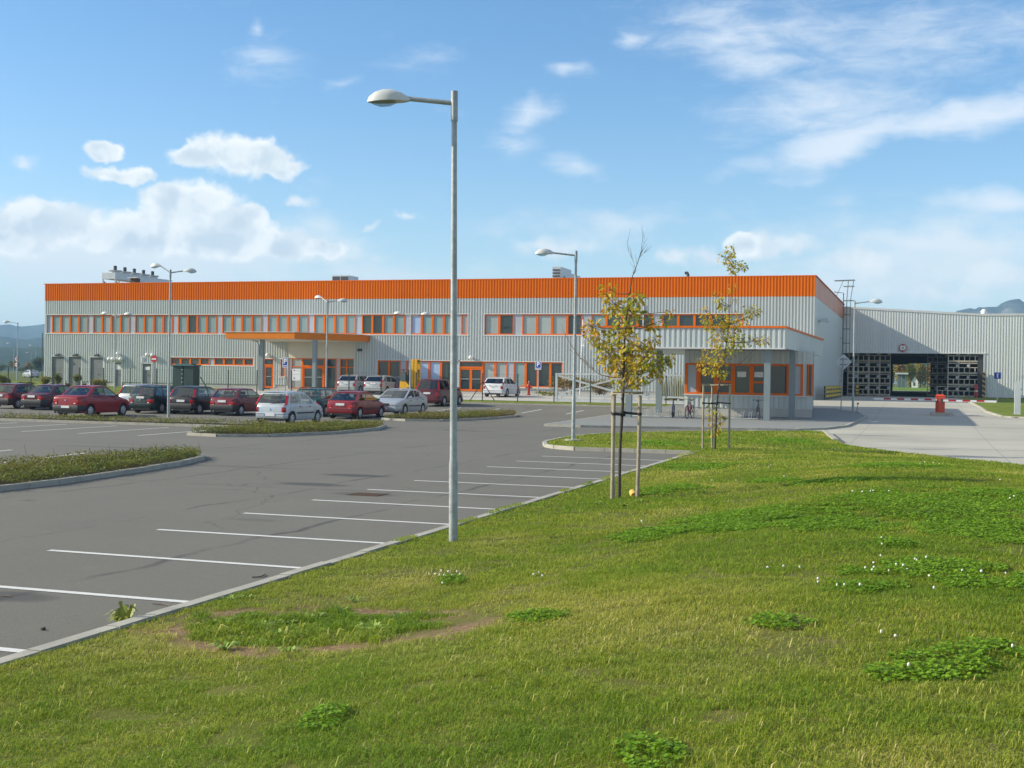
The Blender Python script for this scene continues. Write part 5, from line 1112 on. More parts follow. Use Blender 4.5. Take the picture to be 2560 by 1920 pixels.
        if q1[0]-q0[0] < .12: continue
        wins.append([p0, q0]+mid_+[q1, p1])
    def holed(loops, fn, mi=0):
        bm = bmesh.new(); edges = []
        for lp in loops:
            v_ = [bm.verts.new((a, c, 0)) for a, c in lp]
            for i in range(len(v_)): edges.append(bm.edges.new((v_[i], v_[(i+1) % len(v_)])))
        bmesh.ops.triangle_fill(bm, use_beauty=True, use_dissolve=False, edges=edges); bm.verts.index_update()
        b.add([fn(v.co.x, v.co.y) for v in bm.verts], [tuple(v.index for v in f.verts) for f in bm.faces], mi); bm.free()
    for sd_ in (1, -1): holed([outline]+wins, lambda s, zz, sd_=sd_: P(sd_*wx(zz), s, zz))
    K = 6
    rv = [P(wx(zz)*math.sin(math.pi/2*(-1+2*k/K)), s, zz+.035*math.cos(math.pi/2*(-1+2*k/K))) for s, zz in roof for k in range(K+1)]
    b.add(rv, [(i*(K+1)+k, i*(K+1)+k+1, (i+1)*(K+1)+k+1, (i+1)*(K+1)+k) for i in range(len(roof)-1) for k in range(K)])
    def screen(s0, z0_, s1, z1_, mw, m0, m1, bow):
        def fn(x, t): zz = z0_+(z1_-z0_)*t; s = s0+(s1-s0)*t; w_ = wx(zz); return P(x*w_, s+bow*(1-x*x), zz)
        o_ = [(-1, 0), (-.5, 0), (0, 0), (.5, 0), (1, 0), (1, 1), (.5, 1), (0, 1), (-.5, 1), (-1, 1)]; a = 1-mw
        i_ = [(-a, m0), (-a*.5, m0), (0, m0), (a*.5, m0), (a, m0), (a*.98, 1-m1), (a*.5, 1-m1), (0, 1-m1), (-a*.5, 1-m1), (-a*.98, 1-m1)]
        holed([o_, i_], fn); return [fn(x, t) for x, t in i_]
    rear = screen(rb, rz-.01, rt, H-.055, .09, .10, .08, -.05); front = screen(fb, fz-.01, ft, H-.045, .075, .03, .06, .10)
    body = b.build('body', [pm, M['wellblack']], t_, world=False, smooth=32)
    g = M[glass]
    for nm, lp in (('rear_window', rear), ('windscreen', front)):
        q = MB(); n_ = len(lp)//2; q.add(lp, [(i, i+1, len(lp)-2-i, len(lp)-1-i) for i in range(n_-1)]); q.build(nm, g, t_, world=False, smooth=60)
    for sd_ in (1, -1):
        for w_ in wins: q = MB(); q.add([P(sd_*(wx(zz)-.006), s, zz) for s, zz in w_], [tuple(range(len(w_)))]); q.build('side_window', g, t_, world=False)
    # cabin
    q = MB(); q.box(-wbt+.05, wbt-.05, rb+.25-L/2, fb-.3-L/2, rz-.28, rz-.02)
    for s in ((fb+ft)/2-1.0, rb+.95):
        for x in (-.37, .37): q.box(x-.22, x+.22, s-.08-L/2, s+.06-L/2, rz-.05, rz+.16); q.box(x-.13, x+.13, s-.07-L/2, s+.02-L/2, rz+.19, rz+.34)
    q.box(-.6, .6, fb-.62-L/2, fb-.35-L/2, rz-.06, rz+.02); q.build('interior', M['seat'], t_, world=False)
    # wheels
    for c in wc:
        for sd_ in (1, -1):
            x = sd_*(hw(c)-.10); q = MB(); w_ = .095
            q.lathe([(wr*.60, -w_), (wr*.93, -w_), (wr, -w_*.6), (wr, w_*.6), (wr*.93, w_), (wr*.60, w_)], P(x, c, wr), 22, 'X'); o = q.build('wheel', M['black'], t_, world=False, smooth=40)
            q = MB(); xs = sd_*(w_+.004)
            q.lathe([(wr*.62, xs-.01*sd_), (wr*.62, xs), (wr*.50, xs+.012*sd_), (wr*.16, xs+.004*sd_), (.01, xs+.02*sd_)], P(x, c, wr), 20, 'X')
            for k in range(6): t2 = k*math.pi/3; q.lathe([(wr*.085, xs-.004*sd_), (wr*.085, xs+.016*sd_)], P(x, c+wr*.40*math.cos(t2), wr+wr*.40*math.sin(t2)), 7, 'X', mi=1)
            q.build('rim', [M[wheel], M['wellblack']], o, world=False, smooth=30)
    # shell pieces that follow the plan outline of the body
    def ring(path, za, zb_, off=.018, th=.03):
        q = MB(); n_ = len(path)
        nor = []
        for i in range(n_):
            a, e = path[max(0, i-1)], path[min(n_-1, i+1)]; d = Vector((e[0]-a[0], e[1]-a[1])).normalized(); nor.append(Vector((d.y, -d.x)))
        vs_ = []
        for (x, s), n in zip(path, nor):
            for zz, o_ in ((za, off*.55), (za+.03, off), (zb_-.03, off), (zb_, off*.5), (zb_, off-th), (za, off-th)): vs_.append(P(x+n.x*o_, s+n.y*o_, zz))
        f_ = [(i*6+k, i*6+(k+1) % 6, (i+1)*6+(k+1) % 6, (i+1)*6+k) for i in range(n_-1) for k in range(6)]+[tuple(range(6)), tuple(range((n_-1)*6, n_*6))]
        q.add(vs_, f_); return q
    def rpath(s_end, x_in=None):      # from the left flank round the rear to the right flank
        ss = [s_end*k/5 for k in range(5, -1, -1)]; h0 = hw(0)
        left = [(-hw(s), s) for s in ss]; mid = [(x*h0, -.002) for x in (-.85, -.5, 0, .5, .85)]
        return left+mid+[(-x, s) for x, s in left[::-1]]
    def fpath(s_len):
        ss = [s_len*k/5 for k in range(5, -1, -1)]; h0 = hw(L); r_ = [(hw(L-q), L-q) for q in ss]; mid = [(x*h0, L+.002) for x in (.85, .5, 0, -.5, -.85)]
        return r_+mid+[(-x, s) for x, s in r_[::-1]]
    bm_ = bumper or S['bump']; bmat = M['bumper'] if bm_ == 'dark' else pm
    ring(rpath(min(.42, ro-ar-.02)), .30, .58 if bm_ == 'dark' else .56, .035).build('rear_bumper', bmat, t_, world=False, smooth=35); ring(fpath(min(.42, L-ro-wb-ar-.02)), .26, .52, .035).build('front_bumper', bmat, t_, world=False, smooth=35)
    if bm_ != 'dark' and kind != 'van': ring(rpath(.3), .475, .515, .042, .02).build('bumper_strip', M['bumper'], t_, world=False)
    q = MB(); q.box(-.62, .62, -.03-L/2, .2-L/2, .19, .30); q.build('rear_valance', M['wellblack'], t_, world=False)
    if plate:
        zp = (.66 if bm_ == 'dark' else .40) if kind not in ('saloon',) else .45
        if kind in ('van', 'wagon', 'estate'): zp = .80
        if kind in ('boxhatch', 'oldsaloon'): zp = .70
        if kind in ('hatch3',): zp = .68
        yb = -.045 if zp < .6 else -.016; q = MB(); q.box(-.26, .26, yb-.012-L/2, yb+.03-L/2, zp, zp+.115); o = q.build('rear_plate', M['paper'], t_, world=False)
        q = MB(); q.box(-.26, -.225, yb-.016-L/2, yb-.0125-L/2, zp+.005, zp+.11); q.build('plate_band', M['signblue'], o, world=False)
    q = MB(); q.box(-.26, .26, L+.03-L/2, L+.06-L/2, .36, .47); q.build('front_plate', M['paper'], t_, world=False)
    # lamps
    h0 = hw(0); zr_ = deck[0][1]
    for sd_ in (1, -1):
        if S['lamps'] == 'low':
            pth = [(sd_*h0*.66, -.002), (sd_*h0*.9, -.002), (sd_*hw(.0), .0), (sd_*hw(.05), .05), (sd_*hw(.16), .16)]; za, zc = zr_-.26, zr_-.03
            if sd_ < 0: pth = pth[::-1]
            if sd_ > 0: pth = pth
            ring(pth if sd_ > 0 else pth, za, zc, .014, .03).build('tail_lamp', M['taillamp'], t_, world=False, smooth=35)
            q = MB(); q.box(sd_*h0*.70, sd_*h0*.84, -.022-L/2, -.010-L/2, za+.015, za+.07); q.build('reversing_lamp', M['paper'], t_, world=False)
        else:
            # tall lamps climbing the rear pillars
            pth = [(sd_*h0*.88, -.002), (sd_*h0, .0), (sd_*hw(.05), .05), (sd_*hw(.14), .14)]
            ring(pth if sd_ > 0 else pth[::-1], zr_-.20, zr_+.02, .014, .03).build('tail_lamp', M['taillamp'], t_, world=False, smooth=35)
            q = MB(); za, zc = rz-.03, rz+(H-rz)*(.72 if kind != 'wagon' else .30); a_ = []
            for zz in (za, (za+zc)/2, zc): s_ = rb+(rt-rb)*(zz-rz)/(H-.055-rz); a_.append((zz, s_))
            vs_ = []
            for zz, s_ in a_: w_ = wx(zz); vs_ += [P(sd_*(w_*.915), s_-.03, zz), P(sd_*(w_+.008), s_-.012, zz), P(sd_*(w_+.012), s_+.13, zz), P(sd_*(w_-.02), s_+.13, zz), P(sd_*w_*.9, s_+.05, zz)]
            q.add(vs_, [(i*5+k, i*5+(k+1) % 5, (i+1)*5+(k+1) % 5, (i+1)*5+k) for i in range(2) for k in range(5)]+[(0,1,2,3,4), (10,11,12,13,14)]); q.build('pillar_lamp', M['taillamp'], t_, world=False, smooth=35)
        hl = hw(L); zz = pinterp(deck, L-.1); pth = [(sd_*hl*.45, L-.0), (sd_*hl*.8, L-.0), (sd_*hw(L-.04), L-.04), (sd_*hw(L-.2), L-.2)]
        ring(pth[::-1] if sd_ > 0 else pth, .54, min(zz, .70), .014, .04).build('headlamp', M['headlamp'], t_, world=False, smooth=35)
        # mirrors, door handles
        sm_ = fb-.42; zz = zside(sm_)+.02; xm = W/2*.93; q = MB(); q.add([P(sd_*xm, sm_-.05, zz), P(sd_*(xm+.20), sm_-.07, zz+.02), P(sd_*(xm+.20), sm_+.02, zz+.03), P(sd_*xm, sm_+.05, zz), P(sd_*xm, sm_-.04, zz+.07), P(sd_*(xm+.19), sm_-.06, zz+.14), P(sd_*(xm+.18), sm_+.01, zz+.13), P(sd_*xm, sm_+.04, zz+.06)],
              [(0,3,2,1),(4,5,6,7),(0,1,5,4),(1,2,6,5),(2,3,7,6),(3,0,4,7)]); q.build('wing_mirror', M['bumper'] if bm_ == 'dark' or kind in ('hatch3',) else pm, t_, world=False, smooth=40)
        for pp in (S['pil']+[None])[:2 if len(S['pil']) < 2 else 3]:
            if kind == 'hatch3' and pp is not None and pp == S['pil'][0]: s = pp+.10
            elif pp is None: continue
            else: s = pp-.22 if kind != 'hatch3' else pp+.1
            h = hw(s)
            for s2 in ((s, s+.96) if (pp == S['pil'][-1] and kind != 'hatch3') else (s,)): q = MB(); q.box(sd_*(h*.972), sd_*(h*.99+.012), s2-.08-L/2, s2+.08-L/2, zside(s2)-.13, zside(s2)-.095); q.build('door_handle', M['bumper'], t_, world=False)
        # door seams as thin dark gaps standing a hair proud
        q = MB()
        for s in [p for p in S['pil'] if kind not in ('wagon', 'estate', 'van') or p != S['pil'][0]]+[fb-.28]:
            for k in range(5):
                za, zc = .30+(zside(s)-.34)*k/5, .30+(zside(s)-.34)*(k+1)/5
                def hx(zz): return hw(s)*interp(zz, [.2, .36, .6, zside(s)-.1, zside(s)], [.965, .99, 1.0, .988, .955])+.0015
                q.quad(P(sd_*hx(za), s-.006, za), P(sd_*hx(za), s+.006, za), P(sd_*hx(zc), s+.006, zc), P(sd_*hx(zc), s-.006, zc))
        q.build('door_gap', M['wellblack'], t_, world=False)
        if accent or kind in ('hatch', 'hatch3', 'liftback'):
            q = MB(); q.box(sd_*(W/2*.985), sd_*(W/2+.012), ro+ar+.08-L/2, ro+wb-ar-.08-L/2, .50, .56); q.build('side_strip', M['bumper'], t_, world=False)
    if kind in ('saloon', 'hatch', 'hatch3', 'boxhatch', 'wagon', 'van', 'estate'):
        q = MB(); zz = zr_-.07; disc(q, P(0, -.012, zz), .04, -.008, .01, 12); q.build('badge', M['rim'], t_, world=False)
    if kind in ('hatch', 'estate', 'wagon', 'boxhatch'):
        q = MB(); q.bar(P(-.02, rb-.05, rz+.05), P(.42, rb-.02, rz+.10), .02); q.build('rear_wiper', M['black'], t_, world=False)
    if fwd:
        q = MB(); q.box(-.36, .36, L+.0-L/2, L+.022-L/2, .56, .68); q.build('grille', M['bumper'], t_, world=False)
    if (S.get('rails') if rails is None else rails):
        for sd_ in (1, -1):
            x = sd_*(wx(H)-.05); q = MB(); q.tube([P(x, rt+.05, H-.04), P(x, rt+.15, H+.045), P(x, ft-.3, H+.055), P(x, ft-.18, H-.0)], .016, 6)
            for s in (rt+.7, rt+1.3): q.tube([P(x, s, H-.02), P(x, s, H+.05)], .014, 5)
            q.build('roof_rail', M['bumper'], t_, world=False)
        if rails == 'bars':
            for s in (rt+.35, rt+1.25): q = MB(); q.bar(P(-wx(H)+.05, s, H+.06), P(wx(H)-.05, s, H+.06), .03); q.build('roof_bar', M['bumper'], t_, world=False)
    q = MB(); q.tube([P(.1, rt+.2 if kind not in ('saloon', 'liftback') else ft-.15, H), P(.1, rt+.05 if kind not in ('saloon', 'liftback') else ft-.4, H+.28)], .006, 5); q.build('aerial', M['black'], t_, world=False)
    q = MB(); q.tube([P(-.45, -.06, .24), P(-.45, .2, .24)], .028, 8); q.build('exhaust', M['galv'], t_, world=False)
    return t_
CP = dict(red=paint('bright_red_car_paint', (0.2720, 0.0064, 0.0112)), red2=paint('red_car_paint', (0.2400, 0.0064, 0.0104)), maroon=paint('maroon_car_paint', (0.1331, 0.0119, 0.0197)), dmaroon=paint('dark_maroon_car_paint', (0.0937, 0.0099, 0.0177)), cherry=paint('cherry_car_paint', (0.1676, 0.0119, 0.0217)),
          green=paint('dark_green_car_paint', (0.0057, 0.0190, 0.0171)), black=paint('black_car_paint', (0.0126, 0.0119, 0.0154)), silver=paint('silver_car_paint', (.46, .48, .50), .35, .8, .35), silver2=paint('light_silver_car_paint', (.50, .54, .57), .3), teal=paint('teal_car_paint', (0.0082, 0.0816, 0.0850)),
          wine=paint('wine_red_van_paint', (0.1020, 0.0122, 0.0177), .15), white=paint('white_car_paint', (.72, .73, .74)), grey=paint('grey_silver_car_paint', (.42, .43, .43), .3), navy=paint('dark_blue_car_paint', (.05, .05, .075)))
def rrw(u, v, y=None):
    p = G(u, v) if y is None else FY(u, v, y); return (float(p[0]), float(p[1]))
car('bright red four door saloon with black bumpers, alone in front of the dark cars', 'saloon', CP['red'], rrw(223, 1044.5, 51.6))
car('silver white hatchback with tall red rear lamps and a roof sloping forward', 'hatch', CP['silver2'], rrw(727, 1062.5))
car('red three door hatchback right of the silver hatchback', 'hatch3', CP['red2'], rrw(897, 1047.5))
car('dark maroon boxy hatchback at the left edge of the photo', 'boxhatch', CP['maroon'], rrw(43, 1020, 58.6))
car('old maroon saloon with dark rear panel behind the bright red saloon', 'oldsaloon', CP['dmaroon'], rrw(132, 1026, 58.2))
car('pale silver car mostly hidden behind the bright red saloon', 'hatch', CP['silver'], (rrw(402, 1033.5)[0]-2.75, 60.2))
car('dark green estate car with black roof rails', 'estate', CP['green'], rrw(402, 1033.5))
car('black hatchback parked behind the lamp post in the strip', 'hatch', CP['black'], rrw(496, 1036), bumper='dark')
car('cherry red hatchback with a round white sticker beside its plate', 'boxhatch', CP['cherry'], rrw(600, 1039.5))
car('teal estate car with a roof rack behind the silver hatchback', 'estate', CP['teal'], (rrw(897, 1047.5)[0]-2.75, 59.0), rails='bars')
car('silver car facing the camera beside the red three door hatchback', 'liftback', CP['silver'], (rrw(1054, 1037)[0]-(1.73-.2), rrw(1054, 1037)[1]), math.pi, fwd=True)
car('wine red people carrier behind the tall lamp post', 'van', CP['wine'], rrw(1108, 1016), glass='darkglass')
car('grey silver estate car nearest the glazed porch', 'wagon', CP['grey'], rrw(899, 979.5, 91.0), z=float(T(91)), glass='darkglass')
car('grey silver estate car next to the yellow forklift', 'wagon', CP['grey'], rrw(966, 982.5, 90.4), z=float(T(90.4)), glass='darkglass')
car('dark blue car half hidden between the silver estate and the forklift', 'hatch3', CP['navy'], rrw(1000, 981, 92.5), z=float(T(92.5)))
car('white estate car before the orange double door', 'wagon', CP['white'], rrw(1266, 992.5, 90.2), z=float(T(90.2)), glass='darkglass')
yy = 190.; p = FY(74, 946, yy); car('distant pale car beyond the fence at the far left', 'liftback', CP['silver2'], (p[0], yy), 0, z=float(FY(60, 944, yy)[2]))
bpy.data.objects[[o.name for o in bpy.data.objects if o.get('label', '').startswith('distant pale car')][0]].rotation_euler[2] = R(60)
# mirror
# ------------------------------------------------------------------ yellow forklift
yy = 89.; zf_ = float(T(yy)); xl_, xr_ = float(FY(1006, 975, yy)[0]), float(FY(1049, 975, yy)[0]); fk = thing('forklift', 'yellow forklift with a tall raised mast behind the wine red people carrier', 'forklift', ((xl_+xr_)/2, yy, zf_))
w_ = xr_-xl_; zc = float(FY(1015, 952.5, yy)[2]); zt = float(FY(1035, 898, yy)[2]); zroof = float(FY(1012, 926, yy)[2])
b = MB(); b.add([(xl_, yy-.6, zf_+.25), (xl_+w_*.62, yy-.6, zf_+.25), (xl_+w_*.62, yy+.6, zf_+.25), (xl_, yy+.6, zf_+.25), (xl_+.02, yy-.58, zc), (xl_+w_*.34, yy-.58, zc-.02), (xl_+w_*.34, yy+.58, zc-.02), (xl_+.02, yy+.58, zc), (xl_+w_*.62, yy-.6, zc-.45), (xl_+w_*.62, yy+.6, zc-.45)],
   [(0,3,2,1),(0,1,8,5,4),(3,7,6,9,2),(4,5,6,7),(5,8,9,6),(1,2,9,8),(0,4,7,3)]); b.build('chassis', M['yellow'], fk)
for x in (xl_+w_*.68, xl_+w_*.86):
    for y in (yy-.32, yy+.32): b = MB(); b.box(x-.10 if x > xl_+w_*.75 else x-.12, x+.10, y-.09, y+.09, zf_+.1, zt); b.build('mast_rail', M['yellow'], fk)
b = MB(); [b.box(xl_+w_*.66, xl_+w_*.9, yy-.3, yy+.3, z, z+.14) for z in (zf_+.9, zf_+1.9, zt-.2)]; b.box(xl_+w_*.72, xl_+w_*.80, yy-.18, yy-.08, zf_+.3, zt-.2); b.build('mast_cross_member', M['darksteel'], fk)
b = MB(); [b.tube([(x, y, zc-.3), (x+(.1 if x < xl_+.5 else -.05), y, zroof)], .05, 6) for x in (xl_+.2, xl_+w_*.58) for y in (yy-.5, yy+.5)]; b.box(xl_+.12, xl_+w_*.62, yy-.58, yy+.58, zroof, zroof+.08); b.build('overhead_guard', M['darksteel'], fk)
b = MB(); b.box(xl_+.25, xl_+.62, yy-.35, yy+.35, zc, zc+.5); b.box(xl_+.08, xl_+.5, yy-.62, yy-.4, zc+.02, zc+.72); b.build('driver_seat', mat('teal_grey_seat_cover', (.06, .10, .11), .7), fk)
b = MB(); b.lathe([(.07, zroof+.08), (.07, zroof+.25), (.02, zroof+.28)], (xl_+w_*.42, yy, 0), 8); b.build('warning_beacon', M['amber'], fk)
for x, r_ in ((xl_+.42, .27), (xl_+w_*.60, .34)):
    for y in (yy-.56, yy+.56): b = MB(); b.lathe([(r_*.5, -.12), (r_, -.1), (r_, .1), (r_*.5, .12)], (x, y, zf_+r_), 16, 'Y'); b.build('wheel', M['black'], fk, smooth=40)
for y in (yy-.25, yy+.25): b = MB(); b.box(xl_+w_*.9, xl_+w_*.9+1.0, y-.06, y+.06, zf_+.15, zf_+.21); b.build('fork', M['darksteel'], fk)
# ------------------------------------------------------------------ young staked oaks
def leaf_material(name, cols, trans=.35):
    t = NT(name); a = t.n('ShaderNodeAttribute', attribute_name='tone'); r = t.n('ShaderNodeValToRGB'); t.l(a.outputs['Fac'], r.inputs[0])
    e = r.color_ramp.elements; e[0].position, e[0].color = cols[0][0], (*cols[0][1], 1); e[1].position, e[1].color = cols[-1][0], (*cols[-1][1], 1)
    for p, c in cols[1:-1]: q = e.new(p); q.color = (*c, 1)
    t.l(r.outputs[0], t.b.inputs['Base Color']); t.set(Roughness=.55, Specular_IOR_Level=.35)
    tr = t.n('ShaderNodeBsdfTranslucent'); t.l(r.outputs[0], tr.inputs[0]); mx = t.n('ShaderNodeMixShader'); mx.inputs[0].default_value = trans
    t.l(t.b.outputs[0], mx.inputs[1]); t.l(tr.outputs[0], mx.inputs[2]); t.l(mx.outputs[0], t.o.inputs[0]); return t.m
M['oakleaf'] = leaf_material('autumn_oak_leaf', [(0, (.13, .20, .014)), (.3, (.32, .33, .016)), (.55, (.56, .42, .018)), (.8, (.56, .28, .016)), (1, (.34, .13, .025))])
half = [(0, 0), (.05, .10), (.13, .16), (.07, .27), (.24, .36), (.11, .46), (.32, .60), (.14, .68), (.22, .84), (.07, .86), (0, 1)]
LEAF = half+[(-x, y) for x, y in half[-2:0:-1]]
def leaf_verts(c, d, n, size, fold=.25):
    d = d.normalized(); s = d.cross(n).normalized(); n = s.cross(d)
    return [c+d*(y*size)+s*(x*size)+n*(abs(x)*fold*size-.10*size*y*y) for x, y in LEAF]
def rv(r=1.): return Vector((random.uniform(-1, 1), random.uniform(-1, 1), random.uniform(-1, 1)))*r
def oak(label, foot_px, trunk, clumps, bare, stakes, seed, tie_z, lsize=.125, tone0=.5, dn=31):
    random.seed(seed); cp = lambda x, y: (1330+x/2.2114, 540+y/2.2114)
    f = G(*cp(*foot_px)); Y0 = float(f[1]); k = Y0/FPX/2.2114*1.05
    t_ = thing('oak_sapling', label, 'tree', tuple(f), 0, 'staked young oaks on the lawn')
    def TP(x, y, dy=0.): p = FY(*cp(x, y), Y0); v = Vector(p); return Vector(EYEP)+(v-Vector(EYEP))*((Y0+dy)/Y0)
    b = MB(); pts = [TP(x, y) for x, y, r in trunk]; pts[0].z = float(f[2])-.05; b.tube(pts, [r for x, y, r in trunk], 9); b.build('trunk', M['bark'], t_, smooth=60)
    br = MB(); LV, LF, LT = [], [], []
    for cl in clumps:
        x, y, r = cl[:3]; dy = random.uniform(-1, 1)*min(.42, .2+r*k*.6); c = TP(x, y, dy); R_ = r*k
        j = min(range(len(trunk)), key=lambda i: abs(trunk[i][1]-(y+r*.9+30))); s = TP(trunk[j][0], trunk[j][1]); mid = s.lerp(c, .55)+Vector((0, 0, -.05))
        br.tube([s, mid, c], [.010, .007, .004], 5)
        n = max(7, int(dn*(r/40)**1.5)); tb_ = tone0+random.uniform(-.25, .22)
        for q in range(n//3+1): e = c+rv(R_*.8); br.tube([c.lerp(mid, .3*random.random()), e], [.004, .002], 4)
        for q in range(int(n*1.5)):
            p = c+rv(R_*.95); p.z -= .02
            d = (p-c).normalized()*.7+rv(.55)+Vector((0, 0, -.35)); nn = Vector((random.uniform(-.6, .6), random.uniform(-.9, .3), random.uniform(.1, 1)))
            lv = leaf_verts(p, d, nn, lsize*random.uniform(.65, 1.15)); n0 = len(LV); LV += lv; LF.append(tuple(range(n0, n0+len(lv)))); LT += [min(1, max(0, tb_+random.gauss(0, .14)))]*len(lv)
    br.build('branches', M['twig'], t_)
    for path in bare:
        br = MB(); r0 = path[0]; pts = [TP(x, y, (i-1)*.08) for i, (x, y) in enumerate(path[1:])]; n = len(pts); br.tube(pts, [r0*(1-.8*i/(n-1)) for i in range(n)], 5)
        for i in range(1, n):
            for s in range(2): a = pts[i-1].lerp(pts[i], random.random()); br.tube([a, a+(pts[i]-pts[i-1]).normalized()*random.uniform(.08, .22)+rv(.09)+Vector((0, 0, .06))], [.0035, .0015], 4)
        br.build('bare_branch', M['twig'], t_)
    me = bpy.data.meshes.new('crown'); b0 = Vector(f); me.from_pydata([tuple(v-b0) for v in LV], [], LF); a = me.attributes.new('tone', 'FLOAT', 'POINT'); a.data.foreach_set('value', LT); me.materials.append(M['oakleaf'])
    o = bpy.data.objects.new('crown', me); COL.objects.link(o); o.parent = t_
    # timber tripod: three stakes, rails, ties: a thing of its own
    tops = []; s_ = thing('tree_stake_frame', label.replace('young oak', 'three legged timber stake frame around the oak'), 'tree stakes', tuple(f), 0, 'timber stake frames')
    s_['label'] = stakes['label']
    for (x0, y0, x1, y1, dy, r) in stakes['legs']:
        a, e = TP(x0, y0, dy), TP(x1, y1, dy); a.z = float(GH(a.x, a.y))-.1; b = MB(); b.tube([a, a.lerp(e, .5)+rv(.006), e], [r, r*.97, r*.92], 10); b.build('stake', M['wood'], s_, smooth=50); tops.append(e)
    for i in range(3): b = MB(); u_ = (tops[(i+1) % 3]-tops[i]).normalized(); b.bar(tops[i]-u_*.05+Vector((0, 0, .012+.022*i)), tops[(i+1) % 3]+u_*.05+Vector((0, 0, .012+.022*i)), .075, .022); b.build('top_rail', M['wood'], s_)
    zt = TP(*tie_z); b = MB()
    for i, (x0, y0, x1, y1, dy, r) in enumerate(stakes['legs']):
        a, e = TP(x0, y0, dy), TP(x1, y1, dy); q = a.lerp(e, (zt.z-a.z)/(e.z-a.z)); b.bar(q, zt+Vector((0, 0, .02*i-.02)), .012, .045); b.lathe([(r+.006, -.025), (r+.006, .025)], q, 10)
    b.lathe([(.05, -.05), (.05, .05)], zt, 10); b.build('tie', M['strap'], s_)
    return t_
oak('young oak with thinner bare leader twigs on top, nearer the camera', (484, 1560), [(482, 1570, .034), (484, 1400, .030), (488, 1250, .029), (498, 1100, .028), (505, 960, .028), (506, 880, .026), (510, 760, .021), (515, 620, .016), (527, 520, .013), (540, 430, .011), (556, 330, .008), (580, 270, .006), (603, 200, .004), (612, 120, .003), (607, 52, .002)],
    [(425, 405, 34), (410, 440, 22), (440, 505, 42), (462, 480, 20), (560, 455, 36), (590, 445, 22), (535, 495, 28), (545, 545, 38), (515, 590, 46), (585, 520, 20), (645, 580, 26), (665, 600, 16), (735, 570, 24), (765, 528, 12), (335, 620, 44), (365, 670, 38), (385, 705, 22), (310, 600, 20),
     (490, 650, 52), (465, 705, 62), (420, 750, 58), (540, 690, 52), (600, 720, 50), (658, 690, 30), (560, 770, 64), (480, 800, 50), (530, 845, 64), (620, 785, 56), (670, 770, 38), (705, 800, 30), (745, 785, 26), (775, 790, 14), (690, 840, 36), (600, 865, 46), (540, 895, 42), (712, 885, 18), (480, 870, 34), (425, 815, 34), (475, 935, 14), (575, 920, 16), (490, 560, 24)],
    [[.013, (500, 892), (440, 892), (380, 878), (320, 840), (270, 790), (225, 725), (185, 660)], [.009, (470, 800), (400, 770), (340, 715), (290, 665), (262, 600), (240, 560)], [.010, (508, 905), (590, 905), (660, 875), (720, 800), (770, 780)], [.007, (340, 845), (290, 800), (250, 770), (205, 740)], [.005, (556, 330), (575, 300), (560, 250), (535, 200), (527, 128)], [.005, (580, 270), (590, 235), (618, 205), (655, 182)], [.004, (603, 210), (618, 160), (622, 95)],
     [.006, (515, 620), (480, 540), (450, 480)], [.006, (505, 910), (560, 930), (620, 945), (690, 900)], [.004, (380, 878), (372, 860), (375, 845)]],
    dict(label='three legged timber stake frame around the nearer oak', legs=[(443, 1578, 455, 992, -.30, .036), (452, 1540, 445, 992, .38, .030), (582, 1556, 598, 992, .05, .036)]), 3, (502, 1093), .108, .50)
oak('young oak with a leafy top tuft and a yellow sprout low down, farther back', (1012, 1290), [(1010, 1295, .034), (1016, 1180, .031), (1020, 1050, .029), (1030, 960, .027), (1045, 880, .024), (1062, 790, .019), (1075, 700, .015), (1088, 600, .011), (1096, 500, .009), (1102, 400, .007), (1106, 320, .006), (1112, 230, .004), (1117, 140, .002)],
    [(1095, 195, 24), (1065, 225, 30), (1090, 245, 30), (1120, 285, 28), (1150, 272, 24), (1175, 280, 12), (1110, 300, 18), (1110, 395, 16), (1028, 440, 24), (1035, 475, 20), (1060, 495, 18), (1115, 458, 13), (1200, 508, 18), (1225, 530, 26), (1248, 522, 16), (955, 525, 22), (960, 560, 24), (985, 595, 30), (1050, 570, 34), (1125, 580, 44), (1165, 570, 28), (1040, 630, 50), (1080, 590, 30), (1010, 690, 34), (1100, 650, 34), (1125, 700, 42), (1170, 680, 28), (1075, 725, 42), (1225, 685, 22), (1255, 690, 14), (1285, 680, 20), (975, 770, 30), (1030, 780, 38), (1000, 825, 46), (930, 800, 20), (1040, 845, 36), (950, 835, 22), (1055, 880, 16), (1000, 1060, 20), (1020, 1130, 38), (1052, 1108, 16), (985, 1110, 14), (1008, 1180, 26), (1000, 1285, 12)],
    [[.012, (1045, 885), (1080, 860), (1130, 830), (1180, 790), (1230, 735), (1250, 690)], [.008, (1075, 740), (1130, 720), (1200, 690), (1280, 672)], [.007, (1050, 870), (1120, 850), (1180, 835), (1215, 790), (1240, 740)], [.006, (1130, 830), (1180, 825), (1220, 770)], [.006, (1090, 570), (1150, 560), (1200, 520)], [.005, (1062, 800), (1110, 790), (1160, 745), (1190, 715)]],
    dict(label='three legged timber stake frame around the farther oak', legs=[(943, 1322, 948, 940, -.25, .033), (995, 1300, 996, 940, .45, .030), (1090, 1312, 1094, 940, .0, .033)]), 9, (1022, 1035), .125, .46, 46)
p = G(1330+560/2.2114, 540+1553/2.2114); b = MB(); b.lathe([(.055, -.14), (.062, -.14), (.062, .14), (.055, .14)], (0, 0, 0), 14, 'Y'); o = b.build('drain_pipe', M['drain'], smooth=40); o.location = (p[0], p[1], float(GH(p[0], p[1]))+.05); o.rotation_euler = (R(8), 0, R(20)); tag(o, 'short yellow drain pipe end lying at the foot of the nearer oak', 'pipe')

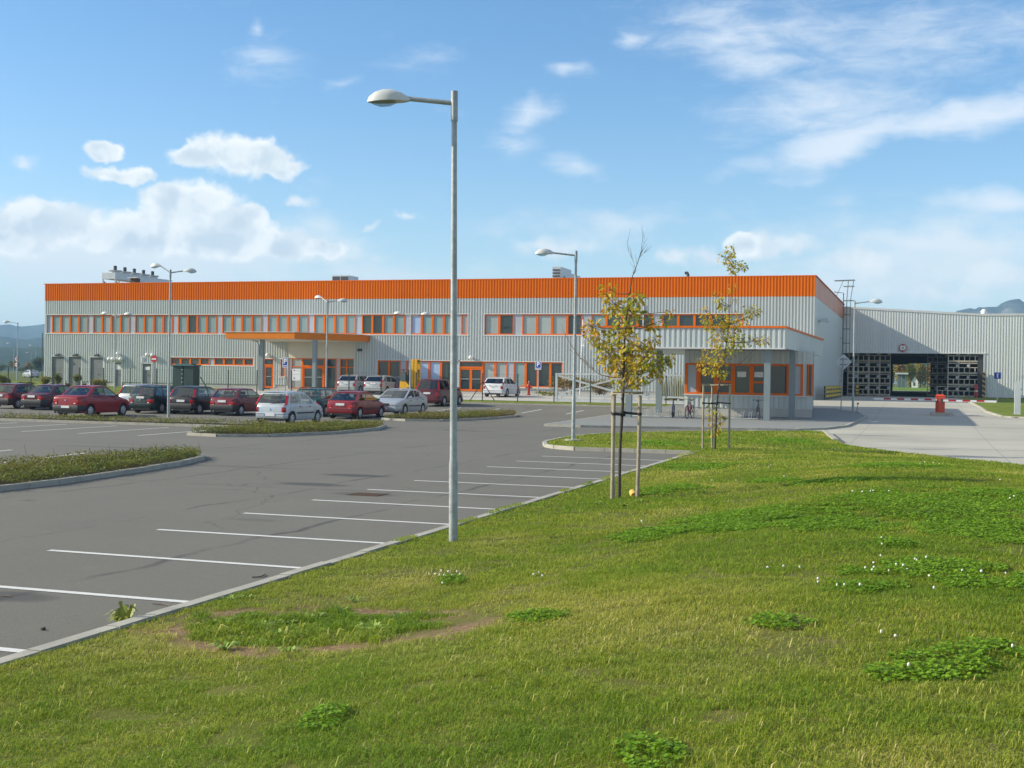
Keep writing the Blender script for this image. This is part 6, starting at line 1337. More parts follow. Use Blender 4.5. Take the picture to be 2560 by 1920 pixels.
# ------------------------------------------------------------------ lawn grass and clover
t = NT('grass_blade'); a = t.n('ShaderNodeAttribute', attribute_name='tone'); r = t.n('ShaderNodeValToRGB'); t.l(a.outputs['Fac'], r.inputs[0])
e = r.color_ramp.elements; e[0].position, e[0].color = 0, (.12, .235, .012, 1); e[1].position, e[1].color = 1, (.70, .60, .25, 1)
for p_, c_ in ((.30, (.22, .335, .017)), (.55, (.37, .42, .035)), (.8, (.54, .505, .10))): q = e.new(p_); q.color = (*c_, 1)
big = t.noise(.45, 4, .6); hs_ = t.mix(t.map(big, .40, .66), r.outputs[0], t.mix(.45, r.outputs[0], (.14, .29, .014)))
t.l(hs_, t.b.inputs['Base Color']); t.set(Roughness=.6, Specular_IOR_Level=.3)
tr = t.n('ShaderNodeBsdfTranslucent'); t.l(hs_, tr.inputs[0]); mx = t.n('ShaderNodeMixShader'); mx.inputs[0].default_value = .42; t.l(t.b.outputs[0], mx.inputs[1]); t.l(tr.outputs[0], mx.inputs[2]); t.l(mx.outputs[0], t.o.inputs[0]); M['blade'] = t.m
def lattice(x, y, s, seed):
    g = np.random.default_rng(seed).random((64, 64)); fx, fy = x/s, y/s; ix, iy = np.floor(fx).astype(int), np.floor(fy).astype(int); tx, ty = fx-ix, fy-iy; tx = tx*tx*(3-2*tx); ty = ty*ty*(3-2*ty)
    q = lambda i, j: g[i % 64, j % 64]
    return (q(ix, iy)*(1-tx)+q(ix+1, iy)*tx)*(1-ty)+(q(ix, iy+1)*(1-tx)+q(ix+1, iy+1)*tx)*ty
PATCH = [(G(u, v), ru, rv) for u, v, ru, rv in [(1640, 1335, 100, 18), (1790, 1322, 105, 17), (1900, 1292, 200, 24), (2050, 1312, 150, 22), (2350, 1262, 220, 40), (2480, 1332, 130, 26), (2330, 1432, 180, 28), (2490, 1470, 110, 36), (2230, 1362, 60, 12),
    (2430, 1650, 150, 48), (2270, 1690, 80, 26), (1330, 1546, 75, 14), (2230, 1165, 110, 10), (1930, 1205, 60, 7), (1750, 1172, 90, 9), (2150, 1472, 90, 10), (1680, 1225, 90, 9), (2540, 1240, 80, 14), (820, 1800, 60, 14), (1120, 1455, 40, 7), (2090, 1205, 90, 8), (1650, 1110, 60, 5), (1960, 1105, 70, 5), (1950, 1560, 70, 10), (1620, 1890, 70, 14)]]
def patch_w(x, y):
    w = np.zeros_like(x)
    for (c, ru, rv_) in PATCH:
        a = ru/FPX*c[1]*1.05; bq = max(.25, rv_/FPX*c[1]*c[1]/1.8); ca, sa = math.cos(yaw), math.sin(yaw)
        dx, dy = x-c[0], y-c[1]; u = (dx*ca+dy*sa)/a; v = (-dx*sa+dy*ca)/bq; w = np.maximum(w, 1-(u*u+v*v))
    return w
def blades(name, zones, lab):
    VS, FS, TS = [], [], []; n0 = 0
    for (y0, y1, dens, wd, hg) in zones:
        xa, xb = -13., .12*y1+3.2; n = int((y1-y0)*(xb-xa)*dens); x = rng.uniform(xa, xb, n); y = rng.uniform(y0, y1, n)
        k = (x > xl(y)+.02-.16*((lattice(x, y, .8, 31) > .42) & (y > 15) & (y < 38))) & (x < np.minimum(xr(y)-.02, .12*y+3.2)) & (x > -.62*y-3.); x, y = x[k], y[k]
        rad = np.hypot((x-SOIL[0])/SRX, (y-SOIL[1])/SRY)+.5*(lattice(x, y, .28, 5)-.5); ring = np.clip(1-np.abs(rad-1)/.28, 0, 1); pw = patch_w(x, y)
        bald = lattice(x, y, .9, 8)*.6+lattice(x, y, .33, 9)*.4
        keep = rng.random(len(x)) > np.maximum(ring*1.15, np.where(bald > .70, .75, 0)); x, y, rad, pw, bald = x[keep], y[keep], rad[keep], pw[keep], bald[keep]; n = len(x)
        clump = lattice(x, y, .16, 3); pat = lattice(x, y, 1.7, 4)*.6+lattice(x, y, .6, 6)*.4; inside = rad < .85
        h = hg*(.55+.75*rng.random(n))*(.5+1.0*clump)*(1+.6*inside); w = wd*(.7+.6*rng.random(n))*(1+1.2*inside*(rng.random(n) < .3))
        tall = (rng.random(n) < .010) & (y < 9.5); h = np.where(tall, h*1.7, h); w = np.where(tall, w*1.7, w)
        az_ = rng.uniform(0, 2*np.pi, n); lean = rng.uniform(.45, 1.35, n); z = np.where(x < xl(y), .115, MND(x, y))
        tx, ty = np.cos(az_), np.sin(az_); sx_, sy_ = -ty, tx
        tone = np.clip(.50-.35*(pat-.5)*1.9+rng.normal(0, .15, n)-.28*inside+.42*tall-.14*(pw > 0)+.25*np.clip(bald-.55, 0, 1), 0, 1)
        P0 = np.stack([x, y, z-.004], 1); T_ = np.stack([tx, ty, 0*x], 1); S_ = np.stack([sx_, sy_, 0*x], 1)
        Pm = P0+T_*(h*lean*.35)[:, None]+np.array([0, 0, 1])*(h*.62)[:, None]; Pt = P0+T_*(h*lean)[:, None]+np.array([0, 0, 1])*(h*(1.05-.5*lean))[:, None]
        V = np.stack([P0-S_*(w/2)[:, None], P0+S_*(w/2)[:, None], Pm+S_*(w*.42)[:, None], Pm-S_*(w*.42)[:, None], Pt+S_*(w*.06)[:, None], Pt-S_*(w*.06)[:, None]], 1).reshape(-1, 3)
        b_ = np.arange(n)*6+n0; FS.append(np.concatenate([np.stack([b_, b_+1, b_+2, b_+3], 1), np.stack([b_+3, b_+2, b_+4, b_+5], 1)])); VS.append(V); TS.append(np.repeat(tone, 6)); n0 += len(V)
    o = np_mesh(name, np.concatenate(VS), np.concatenate(FS), M['blade'], {'tone': np.concatenate(TS)}, True)
    return tag(o, lab, 'grass', kind='stuff')
blades('grass', [(2.6, 5.5, 9000, .0031, .038), (5.5, 8, 7600, .0036, .040), (8, 12, 5200, .0042, .042), (12, 18, 2900, .0056, .045), (18, 28, 1350, .0085, .048), (28, 40, 620, .014, .055), (40, 56, 300, .021, .06)], 'short mown lawn grass with dry yellowish patches in the foreground')
M['clover'] = leaf_material('clover_leaf', [(0, (.12, .24, .010)), (.5, (.21, .39, .018)), (1, (.34, .50, .035))], .42)
VS, FS, TS = [], [], []; n0 = 0
ang = np.linspace(0, 2*np.pi, 7)[:6]
for (c, ru, rv_) in PATCH:
    a = ru/FPX*c[1]*1.05; bq = max(.25, rv_/FPX*c[1]*c[1]/1.8); far = max(1., c[1]/13); n = int(min(9000, math.pi*a*bq*2300/far**1.6)); th = rng.uniform(0, 2*np.pi, n); rr_ = np.sqrt(rng.random(n))*1.25; u = rr_*np.cos(th)*a; v = rr_*np.sin(th)*bq
    ca, sa = math.cos(yaw), math.sin(yaw); x = c[0]+u*ca-v*sa; y = c[1]+u*sa+v*ca; k = (x > xl(y)+.05) & (x < xr(y)-.05) & (lattice(x, y, .22, 12)*.5+lattice(x, y, .7, 13)*.5+.35*(.75-rr_) > .40) & (y > 3); x, y, rr_ = x[k], y[k], rr_[k]; n = len(x)
    if n == 0: continue
    z = MND(x, y)+rng.uniform(.02, .075, n)*(1.15-.5*rr_); s = rng.uniform(.0075, .0135, n)*far**.75
    for q in range(3):
        a0 = rng.uniform(0, 2*np.pi, n)+q*2.094; cx_ = x+np.cos(a0)*s; cy_ = y+np.sin(a0)*s; tl = rng.uniform(-.5, .5, (n, 2))
        V = np.stack([np.stack([cx_+s*np.cos(g), cy_+s*np.sin(g), z+s*(np.cos(g)*tl[:, 0]+np.sin(g)*tl[:, 1])], 1) for g in ang], 1).reshape(-1, 3); b_ = np.arange(n)*6+n0
        FS.append(np.concatenate([np.stack([b_, b_+1, b_+2, b_+3], 1), np.stack([b_, b_+3, b_+4, b_+5], 1)])); VS.append(V); TS.append(np.repeat(np.clip(rng.normal(.5, .22, n), 0, 1), 6)); n0 += len(V)
tag(np_mesh('clover', np.concatenate(VS), np.concatenate(FS), M['clover'], {'tone': np.concatenate(TS)}), 'dark green clover patches spread through the lawn', 'clover', kind='stuff')
# white clover blossoms, each an object
b = MB(); b.lathe([(.001, -.012), (.009, -.008), (.013, 0), (.010, .008), (.001, .013)], (0, 0, .075), 8); b.tube([(0, 0, -.01), (0, 0, .066)], .0015, 4, mi=1)
M['petal'] = mat('white_clover_petal', (.78, .76, .68), .8, 0, .1, 60.); M['stem'] = mat('clover_stem', (.06, .12, .02), .8, 0, 0)
bl = None; spots = [(2205, 1404), (2186, 1418), (2183, 1430), (2180, 1437), (2162, 1432), (2220, 1438), (2262, 1430), (2268, 1436), (2243, 1424), (2290, 1413), (2285, 1410), (2312, 1408), (2050, 1465), (2045, 1468), (2090, 1481), (2112, 1479), (2148, 1481), (2208, 1373), (2206, 1355), (1350, 1444), (1332, 1449), (1357, 1453), (1073, 1448), (1085, 1448), (1098, 1452), (1103, 1442), (1110, 1449), (1120, 1444), (1128, 1450), (1144, 1443), (1148, 1449), (1107, 1470),
     (1606, 1313), (1604, 1311), (2130, 1236), (2156, 1238), (2178, 1236), (2184, 1234), (2224, 1234), (1888, 1167), (1926, 1166), (1923, 1170), (2300, 1162), (2310, 1158), (2335, 1160), (2350, 1164), (2537, 1250), (2525, 1252), (2455, 1447), (2513, 1446), (2336, 1490), (2265, 1690), (2235, 1610), (2200, 1605), (2530, 1640), (1920, 1430), (1960, 1428), (2000, 1433), (2322, 1453), (2405, 1440), (2500, 1205), (1960, 1196), (1840, 1206), (1780, 1205)]
rng2 = random.Random(5)
for i, (u, v) in enumerate(spots):
    p = G(u, v+4); k = max(1., float(p[1])/14)
    if bl is None: bl = b.build('clover_blossom', [M['petal'], M['stem']], smooth=60); o = tag(bl, 'small white clover blossom standing in the lawn', 'flower', 'white clover blossoms in the lawn')
    else: o = bl.copy(); COL.objects.link(o)
    o.location = (p[0], p[1], float(GH(p[0], p[1]))); s = min(1.4, k)*rng2.uniform(.55, .95); o.scale = (s, s, rng2.uniform(.8, 1.1)); o.rotation_euler = (rng2.uniform(-.2, .2), rng2.uniform(-.2, .2), rng2.uniform(0, 6))
# weeds in and beside the bare soil, a sprout on the kerb
def rosette(label, u, v, n, l, w, mt, name='weed_tuft', up=.7, seed=0):
    rd = random.Random(seed or int(u)); p = G(u, v); b = MB(); 
    for i in range(n):
        a = rd.uniform(0, 6.28); L_ = l*rd.uniform(.6, 1.1); d = Vector((math.cos(a), math.sin(a), 0)); s = Vector((-d.y, d.x, 0)); o_ = Vector(p)+d*.02; e = up*rd.uniform(.6, 1.2)
        b.add([o_-s*w*.3, o_+s*w*.3, o_+d*L_*.5+s*w*.5+Vector((0, 0, L_*e*.7)), o_+d*L_*.5-s*w*.5+Vector((0, 0, L_*e*.7)), o_+d*L_+Vector((0, 0, L_*e*.55))], [(0, 1, 2, 3), (3, 2, 4)])
    return tag(b.build(name, mt, loc=tuple(p)), label, 'weed', 'leafy weeds around the bare soil patch')
M['weedleaf'] = mat('weed_leaf', (.27, .38, .05), .5, 0, .3, 25.)
for i, (u, v, n, l) in enumerate(((560, 1560, 22, .10), (610, 1548, 20, .11), (655, 1572, 26, .12), (720, 1560, 20, .10), (790, 1545, 18, .10), (850, 1532, 16, .11), (930, 1578, 26, .15), (575, 1500, 18, .09), (620, 1495, 14, .08), (560, 1625, 24, .13), (720, 1630, 20, .10), (690, 1590, 18, .10), (890, 1505, 12, .12), (750, 1590, 18, .10), (1000, 1545, 12, .10))):
    rosette(['broad leafed weed at the left end of the bare soil patch', 'leafy weed second along the upper left of the bare soil', 'bushy weed in the middle of the bare soil ring', 'leafy weed right of the bushy one in the soil ring', 'small weed inside the top of the soil ring', 'weed near the upper right of the soil ring', 'grey leaved spiky weed on the right side of the soil ring', 'pale weed by the kerb above the bare soil', 'small pale weed beside the kerb, right of another', 'tuft below the left end of the bare soil', 'tuft below the middle of the bare soil', 'low tuft on the front edge of the soil ring', 'upright pale weed at the top of the soil ring', 'small tuft on the lower edge of the soil ring', 'little weed right of the soil ring'][i], u, v, int(n*1.3), l*.95, .016, M['weedleaf'])
for i, (u, v, n) in enumerate(((1500, 1262, 16), (1600, 1258, 18), (1558, 1266, 14), (1770, 1142, 14))):
    rosette(['weed tuft left of the nearer stake frame foot', 'weed tuft right of the nearer stake frame foot', 'weed tuft in front of the nearer oak stem', 'weed tuft at the foot of the farther oak'][i], u, v, n, .13, .02, M['weedleaf'])
M['sproutleaf'] = mat('yellow_green_leaf', (.24, .27, .03), .5, 0, .3, 25.)
rosette('yellowish green sprout growing from the kerb edge', 308, 1572, 34, .17, .03, M['sproutleaf'], 'kerb_sprout', 1.6)
# twigs, manhole
for i, (pts, l, r) in enumerate((([(382, 1509), (410, 1511), (425, 1515), (442, 1515)], 'pale thin twig lying on the asphalt near the kerb', .006), ([(630, 1443), (650, 1442), (660, 1438), (663, 1435)], 'dark curled twig on the asphalt between two bay lines', .007), ([(0, 1488), (30, 1491)], 'thin twig on the asphalt at the left edge', .006), ([(104, 1573), (112, 1571)], 'small dark leaf scrap on the asphalt', .014))):
    q = [Vector(FZ(u, v, .012)) for u, v in pts]; b = MB(); b.tube(q, r, 6); tag(b.build('twig', M['twig'] if i in (0, 2) else M['bark'], loc=tuple(q[0])), l, 'twig')
p = FZ(930, 1237); b = MB(); b.box(p[0]-.42, p[0]+.22, p[1]-.26, p[1]+.26, -.01, .009); [b.box(p[0]-.38, p[0]+.18, p[1]-.22+i*.075, p[1]-.18+i*.075, .009, .014) for i in range(6)]; tag(b.build('drain_grate', M['bronze']), 'rusty drain grate in the asphalt at the end of a bay line', 'drain')
for u, v, ru, l in ((890, 1189, .75, 'dark damp oval stain'), (775, 1210, .6, '')): pass
# ------------------------------------------------------------------ planted islands
M['cover'] = leaf_material('ground_cover_leaf', [(0, (.06, .085, .014)), (.4, (.15, .18, .022)), (.7, (.24, .23, .035)), (1, (.19, .11, .045))], .35)
M['mulch'] = mat('island_soil', (.055, .045, .03), 1., 0, .3, 2., .6, .1)
def inpoly(x, y, P):
    r_ = np.zeros(len(x), bool); n = len(P)
    for i in range(n):
        (x1, y1), (x2, y2) = P[i], P[(i+1) % n]; c_ = ((y1 > y) != (y2 > y)) & (x < (x2-x1)*(y-y1)/((y2-y1) or 1e-9)+x1); r_ ^= c_
    return r_
def cover(poly, label, dens, hmax, size, green, seed, shoots=60, bare=.0):
    g = np.random.default_rng(seed); xs, ys = [p[0] for p in poly], [p[1] for p in poly]; A = (max(xs)-min(xs))*(max(ys)-min(ys)); n = int(A*dens); x = g.uniform(min(xs), max(xs), n); y = g.uniform(min(ys), max(ys), n)
    k = inpoly(x, y, poly) & (lattice(x, y, .7, seed+30) > bare); x, y = x[k], y[k]; n = len(x); hm = hmax*(.35+.65*lattice(x, y, .55, seed)); z = T(y)+.1+hm*g.random(n)**.7
    a = g.uniform(0, 6.28, n); tl = g.uniform(-.9, .9, n); s = size*g.uniform(.6, 1.3, n)
    D = np.stack([np.cos(a)*np.cos(tl), np.sin(a)*np.cos(tl), np.sin(tl)], 1); S_ = np.stack([-np.sin(a), np.cos(a), 0*a], 1); c = np.stack([x, y, z], 1)
    V = np.stack([c, c+D*(s*.5)[:, None]+S_*(s*.28)[:, None], c+D*s[:, None], c+D*(s*.5)[:, None]-S_*(s*.28)[:, None]], 1).reshape(-1, 3); b_ = np.arange(n)*4; F = np.stack([b_, b_+1, b_+2, b_+3], 1)
    tone = np.clip(green+.5*(lattice(x, y, 1.2, seed+3)-.5)+g.normal(0, .17, n), 0, 1)
    VS, FS, TS = [V], [F], [np.repeat(tone, 4)]; n0 = len(V)
    m = shoots; i = g.integers(0, n, m); L_ = g.uniform(.12, .42, m); a = g.uniform(0, 6.28, m); e = g.uniform(.3, 1.1, m); D = np.stack([np.cos(a)*np.cos(e), np.sin(a)*np.cos(e), np.sin(e)], 1); c = np.stack([x[i], y[i], T(y[i])+.1+hm[i]*.8], 1); S_ = np.stack([-np.sin(a), np.cos(a), 0*a], 1)*.006
    V = np.stack([c-S_, c+S_, c+D*L_[:, None]+S_*.4, c+D*L_[:, None]-S_*.4], 1).reshape(-1, 3); b_ = np.arange(m)*4+n0; VS.append(V); FS.append(np.stack([b_, b_+1, b_+2, b_+3], 1)); TS.append(np.full(4*m, .9))
    tag(np_mesh('ground_cover', np.concatenate(VS), np.concatenate(FS), M['cover'], {'tone': np.concatenate(TS)}), label, 'ground cover', kind='stuff')
    zs = [float(T(p[1])) for p in poly]; b = MB(); n_ = len(poly); b.add([(p[0], p[1], q+.085) for p, q in zip(poly, zs)], [tuple(range(n_))]); tag(b.build('planting_bed', M['mulch']), kind='structure')
    kerb(poly+[poly[0]], w=.15, h=.105, seg=.9)
I1 = [(-16.6, 12), (-16.45, 20.8), (-16.9, 24.0), (-17.3, 26.4), (-17.9, 28.4), (-18.7, 29.5), (-19.6, 28.6), (-19.9, 25), (-19.8, 12)]
I2 = [(-25.3, 39.2), (-23.9, 38.9), (-22.4, 39.9), (-21.5, 43.5), (-21.6, 47.5), (-22.5, 50.4), (-23.6, 50.6), (-24.6, 48.0), (-25.4, 44)]
I3 = [(-25.6, 57.0), (-24.1, 56.5), (-22.5, 57.0), (-21.5, 60), (-20.9, 64.1), (-21.6, 66.2), (-22.8, 66.6), (-24.4, 63), (-25.6, 60)]
I4 = [(-60, 45.7), (-40, 45.7), (-25.6, 45.6), (-25.5, 47.6), (-40, 47.9), (-60, 48.0)]
cover(I1, 'yellow green ground cover on the kerbed island nearest on the left', 900, .24, .06, .42, 21, 260); cover(I2, 'green and brown ground cover on the island behind the silver hatchback side', 620, .28, .075, .48, 22, 160); cover(I3, 'brownish ground cover on the small island by the tall post', 460, .30, .08, .62, 23, 140, .22); cover(I4, 'straggly low ground cover along the long strip between parking rows', 200, .26, .09, .55, 24, 330, .30)
HAZE = 2.3e-4
# ------------------------------------------------------------------ shrubs, far trees and what lies beyond
def foliage(name, parent, centre, rad, n, size, matn, tone, seed, lumps=7, narrow=1.0, sd_t=.15):
    g = np.random.default_rng(seed); c0 = np.array(centre); R_ = np.array(rad)
    L_ = g.normal(0, 1, (lumps, 3)); L_ /= np.linalg.norm(L_, axis=1)[:, None]; L_ = L_*g.uniform(.25, .72, lumps)[:, None]; lr = g.uniform(.32, .58, lumps)
    i = g.integers(0, lumps, n); d = g.normal(0, 1, (n, 3)); d /= np.linalg.norm(d, axis=1)[:, None]; p = (L_[i]+d*(lr[i]*g.random(n)**.4)[:, None])*R_+c0
    a = g.uniform(0, 6.28, n); e = g.uniform(-.9, .9, n); s = size*g.uniform(.6, 1.35, n); D = np.stack([np.cos(a)*np.cos(e), np.sin(a)*np.cos(e), np.sin(e)], 1); S_ = np.stack([-np.sin(a), np.cos(a), 0*a], 1)
    V = np.stack([p, p+D*(s*.5)[:, None]+S_*(s*.32*narrow)[:, None], p+D*s[:, None], p+D*(s*.5)[:, None]-S_*(s*.32*narrow)[:, None]], 1).reshape(-1, 3); b_ = np.arange(n)*4
    tn = np.clip(tone+g.uniform(-.16, .16, lumps)[i]+g.normal(0, sd_t, n), 0, 1); o = OFF[parent.name]; V = V-np.array(o)
    ob = np_mesh(name, V, np.stack([b_, b_+1, b_+2, b_+3], 1), M[matn], {'tone': np.repeat(tn, 4)}); ob.parent = parent; return ob
M['shrubleaf'] = leaf_material('shrub_leaf', [(0, (.08, .12, .016)), (.45, (.24, .27, .025)), (.75, (.38, .34, .05)), (1, (.26, .14, .06))], .4)
M['treeleaf'] = leaf_material('far_tree_leaf', [(0, (.03, .06, .02)), (.4, (.10, .15, .03)), (.7, (.26, .24, .04)), (1, (.36, .19, .045))], .35)
def shrub(label, u, vb, w, h, yy, tone, seed, upright=False, name='shrub', n=1500, group='shrubs along the building'):
    c = FY(u, vb, yy); zg = float(T(yy)); k = yy/FPX*1.12; t_ = thing(name, label, 'shrub', (c[0], yy, zg), 0, group); W_, H_ = w*k/2*1.3, h*k*1.08
    b = MB(); rd = random.Random(seed)
    for i in range(9): a = rd.uniform(0, 6.28); b.tube([(c[0]+.08*math.cos(a), yy+.08*math.sin(a), zg-.05), (c[0]+W_*.5*math.cos(a), yy+W_*.5*math.sin(a), zg+H_*rd.uniform(.5, .9))], [.018, .006], 5)
    b.build('stems', M['twig'], t_)
    foliage('leaves', t_, (c[0], yy, zg+H_*(.58 if upright else .52)), (W_, W_*.9, H_*.46), n, .16 if not upright else .15, 'shrubleaf', tone, seed, 9, .6 if upright else .9)
shrub('yellow green shrub at the far left edge behind the cars', 8, 966, 34, 36, 90, .5, 41); shrub('yellow green spreading shrub at the left corner of the building', 113, 957, 30, 31, 92, .55, 42); shrub('round upright shrub in front of the first plant room door', 145, 956, 21, 35, 94, .5, 43, True); shrub('round upright shrub in front of the second plant room door', 193, 958, 20, 33, 94, .55, 44, True)
shrub('loose low olive shrub in front of the third plant room door', 250, 960, 40, 24, 94, .62, 45); shrub('small reddish shrub between the first two plant doors', 171, 956, 12, 9, 94, .95, 46, n=300); shrub('small low brown shrub right of the second plant door', 212, 958, 9, 8, 94, .95, 47, n=200); shrub('low pale shrub behind the fence left of the corner shrub', 60, 958, 46, 16, 91, .6, 48)
shrub('bare brown shrub behind the cross braced gate end', 1425, 988, 84, 48, 95, .92, 49, n=2600); shrub('brown thinning shrub right of the bare one behind the gate', 1505, 990, 74, 46, 95, .88, 50, n=2200); shrub('low green tuft under the hydrant end of the windows', 1370, 990, 60, 12, 95, .4, 51, n=400)
def reeds(label, u, vb, w, h, yy, seed, n=260):
    c = FY(u, vb, yy); zg = float(T(yy)); k = yy/FPX*1.12; g = np.random.default_rng(seed); t_ = thing('reed_clump', label, 'reeds', (c[0], yy, zg), 0, 'reed clumps by the gatehouse')
    x = g.normal(0, w*k*.24, n); y = g.normal(0, w*k*.2, n); H_ = h*k*g.uniform(.55, 1.05, n); a = g.uniform(0, 6.28, n); ln = g.uniform(.03, .28, n)*H_; W_ = g.uniform(.018, .034, n)
    p0 = np.stack([x, y, 0*x], 1); S_ = np.stack([np.cos(a+1.57), np.sin(a+1.57), 0*a], 1)*W_[:, None]/2; D = np.stack([np.cos(a)*ln, np.sin(a)*ln, 0*a], 1); up = np.stack([0*a, 0*a, H_], 1)
    V = np.stack([p0-S_, p0+S_, p0+D*.35+up*.62+S_, p0+D*.35+up*.62-S_, p0+D+up+S_*.1, p0+D+up-S_*.1], 1).reshape(-1, 3); b_ = np.arange(n)*6
    o = np_mesh('reed_blades', V, np.concatenate([np.stack([b_, b_+1, b_+2, b_+3], 1), np.stack([b_+3, b_+2, b_+4, b_+5], 1)]), M['shrubleaf'], {'tone': np.repeat(np.clip(g.normal(.55, .16, n), 0, 1), 6)}); o.parent = t_
    pl = MB(); [pl.tube([(c[0]+float(x[i]), yy+float(y[i]), zg), (c[0]+float(x[i]+D[i, 0]*.5), yy+float(y[i]+D[i, 1]*.5), zg+float(H_[i])*1.08)], [.008, .012], 4) for i in range(0, n, 14)]; pl.build('reed_stems', M['twig'], t_)
reeds('tall green reed clump just left of the gatehouse wall', 1690, 1003, 44, 58, 88, 52, 420); reeds('tall green reed clump left of another, behind the gate bars', 1658, 1003, 30, 50, 88, 53, 260)
M['sunleaf'] = leaf_material('autumn_tree_leaf', [(0, (.12, .17, .02)), (.45, (.30, .33, .04)), (.75, (.46, .36, .05)), (1, (.42, .20, .05))], .45)
def tree(label, u, vb, vt, w, yy, tone, seed, n=2200, group='far trees at the left', zb=None, lm='treeleaf', cz=.58, rz_=.46):
    c = FY(u, vb, yy); zt = float(FY(u, vt, yy)[2]); zg = float(T(yy)) if zb is None else zb; W_ = w*yy/FPX/2*1.1; H_ = zt-zg; t_ = thing('tree', label, 'tree', (c[0], yy, zg), 0, group)
    b = MB(); b.tube([(c[0], yy, zg-.2), (c[0]+.1, yy, zg+H_*.3), (c[0], yy, zg+H_*.7)], [H_*.03, H_*.022, H_*.006], 8)
    for i in range(5): a = i*1.3; b.tube([(c[0], yy, zg+H_*(.25+.07*i)), (c[0]+W_*.6*math.cos(a), yy+W_*.6*math.sin(a), zg+H_*(.5+.08*i))], [H_*.012, H_*.004], 5)
    b.build('trunk', M['bark'], t_)
    foliage('crown', t_, (c[0], yy, zg+H_*cz), (W_, W_, H_*rz_), n, H_*.075, lm, tone, seed, 16, 1.3)
tree('dark green tree right beside the left corner of the building', 97, 945, 891, 38, 300, .18, 61); tree('orange brown tree left of the dark green corner tree', 70, 944, 905, 30, 320, .85, 62); tree('grey green tree behind the round speed signs', 33, 944, 900, 36, 340, .5, 63); tree('low dark tree at the far left edge', 2, 944, 910, 40, 330, .25, 64); tree('dull green tree left of the orange one, low', 52, 945, 917, 30, 310, .35, 65); tree('low green tree beyond the distant car', 84, 945, 915, 30, 305, .25, 66)
for i, (u, vt, w, tone, l) in enumerate(((2250, 902, 34, .80, 'orange leaved tree on the left through the tunnel'), (2275, 898, 30, .55, 'yellow green tree in the middle through the tunnel'), (2300, 896, 34, .62, 'olive tree right of the white house through the tunnel'), (2326, 900, 34, .85, 'brown tree at the right through the tunnel'), (2225, 903, 30, .45, 'green tree at the left edge of the tunnel view'))): tree(l, u, 956, vt, w, 330+i*4, tone, 70+i, 2200, 'trees seen through the tunnel', None, 'sunleaf', .52, .56)
yy = 318.; zg = float(T(yy)); c0, c1, ct = FY(2279, 951, yy), FY(2295, 951, yy), FY(2286, 941, yy); t_ = thing('white_house', 'small white gabled house seen through the tunnel', 'house', ((c0[0]+c1[0])/2, yy, zg)); xm = (c0[0]+c1[0])/2; zw = (zg+ct[2])/2+.2
b = MB(); b.box(c0[0], c1[0], yy, yy+6, zg-.3, zw); b.add([(c0[0], yy, zw), (c1[0], yy, zw), (xm, yy, ct[2])], [(0, 1, 2)]); b.build('wall', M['white'], t_)
b = MB(); b.add([(c0[0]-.2, yy-.2, zw-.1), (xm, yy-.2, ct[2]+.1), (xm, yy+6.2, ct[2]+.1), (c0[0]-.2, yy+6.2, zw-.1), (c1[0]+.2, yy-.2, zw-.1), (c1[0]+.2, yy+6.2, zw-.1)], [(0, 1, 2, 3), (1, 4, 5, 2)]); b.build('roof', M['trim'], t_)
b = MB(); b.box(xm-.35, xm+.1, yy-.03, yy, zg+.5, zg+1.3); b.build('window', M['pane_dark'], t_)
c0, c1, ct = FY(2242, 950, 312), FY(2266, 950, 312), FY(2250, 932, 312); t_ = thing('shelter', 'grey flat roofed shelter seen through the tunnel left of the white house', 'shelter', ((c0[0]+c1[0])/2, 312, zg))
b = MB(); b.box(c0[0]-.4, c1[0]+.4, 311, 316, ct[2]-.35, ct[2]); b.build('roof', M['paleste'], t_); b = MB(); b.box(c0[0], c1[0], 314, 315, zg-.2, ct[2]-.36); b.build('wall', mat('bluish_shelter_wall', (.10, .14, .15), .6), t_)
for x in (c0[0]+.2, (c0[0]+c1[0])/2, c1[0]-.2): b = MB(); b.box(x-.06, x+.06, 311.3, 311.5, zg-.2, ct[2]-.36); b.build('column', M['post'], t_)
sheet('far_meadow', (-60, 90), [206, 230, 260, 300, 330, 360], .03, mat('sunlit_meadow', (.13, .21, .03), 1., 0, .2, .15, 0, .1), nx=4)
sheet('road', (-60, 60), [205.2, 208, 211], .045, M['concrete'], nx=2)
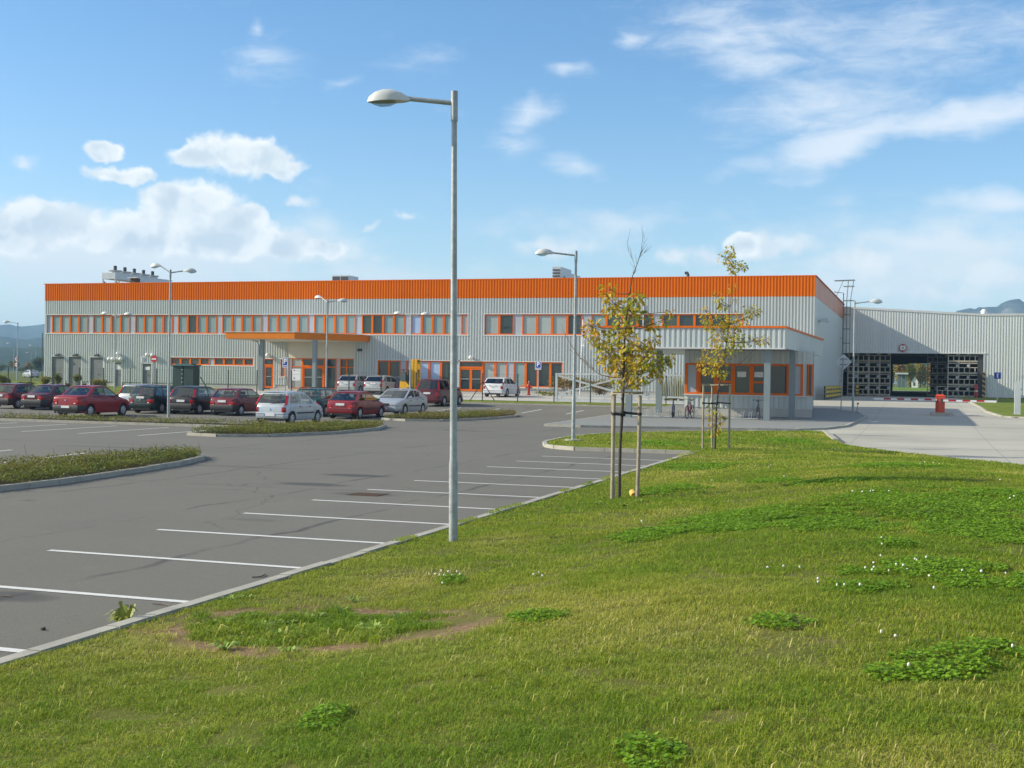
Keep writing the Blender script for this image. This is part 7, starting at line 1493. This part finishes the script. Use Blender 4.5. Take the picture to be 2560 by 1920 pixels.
# ------------------------------------------------------------------ hills
t = NT('wooded_hillside'); c = t.mix(t.map(t.noise(.006, 6, .6), .4, .62), (.018, .032, .020), (.045, .062, .030)); t.col(t.mix(t.map(t.noise(.02, 4), .5, .7, 0, .4), c, (.03, .04, .025))); t.set(Roughness=1., Specular_IOR_Level=0.); M['hill'] = t.m
t = NT('rocky_mountain'); c = t.mix(t.map(t.noise(.010, 7, .68, sc=(1, 1, 2.2)), .45, .60), (.025, .038, .028), (.17, .165, .15)); t.col(c); t.set(Roughness=1., Specular_IOR_Level=0.); M['mountain'] = t.m
def ridge(name, crest, D, depth, mt, rough, seed, nseg=90, nrow=14):
    """a ridge whose skyline passes through the given photo points at distance D"""
    us = [c[0] for c in crest]; vs_ = [c[1] for c in crest]; V, F = [], []
    for i in range(nseg+1):
        u = us[0]+(us[-1]-us[0])*i/nseg; v = interp(u, us, vs_); d = ray(u, v); d = d/np.hypot(d[0], d[1]); top = EYEP+d*D; hgt = top[2]
        hgt += rough*(float(lattice(np.array([u*1.]), np.array([0.]), 22, seed)[0])-.5)*1.2+rough*.5*(float(lattice(np.array([u*1.]), np.array([0.]), 7, seed+1)[0])-.5)
        for j in range(nrow+1):
            f = j/nrow*2-1; dist = D+f*depth; pr = (1-abs(f))**.8 if f < 0 else (1-abs(f)); p = np.array([EYEP[0]+d[0]*dist, EYEP[1]+d[1]*dist, 0]); gull = (float(lattice(np.array([u*1.]), np.array([f*40]), 15, seed+2)[0])-.5)*.22*(1-abs(f)**2)*(abs(f) > .02)
            V.append((p[0], p[1], 1.0+(hgt-1)*max(0, pr+gull*min(1, abs(f)*3))))
    w = nrow+1
    for i in range(nseg):
        for j in range(nrow): F.append((i*w+j, (i+1)*w+j, (i+1)*w+j+1, i*w+j+1))
    b = MB(); b.add(V, F); o = b.build(name, mt, smooth=80); return tag(o, kind='structure')
ridge('hills', [(-900, 800), (-500, 830), (-200, 806), (-60, 822), (0, 812), (25, 812), (45, 817), (62, 815), (85, 812), (115, 810), (220, 806), (420, 820), (700, 835)], 3600, 700, M['hill'], 5, 91)
ridge('hills', [(-900, 850), (-300, 846), (0, 842), (30, 845), (70, 848), (115, 843), (300, 850), (600, 860)], 2300, 480, M['hill'], 4, 95)
ridge('hills', [(-900, 880), (-300, 874), (0, 872), (50, 868), (115, 866), (300, 875), (600, 885)], 1400, 330, M['hill'], 3, 98)
ridge('mountains', [(1950, 850), (2200, 810), (2330, 795), (2391, 783), (2420, 775), (2452, 765), (2475, 764), (2498, 760), (2515, 754), (2533, 750), (2548, 751), (2560, 755), (2620, 748), (2750, 765), (3100, 800), (3500, 860)], 2600, 430, M['mountain'], 7, 101, 140)
# ------------------------------------------------------------------ haze
t = NT('haze_air'); t.t.nodes.remove(t.b); pvn = t.n('ShaderNodeVolumePrincipled'); pvn.inputs['Color'].default_value = (.44, .69, 1.0, 1); pvn.inputs['Density'].default_value = HAZE; pvn.inputs['Anisotropy'].default_value = 0.
t.l(pvn.outputs[0], t.o.inputs['Volume'])
b = MB(); b.box(-5200, 5200, -600, 5200, -2.2, 192); hz_ = b.build('haze', t.m); tag(hz_, kind='stuff'); hz_.visible_shadow = True
